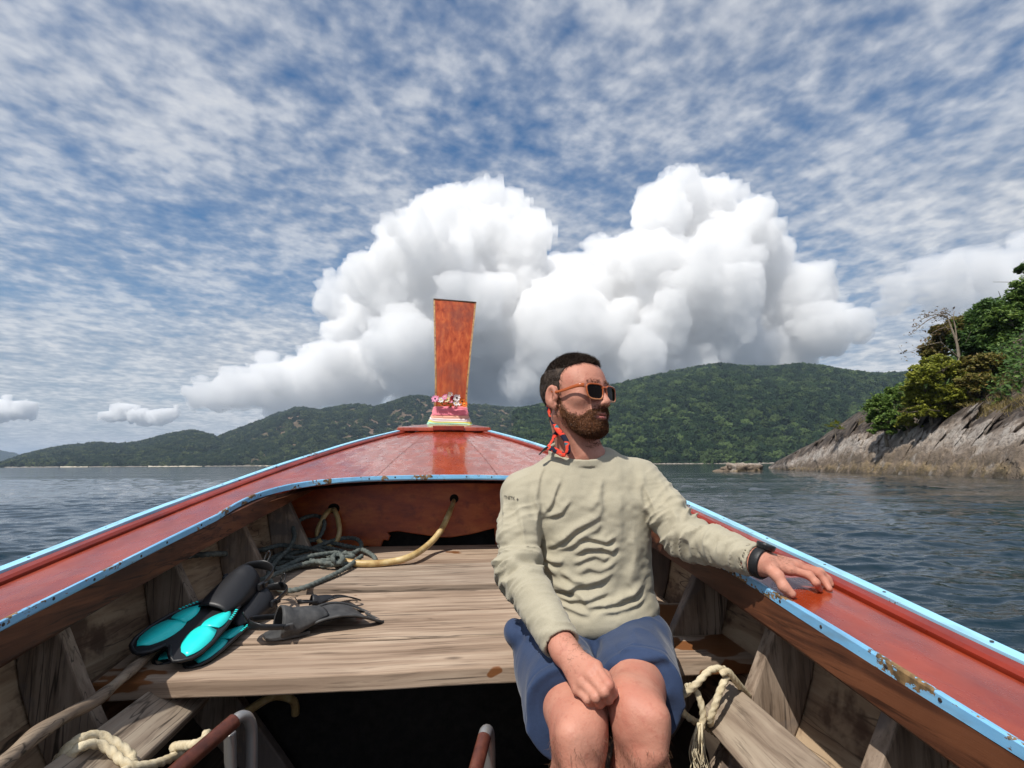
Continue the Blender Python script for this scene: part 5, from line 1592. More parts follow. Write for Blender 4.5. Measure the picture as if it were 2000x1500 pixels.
hit = cast([(984.5 + 21.5 * v.co.x / wmax, 974.0 + 2.6 * v.co.x / wmax - 9.6 * v.co.y) for v in tme.vertices])
for v, w_ in zip(tme.vertices, hit): v.co = Vector(w_ - np.array([0, 0.0012, 0]) - parent_off(shirt))
M_PRINT = Mat('grey_print', (0.12, 0.105, 0.085), 0.8, 0.1).m
tme.materials.append(M_PRINT)
to_ = bpy.data.objects.new('sleeve_print', tme); C.objects.link(to_); to_.parent = shirt
dm = [w_ - np.array([0, 0.0012, 0]) - parent_off(shirt) for w_ in cast([(1010.5 + a_, 975 + b_) for a_, b_ in ((-2.2, 0), (0, -2.2), (2.2, 0), (0, 2.2))])]
mesh_obj('sleeve_print_dot', [tuple(v) for v in dm], [(3, 2, 1, 0)], M_PRINT, shirt)

# ---- sunglasses (worn: a thing of its own)
GL = empty('sunglasses', tuple(from_head((0.095, 0, 0.0))), 0, 'orange framed sunglasses with dark lenses and a red strap worn by the man', 'sunglasses')
mg = Mat('amber_plastic', (0.50, 0.14, 0.03), 0.25, 0.5)
_z = mg.xyz()[2]
mg.color(mg.ramp(mg.math('MULTIPLY_ADD', _z, 22.0, ), [(0.0, (0.62, 0.40, 0.24)), (1.0, (0.50, 0.12, 0.02))]) if False else mg.ramp(mg.math('ADD', mg.math('MULTIPLY', _z, 20.0), 0.55), [(0.05, (0.46, 0.22, 0.10)), (0.45, (0.40, 0.085, 0.012))]))
mg.b.inputs['Coat Weight'].default_value = 0.4
M_AMB = mg.m
M_LENS = Mat('dark_lens', (0.005, 0.003, 0.002), 0.08, 0.10).m
goff = np.array(GL.location)
def tube(pts, rs, n=8, flat=None, closed=False, twist=None):
    pts = np.asarray(pts, float); N_ = len(pts)
    t = np.gradient(pts, axis=0)
    if closed: t = np.roll(pts, -1, 0) - np.roll(pts, 1, 0)
    t /= np.linalg.norm(t, axis=1)[:, None] + 1e-12
    up = np.array([0.13, 0.31, 0.94]); s = np.cross(t[0], up); s /= np.linalg.norm(s)
    V = []
    rs = np.broadcast_to(np.asarray(rs, float), (N_,))
    for i_ in range(N_):
        s = s - t[i_] * (s @ t[i_]); s /= np.linalg.norm(s); b = np.cross(t[i_], s)
        if flat is not None:
            fd = np.asarray(flat if np.ndim(flat) == 1 else flat[i_], float); s = fd - t[i_] * (fd @ t[i_]); s /= np.linalg.norm(s); b = np.cross(t[i_], s)
        for k in range(n):
            a_ = 2 * math.pi * k / n
            r0 = rs[i_] if twist is None else rs[i_] * twist(a_, i_)
            V.append(pts[i_] + r0 * (math.cos(a_) * s * (1 if flat is None else 1.0) + math.sin(a_) * b * (1 if flat is None else 0.28)))
    Fq = []
    for i_ in range(N_ if closed else N_ - 1):
        j_ = (i_ + 1) % N_
        for k in range(n): Fq.append((i_ * n + k, i_ * n + (k + 1) % n, j_ * n + (k + 1) % n, j_ * n + k))
    if not closed: Fq += [tuple(range(n - 1, -1, -1)), tuple((N_ - 1) * n + k for k in range(n))]
    return V, Fq
def smooth_path(pts, n):
    pts = np.asarray(pts, float); m = len(pts)
    t = np.linspace(0, m - 1, n); out = []
    for q in t:
        i_ = min(int(q), m - 2); f = q - i_
        p0 = pts[max(i_ - 1, 0)]; p1 = pts[i_]; p2 = pts[i_ + 1]; p3 = pts[min(i_ + 2, m - 1)]
        out.append(0.5 * ((2 * p1) + (-p0 + p2) * f + (2 * p0 - 5 * p1 + 4 * p2 - p3) * f ** 2 + (-p0 + 3 * p1 - 3 * p2 + p3) * f ** 3))
    return np.array(out)
def lens_outline(s, n=40):
    out = []
    for k in range(n):
        a_ = 2 * math.pi * k / n
        c, q = math.cos(a_), math.sin(a_)
        e = 3.4
        x = 0.0255 * math.copysign(abs(c) ** (2 / e), c); y = 0.0205 * math.copysign(abs(q) ** (2 / e), q)
        x *= 1 + 0.10 * (y / 0.02)          # wider at the brow
        l = s * 0.0335 + x
        f = 0.1035 - 3.4 * l * l - 0.06 * (y - 0.02) * 1.0
        out.append((f, l, y - 0.001))
    return out
def hw(pts): return np.array([from_head(p) for p in pts]) - goff
for s in (-1, 1):
    o_ = lens_outline(s)
    V, Fq = tube(hw(o_), 0.0024, 8, closed=True)
    mesh_obj('frame_rim', V, Fq, M_AMB, GL, True)
    c = np.mean(np.array(o_), 0) + np.array([0.002, 0, 0])
    V = list(hw([tuple(c)])) + list(hw(o_)); n = len(o_)
    mesh_obj('lens', V, [(0, 1 + k, 1 + (k + 1) % n) for k in range(n)], M_LENS, GL, True)
    # temple arm
    pa_ = [(0.0885, s * 0.0640, 0.014), (0.080, s * 0.0735, 0.014), (0.060, s * 0.0790, 0.011), (0.030, s * 0.0815, 0.006), (0.0, s * 0.0830, 0.004), (-0.016, s * 0.0835, 0.010)]
    sp = smooth_path(pa_, 24)
    V, Fq = tube(hw([tuple(q) for q in sp]), np.interp(np.linspace(0, 1, 24), [0, 0.15, 0.6, 1], [0.0058, 0.0052, 0.0040, 0.0032]), 8, flat=hu)
    mesh_obj('temple_arm', V, Fq, M_AMB, GL, True)
V, Fq = tube(hw([(0.1005, -0.011, 0.010), (0.1050, -0.004, 0.0125), (0.1050, 0.004, 0.0125), (0.1005, 0.011, 0.010)]), 0.0034, 8)
mesh_obj('bridge', V, Fq, M_AMB, GL, True)
ms = Mat('red_navy_strap', (0.6, 0.06, 0.03), 0.8, 0.2)
_n = ms.noise(ms.coord(), 42, 2, 0.5)
_c = ms.ramp(_n, [(0.42, (0.012, 0.016, 0.035)), (0.47, (0.012, 0.016, 0.035)), (0.50, (0.66, 0.055, 0.03)), (0.60, (0.72, 0.10, 0.05)), (0.64, (0.05, 0.16, 0.20))], 'CONSTANT')
ms.color(_c)
M_STRAP = ms.m
for pts in ([from_head((-0.016, -0.0835, 0.010)), P(1082, 771, 1.548), P(1073, 778, 1.578), P(1073, 800, 1.588), P(1080, 822, 1.568), P(1088, 838, 1.540), P(1101, 853, 1.523), P(1108, 868, 1.513), P(1109, 882, 1.510), P(1100, 888, 1.514), P(1086, 880, 1.523), P(1070, 874, 1.538)],
            [P(1090, 842, 1.558), P(1083, 852, 1.563), P(1076, 864, 1.553), P(1070, 873, 1.540)]):
    sp = smooth_path(pts, 40)
    V, Fq = tube(sp - goff, 0.0072, 8, flat=np.array([0.75, -0.2, 0.55]))
    mesh_obj('strap', V, Fq, M_STRAP, GL, True)
M_BLK = Mat('black_plastic', (0.012, 0.012, 0.013), 0.35, 0.5).m
sp = smooth_path([P(1071, 874, 1.538), P(1062, 879, 1.540), P(1053, 888, 1.540)], 12)
V, Fq = tube(sp - goff, [0.007] * 12, 8, flat=np.array([0.5, -0.5, 0.6]))
mesh_obj('strap_slider', V, Fq, M_BLK, GL, True)

# ---- wrist watch (worn: a thing of its own)
ax_w = unit(WR_L - EL_L); wc = WR_L + ax_w * 0.003
WA = empty('wristwatch', tuple(wc), 0, "black sports watch on the man's wrist resting on the rail", 'watch')
s1 = unit(np.cross(ax_w, (0, 0, 1))); s2 = np.cross(s1, ax_w)
ring = [s1 * 0.0305 * math.cos(a_) + s2 * 0.0315 * math.sin(a_) for a_ in np.linspace(0, 2 * math.pi, 48, endpoint=False)]
V, Fq = tube(ring, 0.0118, 10, flat=ax_w, closed=True)
mb2 = Mat('black_rubber', (0.013, 0.013, 0.014), 0.5, 0.4); mb2.bump(mb2.noise(mb2.coord(), 180, 2, 0.5), 0.3, 0.002)
band = mesh_obj('band', V, Fq, mb2.m, WA, True)
for a_ in np.linspace(3.5, 5.2, 8):
    c_ = s1 * 0.0338 * math.cos(a_) + s2 * 0.0348 * math.sin(a_)
    nd = unit(c_)
    tt_ = np.cross(ax_w, nd)
    V = [tuple(c_ + ax_w * i_ * 0.0075 + tt_ * j_ * 0.0013 + nd * k_ * 0.0008) for i_ in (-1, 1) for j_ in (-1, 1) for k_ in (-1, 1)]
    mesh_obj('band_ridge', V, fix(V, BOXF), M_BLK, band)
cd = unit(s2 * 0.92 + s1 * -0.15 + np.array([0.1, 0.0, 0.0])); cc = cd * 0.0355; e1 = np.cross(cd, ax_w); e1 /= np.linalg.norm(e1); e2 = np.cross(e1, cd)
def disc_stack(levels, n=24):
    V = []; Fq = []
    for h_, r_0 in levels:
        for k in range(n): V.append(cc + cd * h_ + r_0 * (math.cos(6.2832 * k / n) * e1 + math.sin(6.2832 * k / n) * e2))
    for l_ in range(len(levels) - 1):
        for k in range(n): Fq.append((l_ * n + k, l_ * n + (k + 1) % n, (l_ + 1) * n + (k + 1) % n, (l_ + 1) * n + k))
    Fq.append(tuple((len(levels) - 1) * n + k for k in range(n))); Fq.append(tuple(range(n - 1, -1, -1)))
    return V, Fq
V, Fq = disc_stack([(-0.004, 0.019), (0.004, 0.0205), (0.0075, 0.0200), (0.0085, 0.0180), (0.0078, 0.0165)])
bevel(mesh_obj('case', V, Fq, M_BLK, WA), 0.0006)
V, Fq = disc_stack([(0.0070, 0.0163), (0.0082, 0.0163)])
mesh_obj('dial', V, Fq, M_LENS, WA)
# ================================================================== LOOSE THINGS IN THE BOAT
def Pplat(x, y, dz=0.0):
    Yv = 2.0
    for it in range(40):
        w = P(x, y, Yv); u, v = to_boat(w[0], w[1])
        w2 = Pz(x, y, plat_z(v) + (0.012 if v > 2.185 else 0.0) + dz); Yv = 0.6 * Yv + 0.4 * w2[1]
    return P(x, y, Yv)
def rope_mat(name, c0, c1, rough=0.85):
    m = Mat(name, c0, rough, 0.2)
    p = m.coord()
    m.color(m.ramp(m.noise(p, 60, 3, 0.6), [(0.35, c0), (0.65, c1)]))
    m.bump(m.noise(p, 420, 3, 0.6), 0.5, 0.002)
    return m.m
M_TEAL = rope_mat('grey_green_rope', (0.075, 0.090, 0.085), (0.155, 0.170, 0.155))
M_CREAM = rope_mat('cream_rope', (0.50, 0.41, 0.26), (0.66, 0.57, 0.40))
mh = Mat('yellowed_hose', (0.50, 0.34, 0.13), 0.4, 0.4)
mh.color(mh.ramp(mh.noise(mh.coord(), 22, 4, 0.6), [(0.3, (0.34, 0.20, 0.075)), (0.5, (0.52, 0.37, 0.16)), (0.7, (0.62, 0.49, 0.27))]))
mh.bump(mh.noise(mh.coord(), 80, 3, 0.6), 0.2, 0.003)
M_HOSE = mh.m
def rope(name, pts, r, mat, parent, org, pitch=None, n=None, seed=0):
    pts = np.asarray(pts, float)
    L = np.linalg.norm(np.diff(pts, axis=0), axis=1).sum()
    n = n or int(max(24, L / (r * 0.42)))
    sp = smooth_path(pts, n)
    d = np.concatenate([[0], np.cumsum(np.linalg.norm(np.diff(sp, axis=0), axis=1))])
    m_ = max(20, int(d[-1] / (r * 0.42)))
    q = np.linspace(0, d[-1], m_)
    sp = np.stack([np.interp(q, d, sp[:, k]) for k in range(3)], 1)
    pitch = pitch or r * 6.5
    ph = q / pitch * 2 * math.pi
    tw = lambda a_, i_: 0.72 + 0.34 * abs(math.cos(1.5 * (a_ - ph[i_])))
    V, Fq = tube(sp - org, r, 12, twist=tw)
    return mesh_obj(name, V, Fq, mat, parent, True)
# ---- coiled mooring line
RC = Pplat(620, 1085); 
coil = empty('mooring_rope', tuple(RC), 0, 'grey green twisted rope lying in a loose coil on the platform', 'rope')
def RP(l): return [Pplat(x, y, h) for x, y, h in l]
r0 = 0.0096
paths = [
    [P(330, 1098, 1.95), P(372, 1086, 2.02), P(420, 1082, 2.08)] + RP([(471, 1081, .045), (515, 1073, .06), (547, 1065, .06), (581, 1068, .05), (615, 1073, .045), (650, 1082, .03), (690, 1080, .02), (706, 1066, .035), (697, 1053, .05), (672, 1051, .05), (641, 1059, .045), (607, 1072, .03), (566, 1083, .02), (530, 1105, .012), (526, 1113, .012), (560, 1110, .02), (610, 1098, .03), (655, 1092, .035)]),
    RP([(707, 1086, .030), (675, 1110, .018), (632, 1132, .012), (590, 1149, .012), (556, 1154, .012), (536, 1146, .012), (525, 1127, .02), (529, 1112, .03), (542, 1093, .04), (564, 1072, .055), (575, 1049, .09), (573, 1032, .12), (581, 1020, .14), (598, 1010, .15), (622, 1008, .14), (634, 1022, .12), (622, 1050, .06), (590, 1060, .04)]),
    RP([(583, 1057, .04), (607, 1054, .045), (641, 1059, .04), (675, 1066, .035), (709, 1074, .025), (731, 1088, .012), (728, 1100, .012), (690, 1102, .014), (640, 1100, .03), (590, 1092, .03), (545, 1088, .03), (522, 1104, .014), (545, 1110, .02), (600, 1088, .045), (658, 1079, .04)]),
    RP([(495, 1138, .012), (525, 1127, .03), (549, 1117, .03), (580, 1106, .02), (620, 1100, .02), (662, 1092, .03), (664, 1082, .035), (650, 1086, .03), (654, 1098, .03), (668, 1094, .03)]),
    RP([(520, 1096, .012), (560, 1078, .02), (600, 1076, .02), (640, 1070, .03), (690, 1086, .02), (660, 1088, .025), (610, 1084, .02), (560, 1096, .012), (540, 1102, .012)])]
for k, p_ in enumerate(paths): rope('rope_coil', p_, r0, M_TEAL, coil, RC)
rope('rope_knot', RP([(648, 1098, .02), (656, 1086, .05), (666, 1084, .055), (668, 1096, .04), (656, 1100, .035), (650, 1090, .055), (660, 1080, .05), (670, 1090, .05), (662, 1101, .03), (640, 1104, .02), (628, 1106, .014)]), r0 * 0.95, M_TEAL, coil, RC)
# ---- yellowed hose sheaths on the mooring line
HO = Pplat(760, 1098)
hose = empty('hose', tuple(HO), 0, 'long yellowed hose curving from a bulkhead hole down to the rope', 'hose')
def bulk_pt(x, y, dv=0.0):
    Yv = 2.8
    for it in range(30):
        w = P(x, y, Yv); u, v = to_boat(w[0], w[1]); Yv += 0.7 * (vb_ + dv - v)
    return P(x, y, Yv)
hp = [bulk_pt(887, 974, 0.02), bulk_pt(884, 985, -0.03), bulk_pt(876, 1005, -0.09), bulk_pt(862, 1034, -0.15), bulk_pt(840, 1061, -0.20)] + RP([(806, 1085, .035), (765, 1097, .018), (720, 1101, .016), (680, 1098, .02), (662, 1094, .022)])
sp = smooth_path(hp, 60)
V, Fq = tube(sp - HO, np.interp(np.linspace(0, 1, 60), [0, 0.12, 0.2, 1], [0.010, 0.011, 0.0135, 0.0145]), 12)
mesh_obj('hose_tube', V, Fq, M_HOSE, hose, True)
HL = bulk_pt(650, 1050, -0.05)
loop = empty('hose_loop', tuple(HL), 0, 'short yellowed hose hanging in a teardrop loop from the bulkhead', 'hose')
hp = [bulk_pt(652, 994, 0.02), bulk_pt(640, 1000, -0.03), bulk_pt(628, 1018, -0.05), bulk_pt(620, 1040, -0.07), bulk_pt(624, 1058, -0.09), bulk_pt(640, 1066, -0.10), bulk_pt(656, 1058, -0.09), bulk_pt(663, 1038, -0.07), bulk_pt(660, 1014, -0.05), bulk_pt(654, 998, -0.03), bulk_pt(652, 994, 0.02)]
sp = smooth_path(hp, 60)
V, Fq = tube(sp - HL, 0.0115, 12)
mesh_obj('hose_tube', V, Fq, M_HOSE, loop, True)
for x, y, rr in ((887, 974, 0.022), (652, 993, 0.024)):
    c = bulk_pt(x, y, -0.0015); u, v = to_boat(c[0], c[1])
    V = [(u + rr * math.cos(a_) * (1.15 if x < 700 else 1), v, c[2] + rr * math.sin(a_)) for a_ in np.linspace(0, 6.2832, 14, endpoint=False)]
    mesh_obj('painted_hose_hole', V, [tuple(range(14))], M_DARK, boat)  # flat disc painted black to stand for the shade inside the hole
# ---- rough wooden pole
mpole = wood('weathered_pole_wood', (0.36, 0.28, 0.20), (0.25, 0.185, 0.13), (0.12, 0.085, 0.06), 'v', 0.8, knots=False)
pp = [P(-70, 1555, 0.90), P(10, 1488, 0.99), P(75, 1432, 1.09), P(140, 1392, 1.19), P(178, 1374, 1.25), P(215, 1345, 1.33), P(255, 1310, 1.46), Pplat(300, 1272, 0.022), Pplat(345, 1234, 0.020)]
PO = pp[3]
sp = smooth_path(pp, 70)
rp = 0.0145 + 0.0018 * np.sin(np.linspace(0, 31, 70)) * np.sin(np.linspace(0, 7, 70)) - 0.003 * np.linspace(0, 1, 70)
V, Fq = tube(sp - PO, rp, 10)
tag(mesh_obj('wooden_pole', np.array([tuple(v) for v in V]), fix(V, Fq), mpole, None, True), 'rough wooden pole leaning along the left side onto the platform', 'pole').location = PO
# ---- cream ropes on the beams
_d = unit(LBw1 - LBw0); _cw = np.cross(LB1 - LB0, np.array([0.07, 0.3, 1.5]) - LB0)
_cw = np.array([_cw[0] * math.cos(BYAW) - _cw[1] * math.sin(BYAW), _cw[0] * math.sin(BYAW) + _cw[1] * math.cos(BYAW), _cw[2]])
_wd = unit(_cw - _d * (_cw @ _d)); _nb = np.cross(_d, _wd)
if _nb @ (np.array([0, 0, ZC]) - LBw0) < 0: _nb = -_nb
def on_beam(x, y, lift=0.012):
    o_, r_d = np.array([0, 0, ZC]), P(x, y, 1.0) - np.array([0, 0, ZC])
    pt_ = LBw0 + _nb * (0.0225 + lift)
    return o_ + r_d * (((pt_ - o_) @ _nb) / (r_d @ _nb))
CR = on_beam(190, 1440)
cr = empty('lashing_rope', tuple(CR), 0, 'cream twisted rope hitched round the left beam near the ladder', 'rope')
rope('rope_turn', [on_beam(112, 1492, -0.05), on_beam(122, 1474, -0.01), on_beam(150, 1448, 0.012), on_beam(187, 1437, 0.014), on_beam(215, 1447, 0.014), on_beam(240, 1463, 0.014), on_beam(257, 1480, 0.012), on_beam(252, 1498, 0.014), on_beam(235, 1515, 0.014)], 0.0105, M_CREAM, cr, CR)
rope('rope_turn', [on_beam(116, 1502, -0.05), on_beam(130, 1482, -0.01), on_beam(160, 1458, 0.014), on_beam(192, 1454, 0.016), on_beam(218, 1468, 0.016), on_beam(240, 1488, 0.018), on_beam(262, 1497, 0.02), on_beam(300, 1493, 0.02), on_beam(335, 1480, 0.02), on_beam(355, 1467, 0.02), on_beam(340, 1462, 0.03), on_beam(345, 1457, 0.03), P(375, 1455, 1.22), P(398, 1446, 1.24), P(404, 1432, 1.28)], 0.0092, M_CREAM, cr, CR)
CL = P(1405, 1330, 1.39)
cl = empty('lashing_rope', tuple(CL), 0, 'cream twisted rope with a frayed end knotted on the right beam', 'rope')
q = 1.345
rope('rope_turn', [P(1420, 1326, q), P(1412, 1309, q), P(1398, 1306, q - .01), P(1382, 1313, q - .02), P(1363, 1333, q - .03), P(1342, 1352, q - .02), P(1327, 1361, q), P(1325, 1376, q + .01), P(1337, 1395, q + .02), P(1360, 1411, q + .03), P(1384, 1423, q + .05), P(1408, 1440, q + .08)], 0.0078, M_CREAM, cl, CL)
rope('rope_turn', [P(1412, 1306, q + .03), P(1424, 1316, q), P(1414, 1332, q - .02), P(1403, 1358, q - .03), P(1394, 1385, q - .03), P(1387, 1408, q - .02), P(1392, 1425, q + .03)], 0.0078, M_CREAM, cl, CL)
rope('rope_turn', [P(1408, 1318, q - .02), P(1420, 1311, q - .02), P(1432, 1324, q - .01), P(1445, 1340, q + .01), P(1462, 1361, q + .05)], 0.0078, M_CREAM, cl, CL)
rope('rope_turn', [P(1330, 1352, q + .04), P(1345, 1340, q + .03), P(1358, 1348, q - .01), P(1368, 1370, q - .02), P(1373, 1395, q - .02), P(1371, 1415, q - .02), P(1366, 1432, q - .02)], 0.0074, M_CREAM, cl, CL)
rr_ = np.random.default_rng(5)
for k in range(26):
    a_, b_ = rr_.normal() * 4, rr_.normal() * 8
    p_ = [P(1368 + a_ * .5, 1412, q - .02 + rr_.normal() * .004), P(1364 + a_ * 1.4, 1440, q - .02 + rr_.normal() * .01), P(1362 + a_ * 2.0, 1470, q - .02 + rr_.normal() * .012), P(1366 + a_ * 2.2 + b_, 1500 + rr_.uniform(-15, 25), q - .02 + rr_.normal() * .015)]
    sp = smooth_path(p_, 16); V, Fq = tube(sp - CL, np.linspace(0.0024, 0.0010, 16), 5)
    mesh_obj('frayed_strand', V, Fq, M_CREAM, cl, True)
# ---- boarding ladder: two hooked rails
LA = P(460, 1450, 1.20)
lad = empty('boarding_ladder', tuple(LA), 0, 'rusty brown tube ladder with bare metal hooks lying in the well', 'ladder')
mru = Mat('brown_painted_tube', (0.14, 0.035, 0.018), 0.4, 0.5)
mru.color(mru.ramp(mru.noise(mru.coord(), 26, 4, 0.65), [(0.35, (0.055, 0.015, 0.009)), (0.55, (0.11, 0.030, 0.016)), (0.75, (0.19, 0.075, 0.040))]))
mru.bump(mru.noise(mru.coord(), 70, 4, 0.6), 0.3, 0.003)
mst = Mat('dull_steel_tube', (0.42, 0.40, 0.38), 0.42, 0.5, 0.75)
mst.bump(mst.noise(mst.coord(), 60, 3, 0.6), 0.15, 0.002)
def lrail(name, pts, r, mat):
    sp = smooth_path(pts, 40); V, Fq = tube(sp - LA, r, 14); return mesh_obj(name, V, Fq, mat, lad, True)
lrail('rail_tube', [P(250, 1600, 1.02), P(345, 1506, 1.13), P(400, 1458, 1.19), P(458, 1408, 1.255)], 0.0155, mru.m)
lrail('hook', [P(452, 1413, 1.249), P(468, 1400, 1.265), P(482, 1401, 1.28), P(490, 1416, 1.29), P(492, 1445, 1.295), P(491, 1560, 1.30)], 0.0115, mst.m)
lrail('brace', [P(449, 1432, 1.27), P(452, 1560, 1.28)], 0.012, mst.m)
lrail('rail_tube', [P(905, 1600, 1.08), P(930, 1500, 1.17), P(946, 1440, 1.23)], 0.0140, mru.m)
lrail('hook', [P(944, 1446, 1.224), P(949, 1430, 1.245), P(953, 1434, 1.265), P(955, 1470, 1.28), P(955, 1560, 1.29)], 0.0135, mst.m)
# ---- old hose end dim under the platform
UH = P(520, 1375, 1.75)
sp = smooth_path([P(450, 1420, 1.66), P(490, 1385, 1.7), P(535, 1360, 1.76), P(572, 1368, 1.80), P(577, 1395, 1.82)], 30)
V, Fq = tube(sp - UH, 0.012, 10)
o_ = tag(mesh_obj('hose_end', V, Fq, M_HOSE, None, True), 'bent end of old hose in the dark under the platform edge', 'hose'); o_.location = UH

# ---- swim fins
M_RUB = Mat('matt_black_rubber', (0.016, 0.016, 0.018), 0.45, 0.4)
M_RUB.bump(M_RUB.noise(M_RUB.coord(), 90, 3, 0.6), 0.15, 0.002); M_RUB = M_RUB.m
mgr = Mat('faded_grey_rubber', (0.055, 0.055, 0.056), 0.6, 0.3)
mgr.color(mgr.ramp(mgr.noise(mgr.coord(), 24, 4, 0.6), [(0.35, (0.040, 0.040, 0.041)), (0.65, (0.075, 0.074, 0.073))])); M_GRUB = mgr.m
mtq = Mat('turquoise_panel', (0.02, 0.62, 0.60), 0.32, 0.5)
mtq.color(mtq.ramp(mtq.noise(mtq.coord(), 14, 3, 0.5), [(0.3, (0.014, 0.70, 0.66)), (0.7, (0.035, 0.82, 0.78))])); M_TURQ = mtq.m
def half_w(x): return float(np.interp(x, [0.12, 0.20, 0.26, 0.34, 0.42, 0.48, 0.515, 0.53], [0.045, 0.056, 0.072, 0.088, 0.097, 0.096, 0.084, 0.060]))
def make_fin(heel, tip, up, label, panel, dark, group, scale=1.0, vents=False, fat=1.0):
    heel, tip = np.asarray(heel, float), np.asarray(tip, float)
    xa = unit(tip - heel); L = np.linalg.norm(tip - heel) / 0.53 * scale
    za = unit(np.asarray(up, float) - xa * (np.asarray(up, float) @ xa)); ya = np.cross(za, xa)
    root = empty('swim_fin', tuple(heel), 0, label, 'swim fin', group)
    root.rotation_mode = 'QUATERNION'
    root.matrix_world = Matrix.Translation(Vector(heel)) @ Matrix((tuple(xa), tuple(ya), tuple(za))).transposed().to_4x4() @ Matrix.Diagonal((L, L * fat, L * (1 + (fat - 1) * 0.7), 1.0))
    sag = lambda x: 0.010 - 0.30 * max(x - 0.2, 0) ** 2 + (0.035 * math.sin(max(min((x - 0.12) / 0.4, 1), 0) * math.pi) if vents else 0.0)
    # blade
    xs = np.linspace(0.14, 0.528, 26)
    V, Fq = [], []
    for x in xs:
        w = half_w(x)
        notch = max(0.0, x - 0.475) * 0.62
        for y in (-w, -w * 0.66, -w * 0.33, -notch - 0.0005, notch + 0.0005, w * 0.33, w * 0.66, w):
            if abs(y) < notch: y = math.copysign(notch, y)
            V.append((x, y, sag(x)))
    n = len(V); V = V + [(a, b, c - 0.005) for a, b, c in V]
    for i_ in range(25):
        for j_ in range(7):
            x = xs[i_]
            if j_ == 3 and x > 0.475: continue
            if vents and j_ in (1, 2, 4, 5) and 0.42 < x < 0.50: continue
            a = i_ * 8 + j_
            Fq += [(a, a + 8, a + 9, a + 1), (n + a, n + a + 1, n + a + 9, n + a + 8)]
    blade = mesh_obj('blade', V, Fq, dark, root, True)
    # raised black rails round the panels
    for s in (-1, 1):
        ed = [(x, s * (half_w(x) - 0.003), sag(x) + 0.002) for x in np.linspace(0.14, 0.525, 24)] + [(0.530, s * 0.05, sag(0.53)), (0.512, s * 0.026, sag(0.51)), (0.478, s * 0.006, sag(0.478) + 0.002)]
        Vt, Ft = tube(ed, 0.0052, 8); mesh_obj('edge_rail', Vt, Ft, dark, root, True)
        if panel is not None:
            for x0, x1 in ((0.245, 0.352), (0.366, 0.505)):
                pv = []
                N_ = 9
                for i_ in range(N_):
                    x = x0 + (x1 - x0) * i_ / (N_ - 1)
                    xt = (i_ / (N_ - 1))
                    e = math.sin(math.pi * min(max(xt, 0.03), 0.97)) ** 0.30
                    yi = 0.014 + 0.020 * (1 - e) + (0.016 * (1 - xt) if x0 < 0.3 else 0.020 * xt ** 3); yo = half_w(x) - 0.0095 - 0.018 * (1 - e)
                    slope = 0.010 * (1 if x0 < 0.3 else 1)
                    for t_ in (0, 0.5, 1): pv.append((x - 0.016 * (1 - t_) * (1 if x0 > 0.3 else -0.6), s * (yi + (yo - yi) * t_), sag(x) + 0.0022 + 0.0015 * math.sin(math.pi * t_)))
                pf = [(i_ * 3 + j_, (i_ + 1) * 3 + j_, (i_ + 1) * 3 + j_ + 1, i_ * 3 + j_ + 1) for i_ in range(N_ - 1) for j_ in range(2)]
                po = mesh_obj('panel', pv, pf, panel, root, True)
                sm_ = po.modifiers.new('thick', 'SOLIDIFY'); sm_.thickness = 0.003; sm_.offset = 0
    # foot pocket: open at the heel
    V, Fq = [], []
    xs2 = np.linspace(0.045, 0.262, 18); nA_ = 15
    for x in xs2:
        w = float(np.interp(x, [0.045, 0.10, 0.17, 0.22, 0.262], [0.047, 0.053, 0.054, 0.050, 0.040]))
        h_ = float(np.interp(x, [0.045, 0.08, 0.13, 0.19, 0.24, 0.262], [0.086, 0.080, 0.064, 0.042, 0.024, 0.014]))
        for k in range(nA_):
            a_ = math.pi * k / (nA_ - 1)
            V.append((x - 0.035 * math.sin(a_) * max(0, 1 - (x - 0.045) / 0.07) * -0.6, w * math.cos(a_), sag(x) + h_ * math.sin(a_) ** 0.85))
    for i_ in range(17):
        for k in range(nA_ - 1): Fq.append((i_ * nA_ + k, i_ * nA_ + k + 1, (i_ + 1) * nA_ + k + 1, (i_ + 1) * nA_ + k))
    fp = mesh_obj('foot_pocket', V, Fq, dark, root, True)
    sm_ = fp.modifiers.new('thick', 'SOLIDIFY'); sm_.thickness = 0.0045; sm_.offset = 1
    rim = [V[k] for k in range(nA_)]
    Vt, Ft = tube(rim, 0.0042, 8); mesh_obj('pocket_rim', Vt, Ft, dark, root, True)
    V = []
    for x in np.linspace(-0.01, 0.17, 12):
        w = float(np.interp(x, [-0.01, 0.01, 0.05, 0.1, 0.17], [0.022, 0.038, 0.046, 0.051, 0.053]))
        V += [(x, -w, 0.008), (x, w, 0.008), (x, w, -0.002), (x, -w, -0.002)]
    Fq = [(i_ * 4 + k, (i_ + 1) * 4 + k, (i_ + 1) * 4 + (k + 1) % 4, i_ * 4 + (k + 1) % 4) for i_ in range(11) for k in range(4)] + [(0, 1, 2, 3), (44, 47, 46, 45)]
    mesh_obj('foot_bed', V, fix(V, Fq), dark, root)
    # side fins of the pocket, buckles and heel strap
    for s in (-1, 1):
        o2 = mesh_obj('buckle', box_verts((0.075, s * 0.060, 0.040), 0.034, 0.012, 0.026), BOXF, dark, root); bevel(o2, 0.004)
        o2 = mesh_obj('buckle_lever', box_verts((0.060, s * 0.069, 0.044), 0.022, 0.007, 0.016), BOXF, M_BLK, root); bevel(o2, 0.002)
    st = smooth_path([(0.07, -0.060, 0.042), (0.02, -0.058, 0.050), (-0.045, -0.044, 0.058), (-0.075, 0.0, 0.060), (-0.045, 0.044, 0.058), (0.02, 0.058, 0.050), (0.07, 0.060, 0.042)], 40)
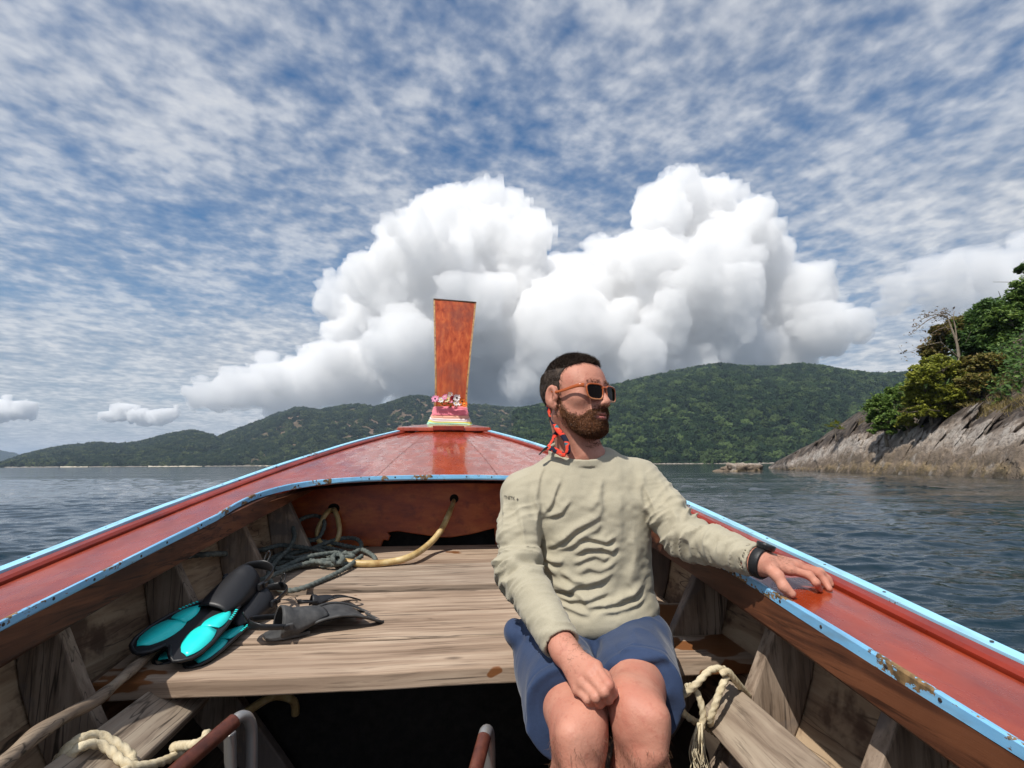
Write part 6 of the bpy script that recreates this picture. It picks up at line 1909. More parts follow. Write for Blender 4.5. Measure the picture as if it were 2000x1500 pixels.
    Vt, Ft = tube(st, np.interp(np.linspace(0, 1, 40), [0, .3, .5, .7, 1], [0.009, 0.011, 0.018, 0.011, 0.009]), 10, flat=np.array([0, 0, 1.0]))
    mesh_obj('heel_strap', Vt, Ft, M_BLK, root, True)
    Vt, Ft = tube(smooth_path([(-0.078, -0.006, 0.068), (-0.095, -0.007, 0.092), (-0.098, 0, 0.104), (-0.095, 0.007, 0.092), (-0.078, 0.006, 0.068)], 20), 0.003, 6)
    mesh_obj('pull_tab', Vt, Ft, M_BLK, root, True)
    if panel is not None:
        for s in (-1, 1):
            for k in range(6):
                x = 0.235 + 0.013 * k
                V = box_verts((x, s * (half_w(x) - 0.003), sag(x) + 0.0068), 0.0055, 0.0075, 0.0022); bevel(mesh_obj('side_vent', V, BOXF, panel, root), 0.0006)
    return root
g_t = 'turquoise fins'
make_fin(Pplat(528, 1186, 0.012), Pplat(336, 1288, 0.018), (0.0, 0.0, 1), 'turquoise and black swim fin lying underneath the other turquoise fin', M_TURQ, M_RUB, g_t, fat=1.15)
make_fin(Pplat(492, 1148, 0.075), Pplat(306, 1268, 0.060), (0.16, -0.22, 1), 'turquoise and black swim fin on top with four bright panels showing', M_TURQ, M_RUB, g_t, fat=1.20)
g_b = 'black fins'
make_fin(Pplat(598, 1188, 0.012), Pplat(700, 1166, 0.016), (-0.05, 0.1, 1), 'black swim fin mostly hidden behind the grey black one', None, M_RUB, g_b, vents=True, fat=1.3)
make_fin(Pplat(521, 1246, 0.010), Pplat(735, 1194, 0.014), (0.0, -0.06, 1), 'grey black swim fin with its heel opening facing up', None, M_GRUB, g_b, vents=True, fat=1.45)

# ---- sash ribbons and flowers on the bow post
def post_w(t, a, b): # world point at post parameter t, across a (-1..1), forward b
    u, v, z, hw_ = post_at(t)
    return (u + a * hw_, v + b, z)
SB = np.array(post_w(0.1, 0, 0))
u0, v0 = SB[0], SB[1]
SBw = np.array([BX0 + u0 * math.cos(BYAW) - v0 * math.sin(BYAW), u0 * math.sin(BYAW) + v0 * math.cos(BYAW), SB[2]])
sash = empty('sash', tuple(SBw), BYAW, 'striped pastel cloth sash wrapped round the foot of the bow post', 'sash')
def silk(name, c, c2=None):
    m = Mat(name, c, 0.55, 0.3); m.b.inputs['Sheen Weight'].default_value = 0.3
    m.color(m.mix(m.ramp(m.noise(m.map((3, 3, 40)), 2.0, 3, 0.6), [(0.4, 0.0), (0.6, 0.5)]), c, c2 or tuple(k * 0.75 for k in c)))
    return m.m
bands = [(0.050, 0.070, (0.45, 0.85, 0.62), 0.016), (0.068, 0.082, (0.90, 0.80, 0.16), 0.013), (0.080, 0.102, (0.86, 0.76, 0.76), 0.0115), (0.098, 0.120, (0.90, 0.50, 0.36), 0.010), (0.116, 0.180, (0.90, 0.26, 0.33), 0.0085)]
for k, (t0, t1, c, off_) in enumerate(bands):
    V, Fq = [], []
    nT, nR_ = 7, 36
    for i_ in range(nT):
        t = t0 + (t1 - t0) * i_ / (nT - 1)
        for j_ in range(nR_):
            a_ = 2 * math.pi * j_ / nR_; c_, s_ = math.cos(a_), math.sin(a_)
            e = 0.28
            wv_ = 0.0022 * math.sin(5 * a_ + i_ * 1.7 + k) + 0.0016 * math.sin(i_ * 2.6 + k * 3)
            u, v, z, hw_ = post_at(t + 0.004 * math.sin(a_ * 2 + k))
            x = u + (hw_ + off_ + wv_) * math.copysign(abs(c_) ** e, c_)
            y = v + 0.0375 - 0.035 * t + (0.0375 + off_ + wv_) * math.copysign(abs(s_) ** e, s_)
            V.append((x - SB[0], y - SB[1], z - SB[2] - 0.010 * c_ * 0.6))
    for i_ in range(nT - 1):
        for j_ in range(nR_): Fq.append((i_ * nR_ + j_, i_ * nR_ + (j_ + 1) % nR_, (i_ + 1) * nR_ + (j_ + 1) % nR_, (i_ + 1) * nR_ + j_))
    o_ = mesh_obj('ribbon', V, Fq, silk('silk_%d' % k, c), sash, True, label=('mint', 'yellow', 'white', 'peach', 'pink')[k] + ' silk ribbon')
    sm_ = o_.modifiers.new('thick', 'SOLIDIFY'); sm_.thickness = 0.003; sm_.offset = 1
GB = np.array(post_w(0.215, 0, -0.02))
u0, v0 = GB[0], GB[1]
GBw = np.array([BX0 + u0 * math.cos(BYAW) - v0 * math.sin(BYAW), u0 * math.sin(BYAW) + v0 * math.cos(BYAW), GB[2]])
gar = empty('flower_garland', tuple(GBw), BYAW, 'garland of small pink, white, red and orange flowers on the bow post', 'garland')
def petal_mat(name, c): return Mat(name, c, 0.6, 0.3).m
PM = {k: petal_mat('petal_' + k, c) for k, c in dict(pink=(0.80, 0.33, 0.50), white=(0.82, 0.80, 0.78), cream=(0.78, 0.70, 0.42), red=(0.55, 0.02, 0.07), orange=(0.80, 0.20, 0.03), green=(0.06, 0.20, 0.04), dark=(0.05, 0.02, 0.02), yellow=(0.75, 0.50, 0.06)).items()}
def flower(c, r, n, mat, cen, nrm, seed, cup=0.25):
    c = np.array(c); nn = unit(nrm); a1 = unit(np.cross(nn, (0.1, 0.2, 1))); a2 = np.cross(nn, a1)
    rg = np.random.default_rng(seed)
    V, Fq = [], []
    for layer in range(2):
        for k in range(n):
            a_ = 2 * math.pi * (k + 0.5 * layer) / n + rg.normal() * 0.06
            d = a1 * math.cos(a_) + a2 * math.sin(a_); t = np.cross(nn, d)
            rr = r * (1.0 - 0.25 * layer) * rg.uniform(0.88, 1.1); w = rr * 1.9 / n
            b = len(V)
            for x, y in ((0.12, 0.25), (0.5, 0.85), (0.8, 0.95), (1.0, 0.35)):
                for s in (-1, 1): V.append(c + d * rr * x + t * s * w * y + nn * (cup * rr * x * x + 0.15 * rr * layer - 0.1 * rr * (y ** 2)))
            for i_ in range(3): Fq.append((b + 2 * i_, b + 2 * i_ + 1, b + 2 * i_ + 3, b + 2 * i_ + 2))
    o = mesh_obj('flower', [tuple(v) for v in V], Fq, mat, gar, True)
    V, Fq = [], []
    for i_ in range(4):
        for j_ in range(10):
            p_ = math.pi / 2 * i_ / 3.2; q_ = 2 * math.pi * j_ / 10
            V.append(c + nn * (0.08 * r + 0.22 * r * math.sin(p_)) + (a1 * math.cos(q_) + a2 * math.sin(q_)) * 0.26 * r * math.cos(p_))
    for i_ in range(3):
        for j_ in range(10): Fq.append((i_ * 10 + j_, i_ * 10 + (j_ + 1) % 10, (i_ + 1) * 10 + (j_ + 1) % 10, (i_ + 1) * 10 + j_))
    Fq.append(tuple(30 + j_ for j_ in range(10)))
    mesh_obj('flower_centre', [tuple(v) for v in V], Fq, cen, o, True)
def GP(x, y, dv=-0.03):      # picture point -> garland frame, just in front of the post
    w = P(x, y, 4.38 + dv); u, v = to_boat(w[0], w[1]); return (u - GB[0], v - GB[1], w[2] - GB[2])
for k, (x, y, r_p, n, m_, c_) in enumerate(((850, 779, 8, 13, 'pink', 'dark'), (861, 781, 6, 8, 'white', 'yellow'), (869, 775, 6, 9, 'pink', 'cream'), (874, 779, 7, 7, 'cream', 'yellow'), (879, 770, 5.5, 9, 'white', 'yellow'), (884, 778, 6, 8, 'red', 'dark'), (892, 777, 8, 11, 'white', 'dark'), (890, 788, 5.5, 9, 'white', 'yellow'), (898, 788, 5, 8, 'white', 'dark'), (902, 784, 7, 8, 'orange', 'dark'), (907, 789, 7, 8, 'orange', 'yellow'), (881, 784, 4, 7, 'pink', 'yellow'))):
    flower(GP(x, y), r_p * 4.4 / F, n, PM[m_], PM[c_], (rng.normal() * 0.25, -1, 0.15 + rng.normal() * 0.2), 40 + k)
for k in range(26):
    x = rng.uniform(848, 905); y = rng.uniform(785, 794); c = np.array(GP(x, y, -0.015)); d = unit((rng.normal(), -0.6, rng.normal() * 0.6 + 0.3)); t = unit(np.cross(d, (0.2, 0.5, 0.6))); L = rng.uniform(0.022, 0.04)
    V = [tuple(c), tuple(c + d * L * 0.5 + t * L * 0.22), tuple(c + d * L), tuple(c + d * L * 0.5 - t * L * 0.22)]
    mesh_obj('leaf', V, [(0, 1, 2, 3)], PM['green'] if k % 4 else PM['yellow'], gar)
# ================================================================== ROCKY HEADLAND ON THE RIGHT
IX = np.array([1500, 1516, 1540, 1600, 1680, 1760, 1850, 1930, 2000, 2100, 2250, 2450, 2700], float)     # sight lines
ID = np.array([92, 84, 74, 62, 52, 46, 40, 35, 31, 27.5, 24, 22, 21], float)                          # distance of the waterline
IT = np.array([915, 903, 893, 864, 824, 812, 796, 792, 790, 780, 770, 760, 750], float)                 # top of the bare rock
IG = np.array([912, 902, 891, 862, 816, 782, 740, 690, 640, 590, 540, 520, 520], float)                 # the wooded ground behind
cols = np.concatenate([np.arange(1500, 2010, 1.7), np.arange(2010, 2700, 6)])
dsh = np.interp(cols, IX, ID); ytop = np.interp(cols, IX, IT); ygr = np.interp(cols, IX, IG)
dirs = np.array([P(x, 900, 1.0)[0] for x in cols])
ts = np.concatenate([np.linspace(0, 1, 74), np.linspace(1, 3.2, 40)[1:]])
V = np.zeros((len(cols), len(ts), 3)); REL = np.zeros((len(cols), len(ts)))
dep = np.interp(cols, [1500, 1600, 1750, 2000, 2700], [5.0, 7.0, 8.5, 8.0, 8.0])
for b, t in enumerate(ts):
    d = dsh + dep * min(t, 1) + (dep * 1.5 * (t - 1) if t > 1 else 0)
    zr_ = np.array([P(x, y, 1.0)[2] - ZC for x, y in zip(cols, ytop)]) * (dsh + dep) + ZC
    zg_ = np.array([P(x, y, 1.0)[2] - ZC for x, y in zip(cols, ygr)]) * (dsh + dep * 4.0) + ZC
    if t <= 1: z = -0.5 + (zr_ + 0.5) * (1 - (1 - t) ** 1.55)
    else: z = zr_ + (np.maximum(zg_, zr_ * 0.5) - zr_) * min(1, (t - 1) / 1.5) ** 0.9
    if t > 2.5: z = z - (t - 2.5) * 1.2
    V[:, b] = np.stack([dirs * d, d, z], -1); REL[:, b] = z / np.maximum(zr_, 0.4)
# faceted relief: stepped blocks, cracks and rounded lumps
pv = V.reshape(-1, 3)
n1 = fbm(pv * np.array([0.30, 0.30, 0.42]), 5, 0.52)
blk = pv * np.array([0.55, 0.55, 0.75]) + 0.35 * np.stack([vnoise(pv * 0.6), vnoise(pv * 0.6 + 7), vnoise(pv * 0.6 + 13)], -1)
cell = np.floor(blk); fr = blk - cell
crack = np.minimum(np.minimum(fr, 1 - fr).min(1), 0.18) / 0.18
st = _val[_perm[(_perm[cell[:, 0].astype(int) & 255] + cell[:, 2].astype(int)) & 255]]
amp = np.clip(REL.ravel(), 0.05, 1.0) * np.clip(np.interp(np.repeat(cols, len(ts)), [1500, 1560, 1650, 1800], [0.35, 0.7, 0.95, 1.1]), 0, 1)
lay = np.sin((pv[:, 2] * 1.0 + pv[:, 0] * 0.22 + 1.3 * vnoise(pv * 0.35)) * 4.2)
rd = 1 - np.abs(fbm(pv * np.array([0.22, 0.22, 0.5]) + 31, 4, 0.55)) * 1.8
offn = (0.62 * n1 + 0.30 * st - 0.36 * (1 - crack) + 0.16 * np.sign(lay) * np.abs(lay) ** 0.5 + 0.5 * rd) * amp
barn = (REL.ravel() < 0.26) * 0.16 * fbm(pv * 2.8, 3)
bl2 = pv * np.array([0.16, 0.16, 0.30]) + 0.5 * np.stack([vnoise(pv * 0.2), vnoise(pv * 0.2 + 7), vnoise(pv * 0.2 + 13)], -1)
c2_ = np.floor(bl2); f2_ = bl2 - c2_
dome = np.sqrt(np.clip(1 - ((f2_ - 0.5) ** 2).sum(1) * 2.2, 0, 1))
s2_ = _val[_perm[(_perm[c2_[:, 0].astype(int) & 255] + 3 * c2_[:, 2].astype(int)) & 255]]
offn = offn + (1.15 * dome + 0.55 * s2_ - 0.7) * amp
def cells(p):
    i0 = np.floor(p).astype(int); F1 = np.full(len(p), 9.0); F2 = np.full(len(p), 9.0); ID_ = np.zeros(len(p))
    for a_ in (-1, 0, 1):
        for b_ in (-1, 0, 1):
            for c_ in (-1, 0, 1):
                c = i0 + np.array([a_, b_, c_]); hsh = _perm[(_perm[(_perm[c[:, 0] & 255] + c[:, 1]) & 255] + c[:, 2]) & 255]
                q_ = c + 0.5 + 0.42 * np.stack([_val[hsh], _val[_perm[hsh]], _val[_perm[(hsh + 91) & 255]]], -1)
                d_ = np.sqrt(((p - q_) ** 2).sum(1)); m_ = d_ < F1
                F2 = np.where(m_, F1, np.minimum(F2, d_)); ID_ = np.where(m_, _val[hsh], ID_); F1 = np.where(m_, d_, F1)
    return F1, F2, ID_
tilt = np.array([[0.93, 0.1, 0.35], [0, 1, 0], [-0.35, 0, 0.93]])
for scl, am_ in ((np.array([0.26, 0.30, 0.62]), 1.15), (np.array([0.60, 0.65, 1.3]), 0.62), (np.array([1.5, 1.5, 2.6]), 0.16)):
    F1, F2, ID_ = cells((pv @ tilt.T) * scl + 0.25 * np.stack([vnoise(pv * 0.7), vnoise(pv * 0.7 + 5), vnoise(pv * 0.7 + 11)], -1))
    offn = offn + am_ * (np.clip((F2 - F1) * 2.2, 0, 1) ** 0.6 - 0.75 + 0.45 * ID_) * amp
pv2 = pv.copy()
lim_ = np.clip(1.6 - np.repeat(ts[None, :], len(cols), 0).ravel(), 0.25, 1)
pv2[:, 1] -= (offn * 1.3 + barn) * lim_; pv2[:, 2] += (offn * 0.75 + barn * 0.7) * (pv[:, 2] > -0.4) * lim_
nC, nT = len(cols), len(ts)
a, b = np.meshgrid(np.arange(nC - 1), np.arange(nT - 1), indexing='ij')
fq = np.stack([a * nT + b, (a + 1) * nT + b, (a + 1) * nT + b + 1, a * nT + b + 1], -1).reshape(-1, 4)
mr_ = Mat('banded_shore_rock', (0.3, 0.25, 0.2), 0.85, 0.25)
at_ = mr_.node('ShaderNodeAttribute', attribute_name='zone').outputs['Fac']
pz_ = mr_.node('ShaderNodeNewGeometry').outputs['Position']
wb = mr_.noise(mr_.map((0.55, 0.55, 1.2), src=pz_), 1.0, 5, 0.65)
zz = mr_.math('ADD', at_, mr_.math('MULTIPLY', mr_.math('SUBTRACT', wb, 0.5), 0.42))
col = mr_.ramp(zz, [(0.02, (0.07, 0.055, 0.035)), (0.09, (0.21, 0.155, 0.085)), (0.15, (0.27, 0.20, 0.12)), (0.20, (0.11, 0.085, 0.06)), (0.32, (0.22, 0.17, 0.125)), (0.40, (0.34, 0.285, 0.235)), (0.56, (0.46, 0.41, 0.36)), (0.67, (0.30, 0.25, 0.21)), (0.75, (0.075, 0.060, 0.052)), (1.0, (0.055, 0.046, 0.040))])
fn2 = mr_.noise(mr_.map((2.2, 2.2, 3.2), src=pz_), 1.0, 5, 0.7)
col = mr_.mix(mr_.ramp(fn2, [(0.36, 0.80), (0.50, 0.0)]), col, (0.085, 0.065, 0.05))
col = mr_.mix(mr_.ramp(mr_.noise(mr_.map((0.5, 0.5, 0.22), src=pz_), 1.3, 4, 0.6), [(0.46, 0.0), (0.60, 0.6)]), col, (0.20, 0.155, 0.12))
col = mr_.mix(mr_.ramp(mr_.noise(mr_.map((0.9, 0.9, 0.5), src=pz_), 1.0, 4, 0.6), [(0.58, 0.0), (0.70, 0.45)]), col, (0.46, 0.42, 0.38))
wrp = mr_.node('ShaderNodeMix', data_type='RGBA', blend_type='LINEAR_LIGHT'); wrp.inputs[0].default_value = 0.9
mr_.l.new(pz_, wrp.inputs[6]); mr_.l.new(mr_.noise(pz_, 0.5, 4, 0.6, out='Color'), wrp.inputs[7])
ck = mr_.voro(mr_.map((0.42, 0.42, 0.85), rot=(0.3, 0.5, 0), src=wrp.outputs[2]), 1.0, 'DISTANCE_TO_EDGE')
col = mr_.mix(mr_.math('MULTIPLY', mr_.ramp(ck, [(0.0, 0.75), (0.035, 0.0)]), mr_.ramp(wb, [(0.45, 0.0), (0.60, 1.0)])), col, (0.045, 0.035, 0.03))
soil = mr_.ramp(at_, [(0.50, 0.0), (0.56, 1.0)])
mr_.color(col)
mr_.bump(fn2, 0.8, 0.25); mr_.bump(mr_.noise(mr_.map((9, 9, 9), src=pz_), 1.0, 4, 0.65), 0.6, 0.06)
head = mesh_obj('headland', pv2, fq, mr_.m, smooth=True, kind='structure')
za_ = head.data.attributes.new('zone', 'FLOAT', 'POINT')
za_.data.foreach_set('value', np.clip(REL.ravel() * 0.97, 0, 1.3).astype(np.float32) * 1.0)
# islet off the tip
def boulder(name, c, r, seed, label, zone_s=1.0):
    bm = bmesh.new(); bmesh.ops.create_icosphere(bm, subdivisions=5, radius=1.0)
    v = np.array([q.co[:] for q in bm.verts])
    n_ = fbm(v * 1.7 + seed, 5, 0.55); w = v * np.array(r) * (1 + 0.34 * n_)[:, None]
    w[:, 2] += 0.25 * r[2] * np.clip(vnoise(v * np.array([2.2, 2.2, 0.4]) + seed * 2), -0.3, 1)
    for q, p_ in zip(bm.verts, w): q.co = Vector(p_)
    me = bpy.data.meshes.new(name); bm.to_mesh(me); bm.free()
    me.polygons.foreach_set('use_smooth', np.ones(len(me.polygons), dtype=bool))
    me.materials.append(mr_.m)
    at = me.attributes.new('zone', 'FLOAT', 'POINT')
    at.data.foreach_set('value', np.clip((w[:, 2] + 0.1) / (r[2] * 1.5) * 0.55 * zone_s, 0, 1).astype(np.float32))
    o = bpy.data.objects.new(name, me); C.objects.link(o); o.location = c
    return tag(o, label, 'rock')
c = P(1446, 917, 72); c[2] = -0.35
boulder('islet_rock', c, (2.7, 1.7, 1.2), 9.1, 'small brown rock islet standing off the tip of the headland')

# ---------------- plants
def leaf_mat(name, c0, c1, c2):
    m = Mat(name, c1, 0.55, 0.3)
    at = m.node('ShaderNodeAttribute', attribute_name='tint').outputs['Fac']
    m.color(m.ramp(at, [(0.0, c0), (0.5, c1), (0.92, c2), (1.0, tuple(min(1, k * 1.25) for k in c2))]))
    m.b.inputs['Subsurface Weight'].default_value = 0.0
    # leaves let light through
    tr = m.node('ShaderNodeBsdfTranslucent'); mx = m.node('ShaderNodeMixShader'); mx.inputs[0].default_value = 0.35
    m.l.new(m.b.inputs['Base Color'].links[0].from_socket, tr.inputs['Color'])
    m.l.new(m.b.outputs[0], mx.inputs[1]); m.l.new(tr.outputs[0], mx.inputs[2]); m.l.new(mx.outputs[0], m.out.inputs['Surface'])
    return m.m
LM = dict(dark=leaf_mat('leaf_dark_green', (0.030, 0.068, 0.016), (0.070, 0.138, 0.030), (0.16, 0.24, 0.055)),
          mid=leaf_mat('leaf_mid_green', (0.055, 0.105, 0.020), (0.120, 0.20, 0.038), (0.22, 0.30, 0.065)),
          yel=leaf_mat('leaf_yellow_green', (0.11, 0.13, 0.016), (0.235, 0.255, 0.03), (0.38, 0.37, 0.06)),
          olive=leaf_mat('leaf_olive_rust', (0.085, 0.085, 0.02), (0.17, 0.155, 0.035), (0.28, 0.19, 0.055)),
          rust=leaf_mat('leaf_dry_rust', (0.08, 0.045, 0.02), (0.15, 0.09, 0.035), (0.17, 0.14, 0.06)))
M_BARK = wood('pale_bark', (0.30, 0.25, 0.19), (0.20, 0.16, 0.12), (0.10, 0.075, 0.055), 'z', 0.85, knots=False, gs=0.15)
def leaves(name, cen, size, mat, parent, seed, flat=0.9):
    """many small leaf faces around the given clump centres"""
    r_ = np.random.default_rng(seed)
    n = len(cen)
    nr = r_.normal(size=(n, 3)); nr[:, 2] = np.abs(nr[:, 2]) + flat; nr[:, 1] -= 0.45; nr[:, 0] -= 0.2; nr /= np.linalg.norm(nr, axis=1)[:, None]
    d = np.cross(nr, r_.normal(size=(n, 3))); d /= np.linalg.norm(d, axis=1)[:, None]
    t = np.cross(nr, d)
    s = (size * (0.6 + 0.8 * r_.random(n)))[:, None]
    V = np.stack([cen - d * s * 0.5, cen + t * s * 0.24 - nr * s * 0.03, cen + d * s * 0.5 - nr * s * 0.12, cen - t * s * 0.24 - nr * s * 0.03], 1).reshape(-1, 3)
    Fq = np.arange(n * 4).reshape(-1, 4)
    o = mesh_obj(name, V, Fq, mat, parent, False)
    tn = np.clip(r_.normal(0.45, 0.24, n), 0, 1)
    a = o.data.attributes.new('tint', 'FLOAT', 'POINT'); a.data.foreach_set('value', np.repeat(tn, 4).astype(np.float32))
    return o
def crown_points(blobs, n, seed, gap=0.5):
    """leaf places on the shells of lumpy clumps filling the crown"""
    r_ = np.random.default_rng(seed)
    out = []
    vol = np.array([b[1][0] * b[1][2] for b in blobs]); cnt = (n * vol / vol.sum()).astype(int)
    for (c, r), m in zip(blobs, cnt):
        k = max(10, int(m / 42))
        d = r_.normal(size=(k, 3)); d /= np.linalg.norm(d, axis=1)[:, None]; d[:, 2] = np.where(d[:, 2] < -0.45, -d[:, 2], d[:, 2])
        cc = np.asarray(c) + d * np.asarray(r) * (0.45 + 0.58 * r_.random(k))[:, None]
        rr = np.mean(r) * r_.uniform(0.14, 0.30, k)
        j = r_.integers(0, k, m)
        e = r_.normal(size=(m, 3)); e /= np.linalg.norm(e, axis=1)[:, None]
        out.append(cc[j] + e * rr[j][:, None] * (0.55 + 0.5 * r_.random(m))[:, None] * np.array([1, 1, 0.75]))
    return np.concatenate(out)
def limb_tube(pts, r0, r1, n=14):
    sp = smooth_path(pts, n); return tube(sp, np.linspace(r0, r1, n), 7)
def plant(name, cat, label, d, lobes, kind, nleaf, leaf, seed, base=None, group=None, trunk=0.16):
    """lobes: picture discs (x, y, rx, ry); all at about distance d"""
    r_ = np.random.default_rng(seed)
    blobs = []
    for x, y, rx, ry in lobes:
        c = P(x, y, d + r_.uniform(-1.0, 1.0)); blobs.append((c, np.array([rx, 0.5 * (rx + ry), ry]) * d / F))
    bx, by = base if base else (np.mean([l[0] for l in lobes]), max(l[1] + l[3] for l in lobes) + 6)
    B0 = P(bx, by, d + 0.5)
    root = empty(name, tuple(B0), 0, label, cat, group)
    V, Fq = [], []
    fork = B0 + (np.mean([b[0] for b in blobs], 0) - B0) * 0.35
    def add(pts, a, b):
        v, f = limb_tube(pts, a, b); k = len(V); V.extend(v); Fq.extend([tuple(i + k for i in q) for q in f])
    add([B0 - np.array([0, 0, 0.6]), B0 * 0.5 + fork * 0.5 + r_.normal(size=3) * 0.08, fork], trunk, trunk * 0.7)
    for c, r in blobs:
        add([fork, fork * 0.5 + c * 0.5 + r_.normal(size=3) * 0.12, c + r * np.array([0, 0, 0.2])], trunk * 0.6, trunk * 0.2)
        for q in range(4): add([c, c + r_.normal(size=3) * r * 0.3, c + r_.normal(size=3) * r * 0.6], trunk * 0.22, trunk * 0.06)
    mesh_obj('trunk', np.array(V) - B0, Fq, M_BARK, root, True)
    leaves('crown', crown_points(blobs, nleaf, seed) - B0, leaf, LM[kind], root, seed)
    return root
gI = 'plants on the headland'
plant('shrub', 'shrub', 'dark green shrub low on the headland nearest the tip', 50, [(1722, 800, 26, 28), (1748, 785, 26, 30), (1738, 824, 34, 20), (1708, 822, 18, 16), (1722, 840, 24, 14), (1752, 836, 24, 14)], 'mid', 12000, 0.26, 1)
plant('shrub', 'shrub', 'small bright green shrub at the foot of the dark shrub', 48, [(1768, 826, 18, 14), (1778, 812, 16, 14), (1786, 834, 16, 12)], 'yel', 3000, 0.24, 2)
plant('bush', 'bush', 'large yellow green bush in the middle of the headland', 46, [(1800, 745, 32, 34), (1832, 722, 34, 26), (1858, 735, 30, 34), (1822, 780, 38, 26), (1855, 776, 40, 24), (1790, 780, 22, 28), (1835, 806, 40, 16), (1800, 806, 24, 16)], 'yel', 24000, 0.29, 3)
plant('bush', 'bush', 'olive and rust coloured bush right of the yellow green bush', 45, [(1895, 722, 30, 26), (1930, 715, 34, 26), (1962, 735, 26, 26), (1905, 756, 40, 26), (1945, 768, 36, 26), (1890, 790, 34, 18), (1935, 795, 34, 16)], 'olive', 20000, 0.29, 4)
plant('tree', 'tree', 'thin olive tree behind the bare branches', 53, [(1820, 690, 24, 24), (1845, 665, 26, 24), (1868, 640, 26, 22), (1835, 650, 18, 16)], 'olive', 12000, 0.29, 5, trunk=0.2)
plant('tree', 'tree', 'dark tree crown filling the slope right of the bare tree', 52, [(1905, 645, 40, 34), (1940, 620, 42, 36), (1915, 682, 46, 28), (1880, 668, 26, 24)], 'dark', 22000, 0.33, 6, trunk=0.25)
plant('tree', 'tree', 'tall green tree at the right edge above the bushes', 50, [(1975, 660, 42, 44), (2010, 620, 46, 44), (1985, 700, 40, 30), (1962, 625, 30, 26)], 'mid', 22000, 0.33, 7, trunk=0.25)
plant('tree', 'tree', 'highest dark tree rising out of the right edge', 51, [(1985, 585, 26, 20), (2020, 570, 42, 36), (2060, 540, 50, 50), (2050, 600, 50, 40)], 'mid', 17000, 0.33, 8, trunk=0.3)
plant('tree', 'tree', 'flat topped tree branch poking in at the right edge of the sky', 49, [(1992, 528, 18, 6), (2012, 520, 20, 9), (2040, 514, 30, 14)], 'dark', 2600, 0.34, 9, base=(2060, 600), trunk=0.14)
plant('tree', 'tree', 'green tree just outside the right edge', 44, [(2080, 640, 60, 60), (2140, 600, 70, 70), (2120, 690, 70, 50)], 'dark', 6000, 0.5, 10, trunk=0.3)
plant('tree', 'tree', 'broad dark tree beyond the right edge', 38, [(2230, 600, 90, 90), (2330, 580, 90, 90), (2280, 700, 100, 60)], 'dark', 6000, 0.55, 11, trunk=0.3)
plant('bush', 'bush', 'green fern like bush at the right edge above the rock', 42, [(1985, 765, 26, 22), (2012, 750, 30, 26), (1972, 788, 24, 14), (2040, 770, 36, 26), (2005, 790, 30, 14)], 'mid', 9000, 0.28, 12)
# leaning bare tree
d = 49.5
B0 = P(1873, 704, d)
bt = empty('bare_tree', tuple(B0), 0, 'leaning half bare tree with a few rusty leaves against the sky', 'tree')
V, Fq = [], []
ends = []
def addb(px, a, b):
    pts = [P(x, y, d + dd) for x, y, dd in px]; v, f = limb_tube(pts, a, b, 16); k = len(V); V.extend(v - B0 for v in v); Fq.extend([tuple(i + k for i in q) for q in f]); ends.append(pts)
addb([(1873, 712, 0), (1872, 690, 0), (1868, 668, 0), (1858, 640, .2), (1850, 618, .3)], 0.16, 0.05)
addb([(1872, 700, 0), (1862, 690, -.3), (1850, 680, -.5), (1838, 668, -.6)], 0.09, 0.03)
addb([(1869, 670, 0), (1866, 640, .3), (1862, 620, .5), (1864, 608, .6)], 0.07, 0.02)
addb([(1852, 622, .3), (1838, 616, .1), (1818, 622, 0), (1798, 636, 0), (1782, 650, 0)], 0.06, 0.018)
addb([(1850, 618, .3), (1832, 614, .5), (1812, 618, .6), (1795, 628, .6)], 0.05, 0.015)
addb([(1860, 645, .2), (1845, 640, 0), (1825, 648, -.2), (1808, 662, -.3)], 0.05, 0.015)
addb([(1838, 668, -.6), (1820, 672, -.7), (1800, 678, -.8), (1782, 686, -.8), (1770, 688, -.8)], 0.035, 0.01)
addb([(1862, 620, .5), (1850, 612, .8), (1840, 610, 1)], 0.03, 0.01)
rg = np.random.default_rng(31)
for l_ in list(ends[3:]):
    for k in range(5):
        p0 = l_[rg.integers(1, len(l_))]; v, f = limb_tube([p0, p0 + rg.normal(size=3) * 0.25 + np.array([-0.15, 0, 0.05]), p0 + rg.normal(size=3) * 0.4 + np.array([-0.35, 0, -0.05])], 0.018, 0.006, 8); k_ = len(V); V.extend(q - B0 for q in v); Fq.extend([tuple(i + k_ for i in q) for q in f])
mesh_obj('trunk', V, Fq, M_BARK, bt, True)
lp = np.concatenate([np.array([l_[j] for j in rg.integers(1, len(l_), 55)]) + rg.normal(size=(55, 3)) * 0.33 for l_ in ends[3:]])
leaves('sparse_leaves', lp - B0, 0.26, LM['rust'], bt, 33)
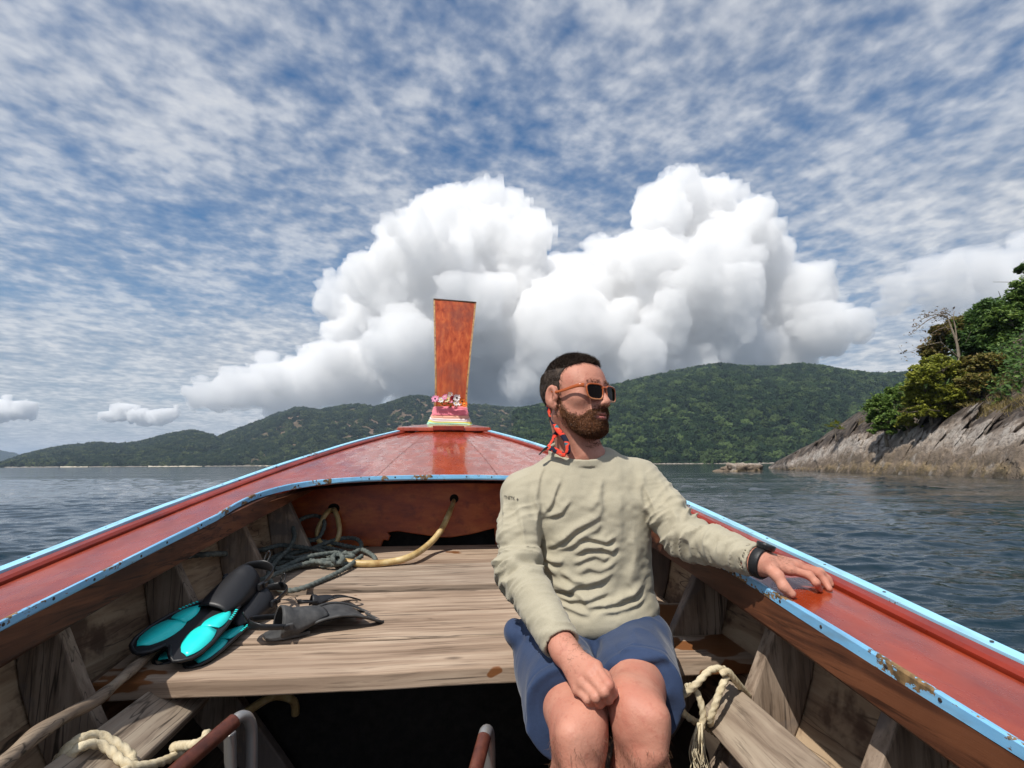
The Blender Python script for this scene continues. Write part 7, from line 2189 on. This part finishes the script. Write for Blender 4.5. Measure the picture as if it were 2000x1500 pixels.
# screw pine on the rock
B0 = P(1632, 852, 60)
sp_ = empty('screw_pine', tuple(B0), 0, 'small spiky screw pine alone on the bare rock slope', 'shrub')
v, f = limb_tube([B0 - np.array([0, 0, 0.5]), B0 + np.array([0, 0, 0.3]), P(1630, 836, 60)], 0.07, 0.05, 8)
mesh_obj('trunk', np.array(v) - B0, f, M_BARK, sp_, True)
V, Fq = [], []
for hc in ((1622, 834), (1634, 828), (1641, 838)):
    c = P(hc[0], hc[1], 60)
    for k in range(46):
        dd = rg.normal(size=3); dd[2] = abs(dd[2]) * 0.8 + 0.05; dd /= np.linalg.norm(dd); L = rg.uniform(0.55, 0.95); t = unit(np.cross(dd, (0.1, 0.3, 1))) * 0.035
        m1 = c + dd * L * 0.55; e = c + dd * L - np.array([0, 0, 0.28 * L]); k_ = len(V)
        V += [c - t - B0, c + t - B0, m1 + t - B0, m1 - t - B0, e - B0]; Fq += [(k_, k_ + 1, k_ + 2, k_ + 3), (k_ + 3, k_ + 2, k_ + 4)]
o_ = mesh_obj('leaf_rosettes', V, Fq, LM['yel'], sp_)
a_ = o_.data.attributes.new('tint', 'FLOAT', 'POINT'); a_.data.foreach_set('value', rg.random(len(V)).astype(np.float32) * 0.8)
# dry grass on the ledges
GV, GF = [], []
def ground_at(x, frac):        # a place on the headland sheet by sight line and depth fraction
    i_ = int(np.argmin(np.abs(cols - x))); j_ = int(np.argmin(np.abs(ts - frac))); return pv2[i_ * nT + j_]
for k in range(8000):
    x = rg.choice([rg.normal(1762, 26), rg.normal(1855, 24), rg.normal(1975, 30), rg.uniform(1690, 2000)]); fr_ = rg.uniform(0.80, 1.30) if x > 1700 else rg.uniform(0.9, 1.1)
    if not 1680 < x < 2040: continue
    g_ = ground_at(x, fr_) + np.array([rg.normal() * 0.15, rg.normal() * 0.1, -0.05])
    L = rg.uniform(0.25, 0.70); dd = unit((rg.normal() * 0.45, rg.normal() * 0.3, 1)); t = unit(np.cross(dd, rg.normal(size=3))) * 0.018; k_ = len(GV)
    GV += [g_ - t, g_ + t, g_ + dd * L + np.array([rg.normal() * 0.08, 0, -0.05])]; GF.append((k_, k_ + 1, k_ + 2))
gm = leaf_mat('dry_grass', (0.14, 0.12, 0.035), (0.26, 0.20, 0.075), (0.36, 0.27, 0.12))
o_ = mesh_obj('grass', np.array(GV), np.array(GF), gm, kind='stuff', label='dry straw coloured grass on the ledges of the headland')
a_ = o_.data.attributes.new('tint', 'FLOAT', 'POINT'); a_.data.foreach_set('value', np.repeat(rg.random(len(GF)), 3).astype(np.float32))
# undergrowth behind the plants so the slope reads as one wooded mass
up_ = []
for k in range(26000):
    x = rg.uniform(1700, 2300); fr_ = rg.uniform(1.25 if x < 1940 else 1.06, 3.0) + max(0, (1800 - x) / 400); 
    if fr_ > 3.1: continue
    up_.append(ground_at(x, fr_) + np.array([rg.normal() * 0.3, rg.normal() * 0.3, abs(rg.normal()) * 0.55]))
o_ = leaves('undergrowth', np.array(up_), 0.38, LM['dark'], None, 77); tag(o_, 'dark green undergrowth covering the slope between the trees', 'undergrowth', kind='stuff')
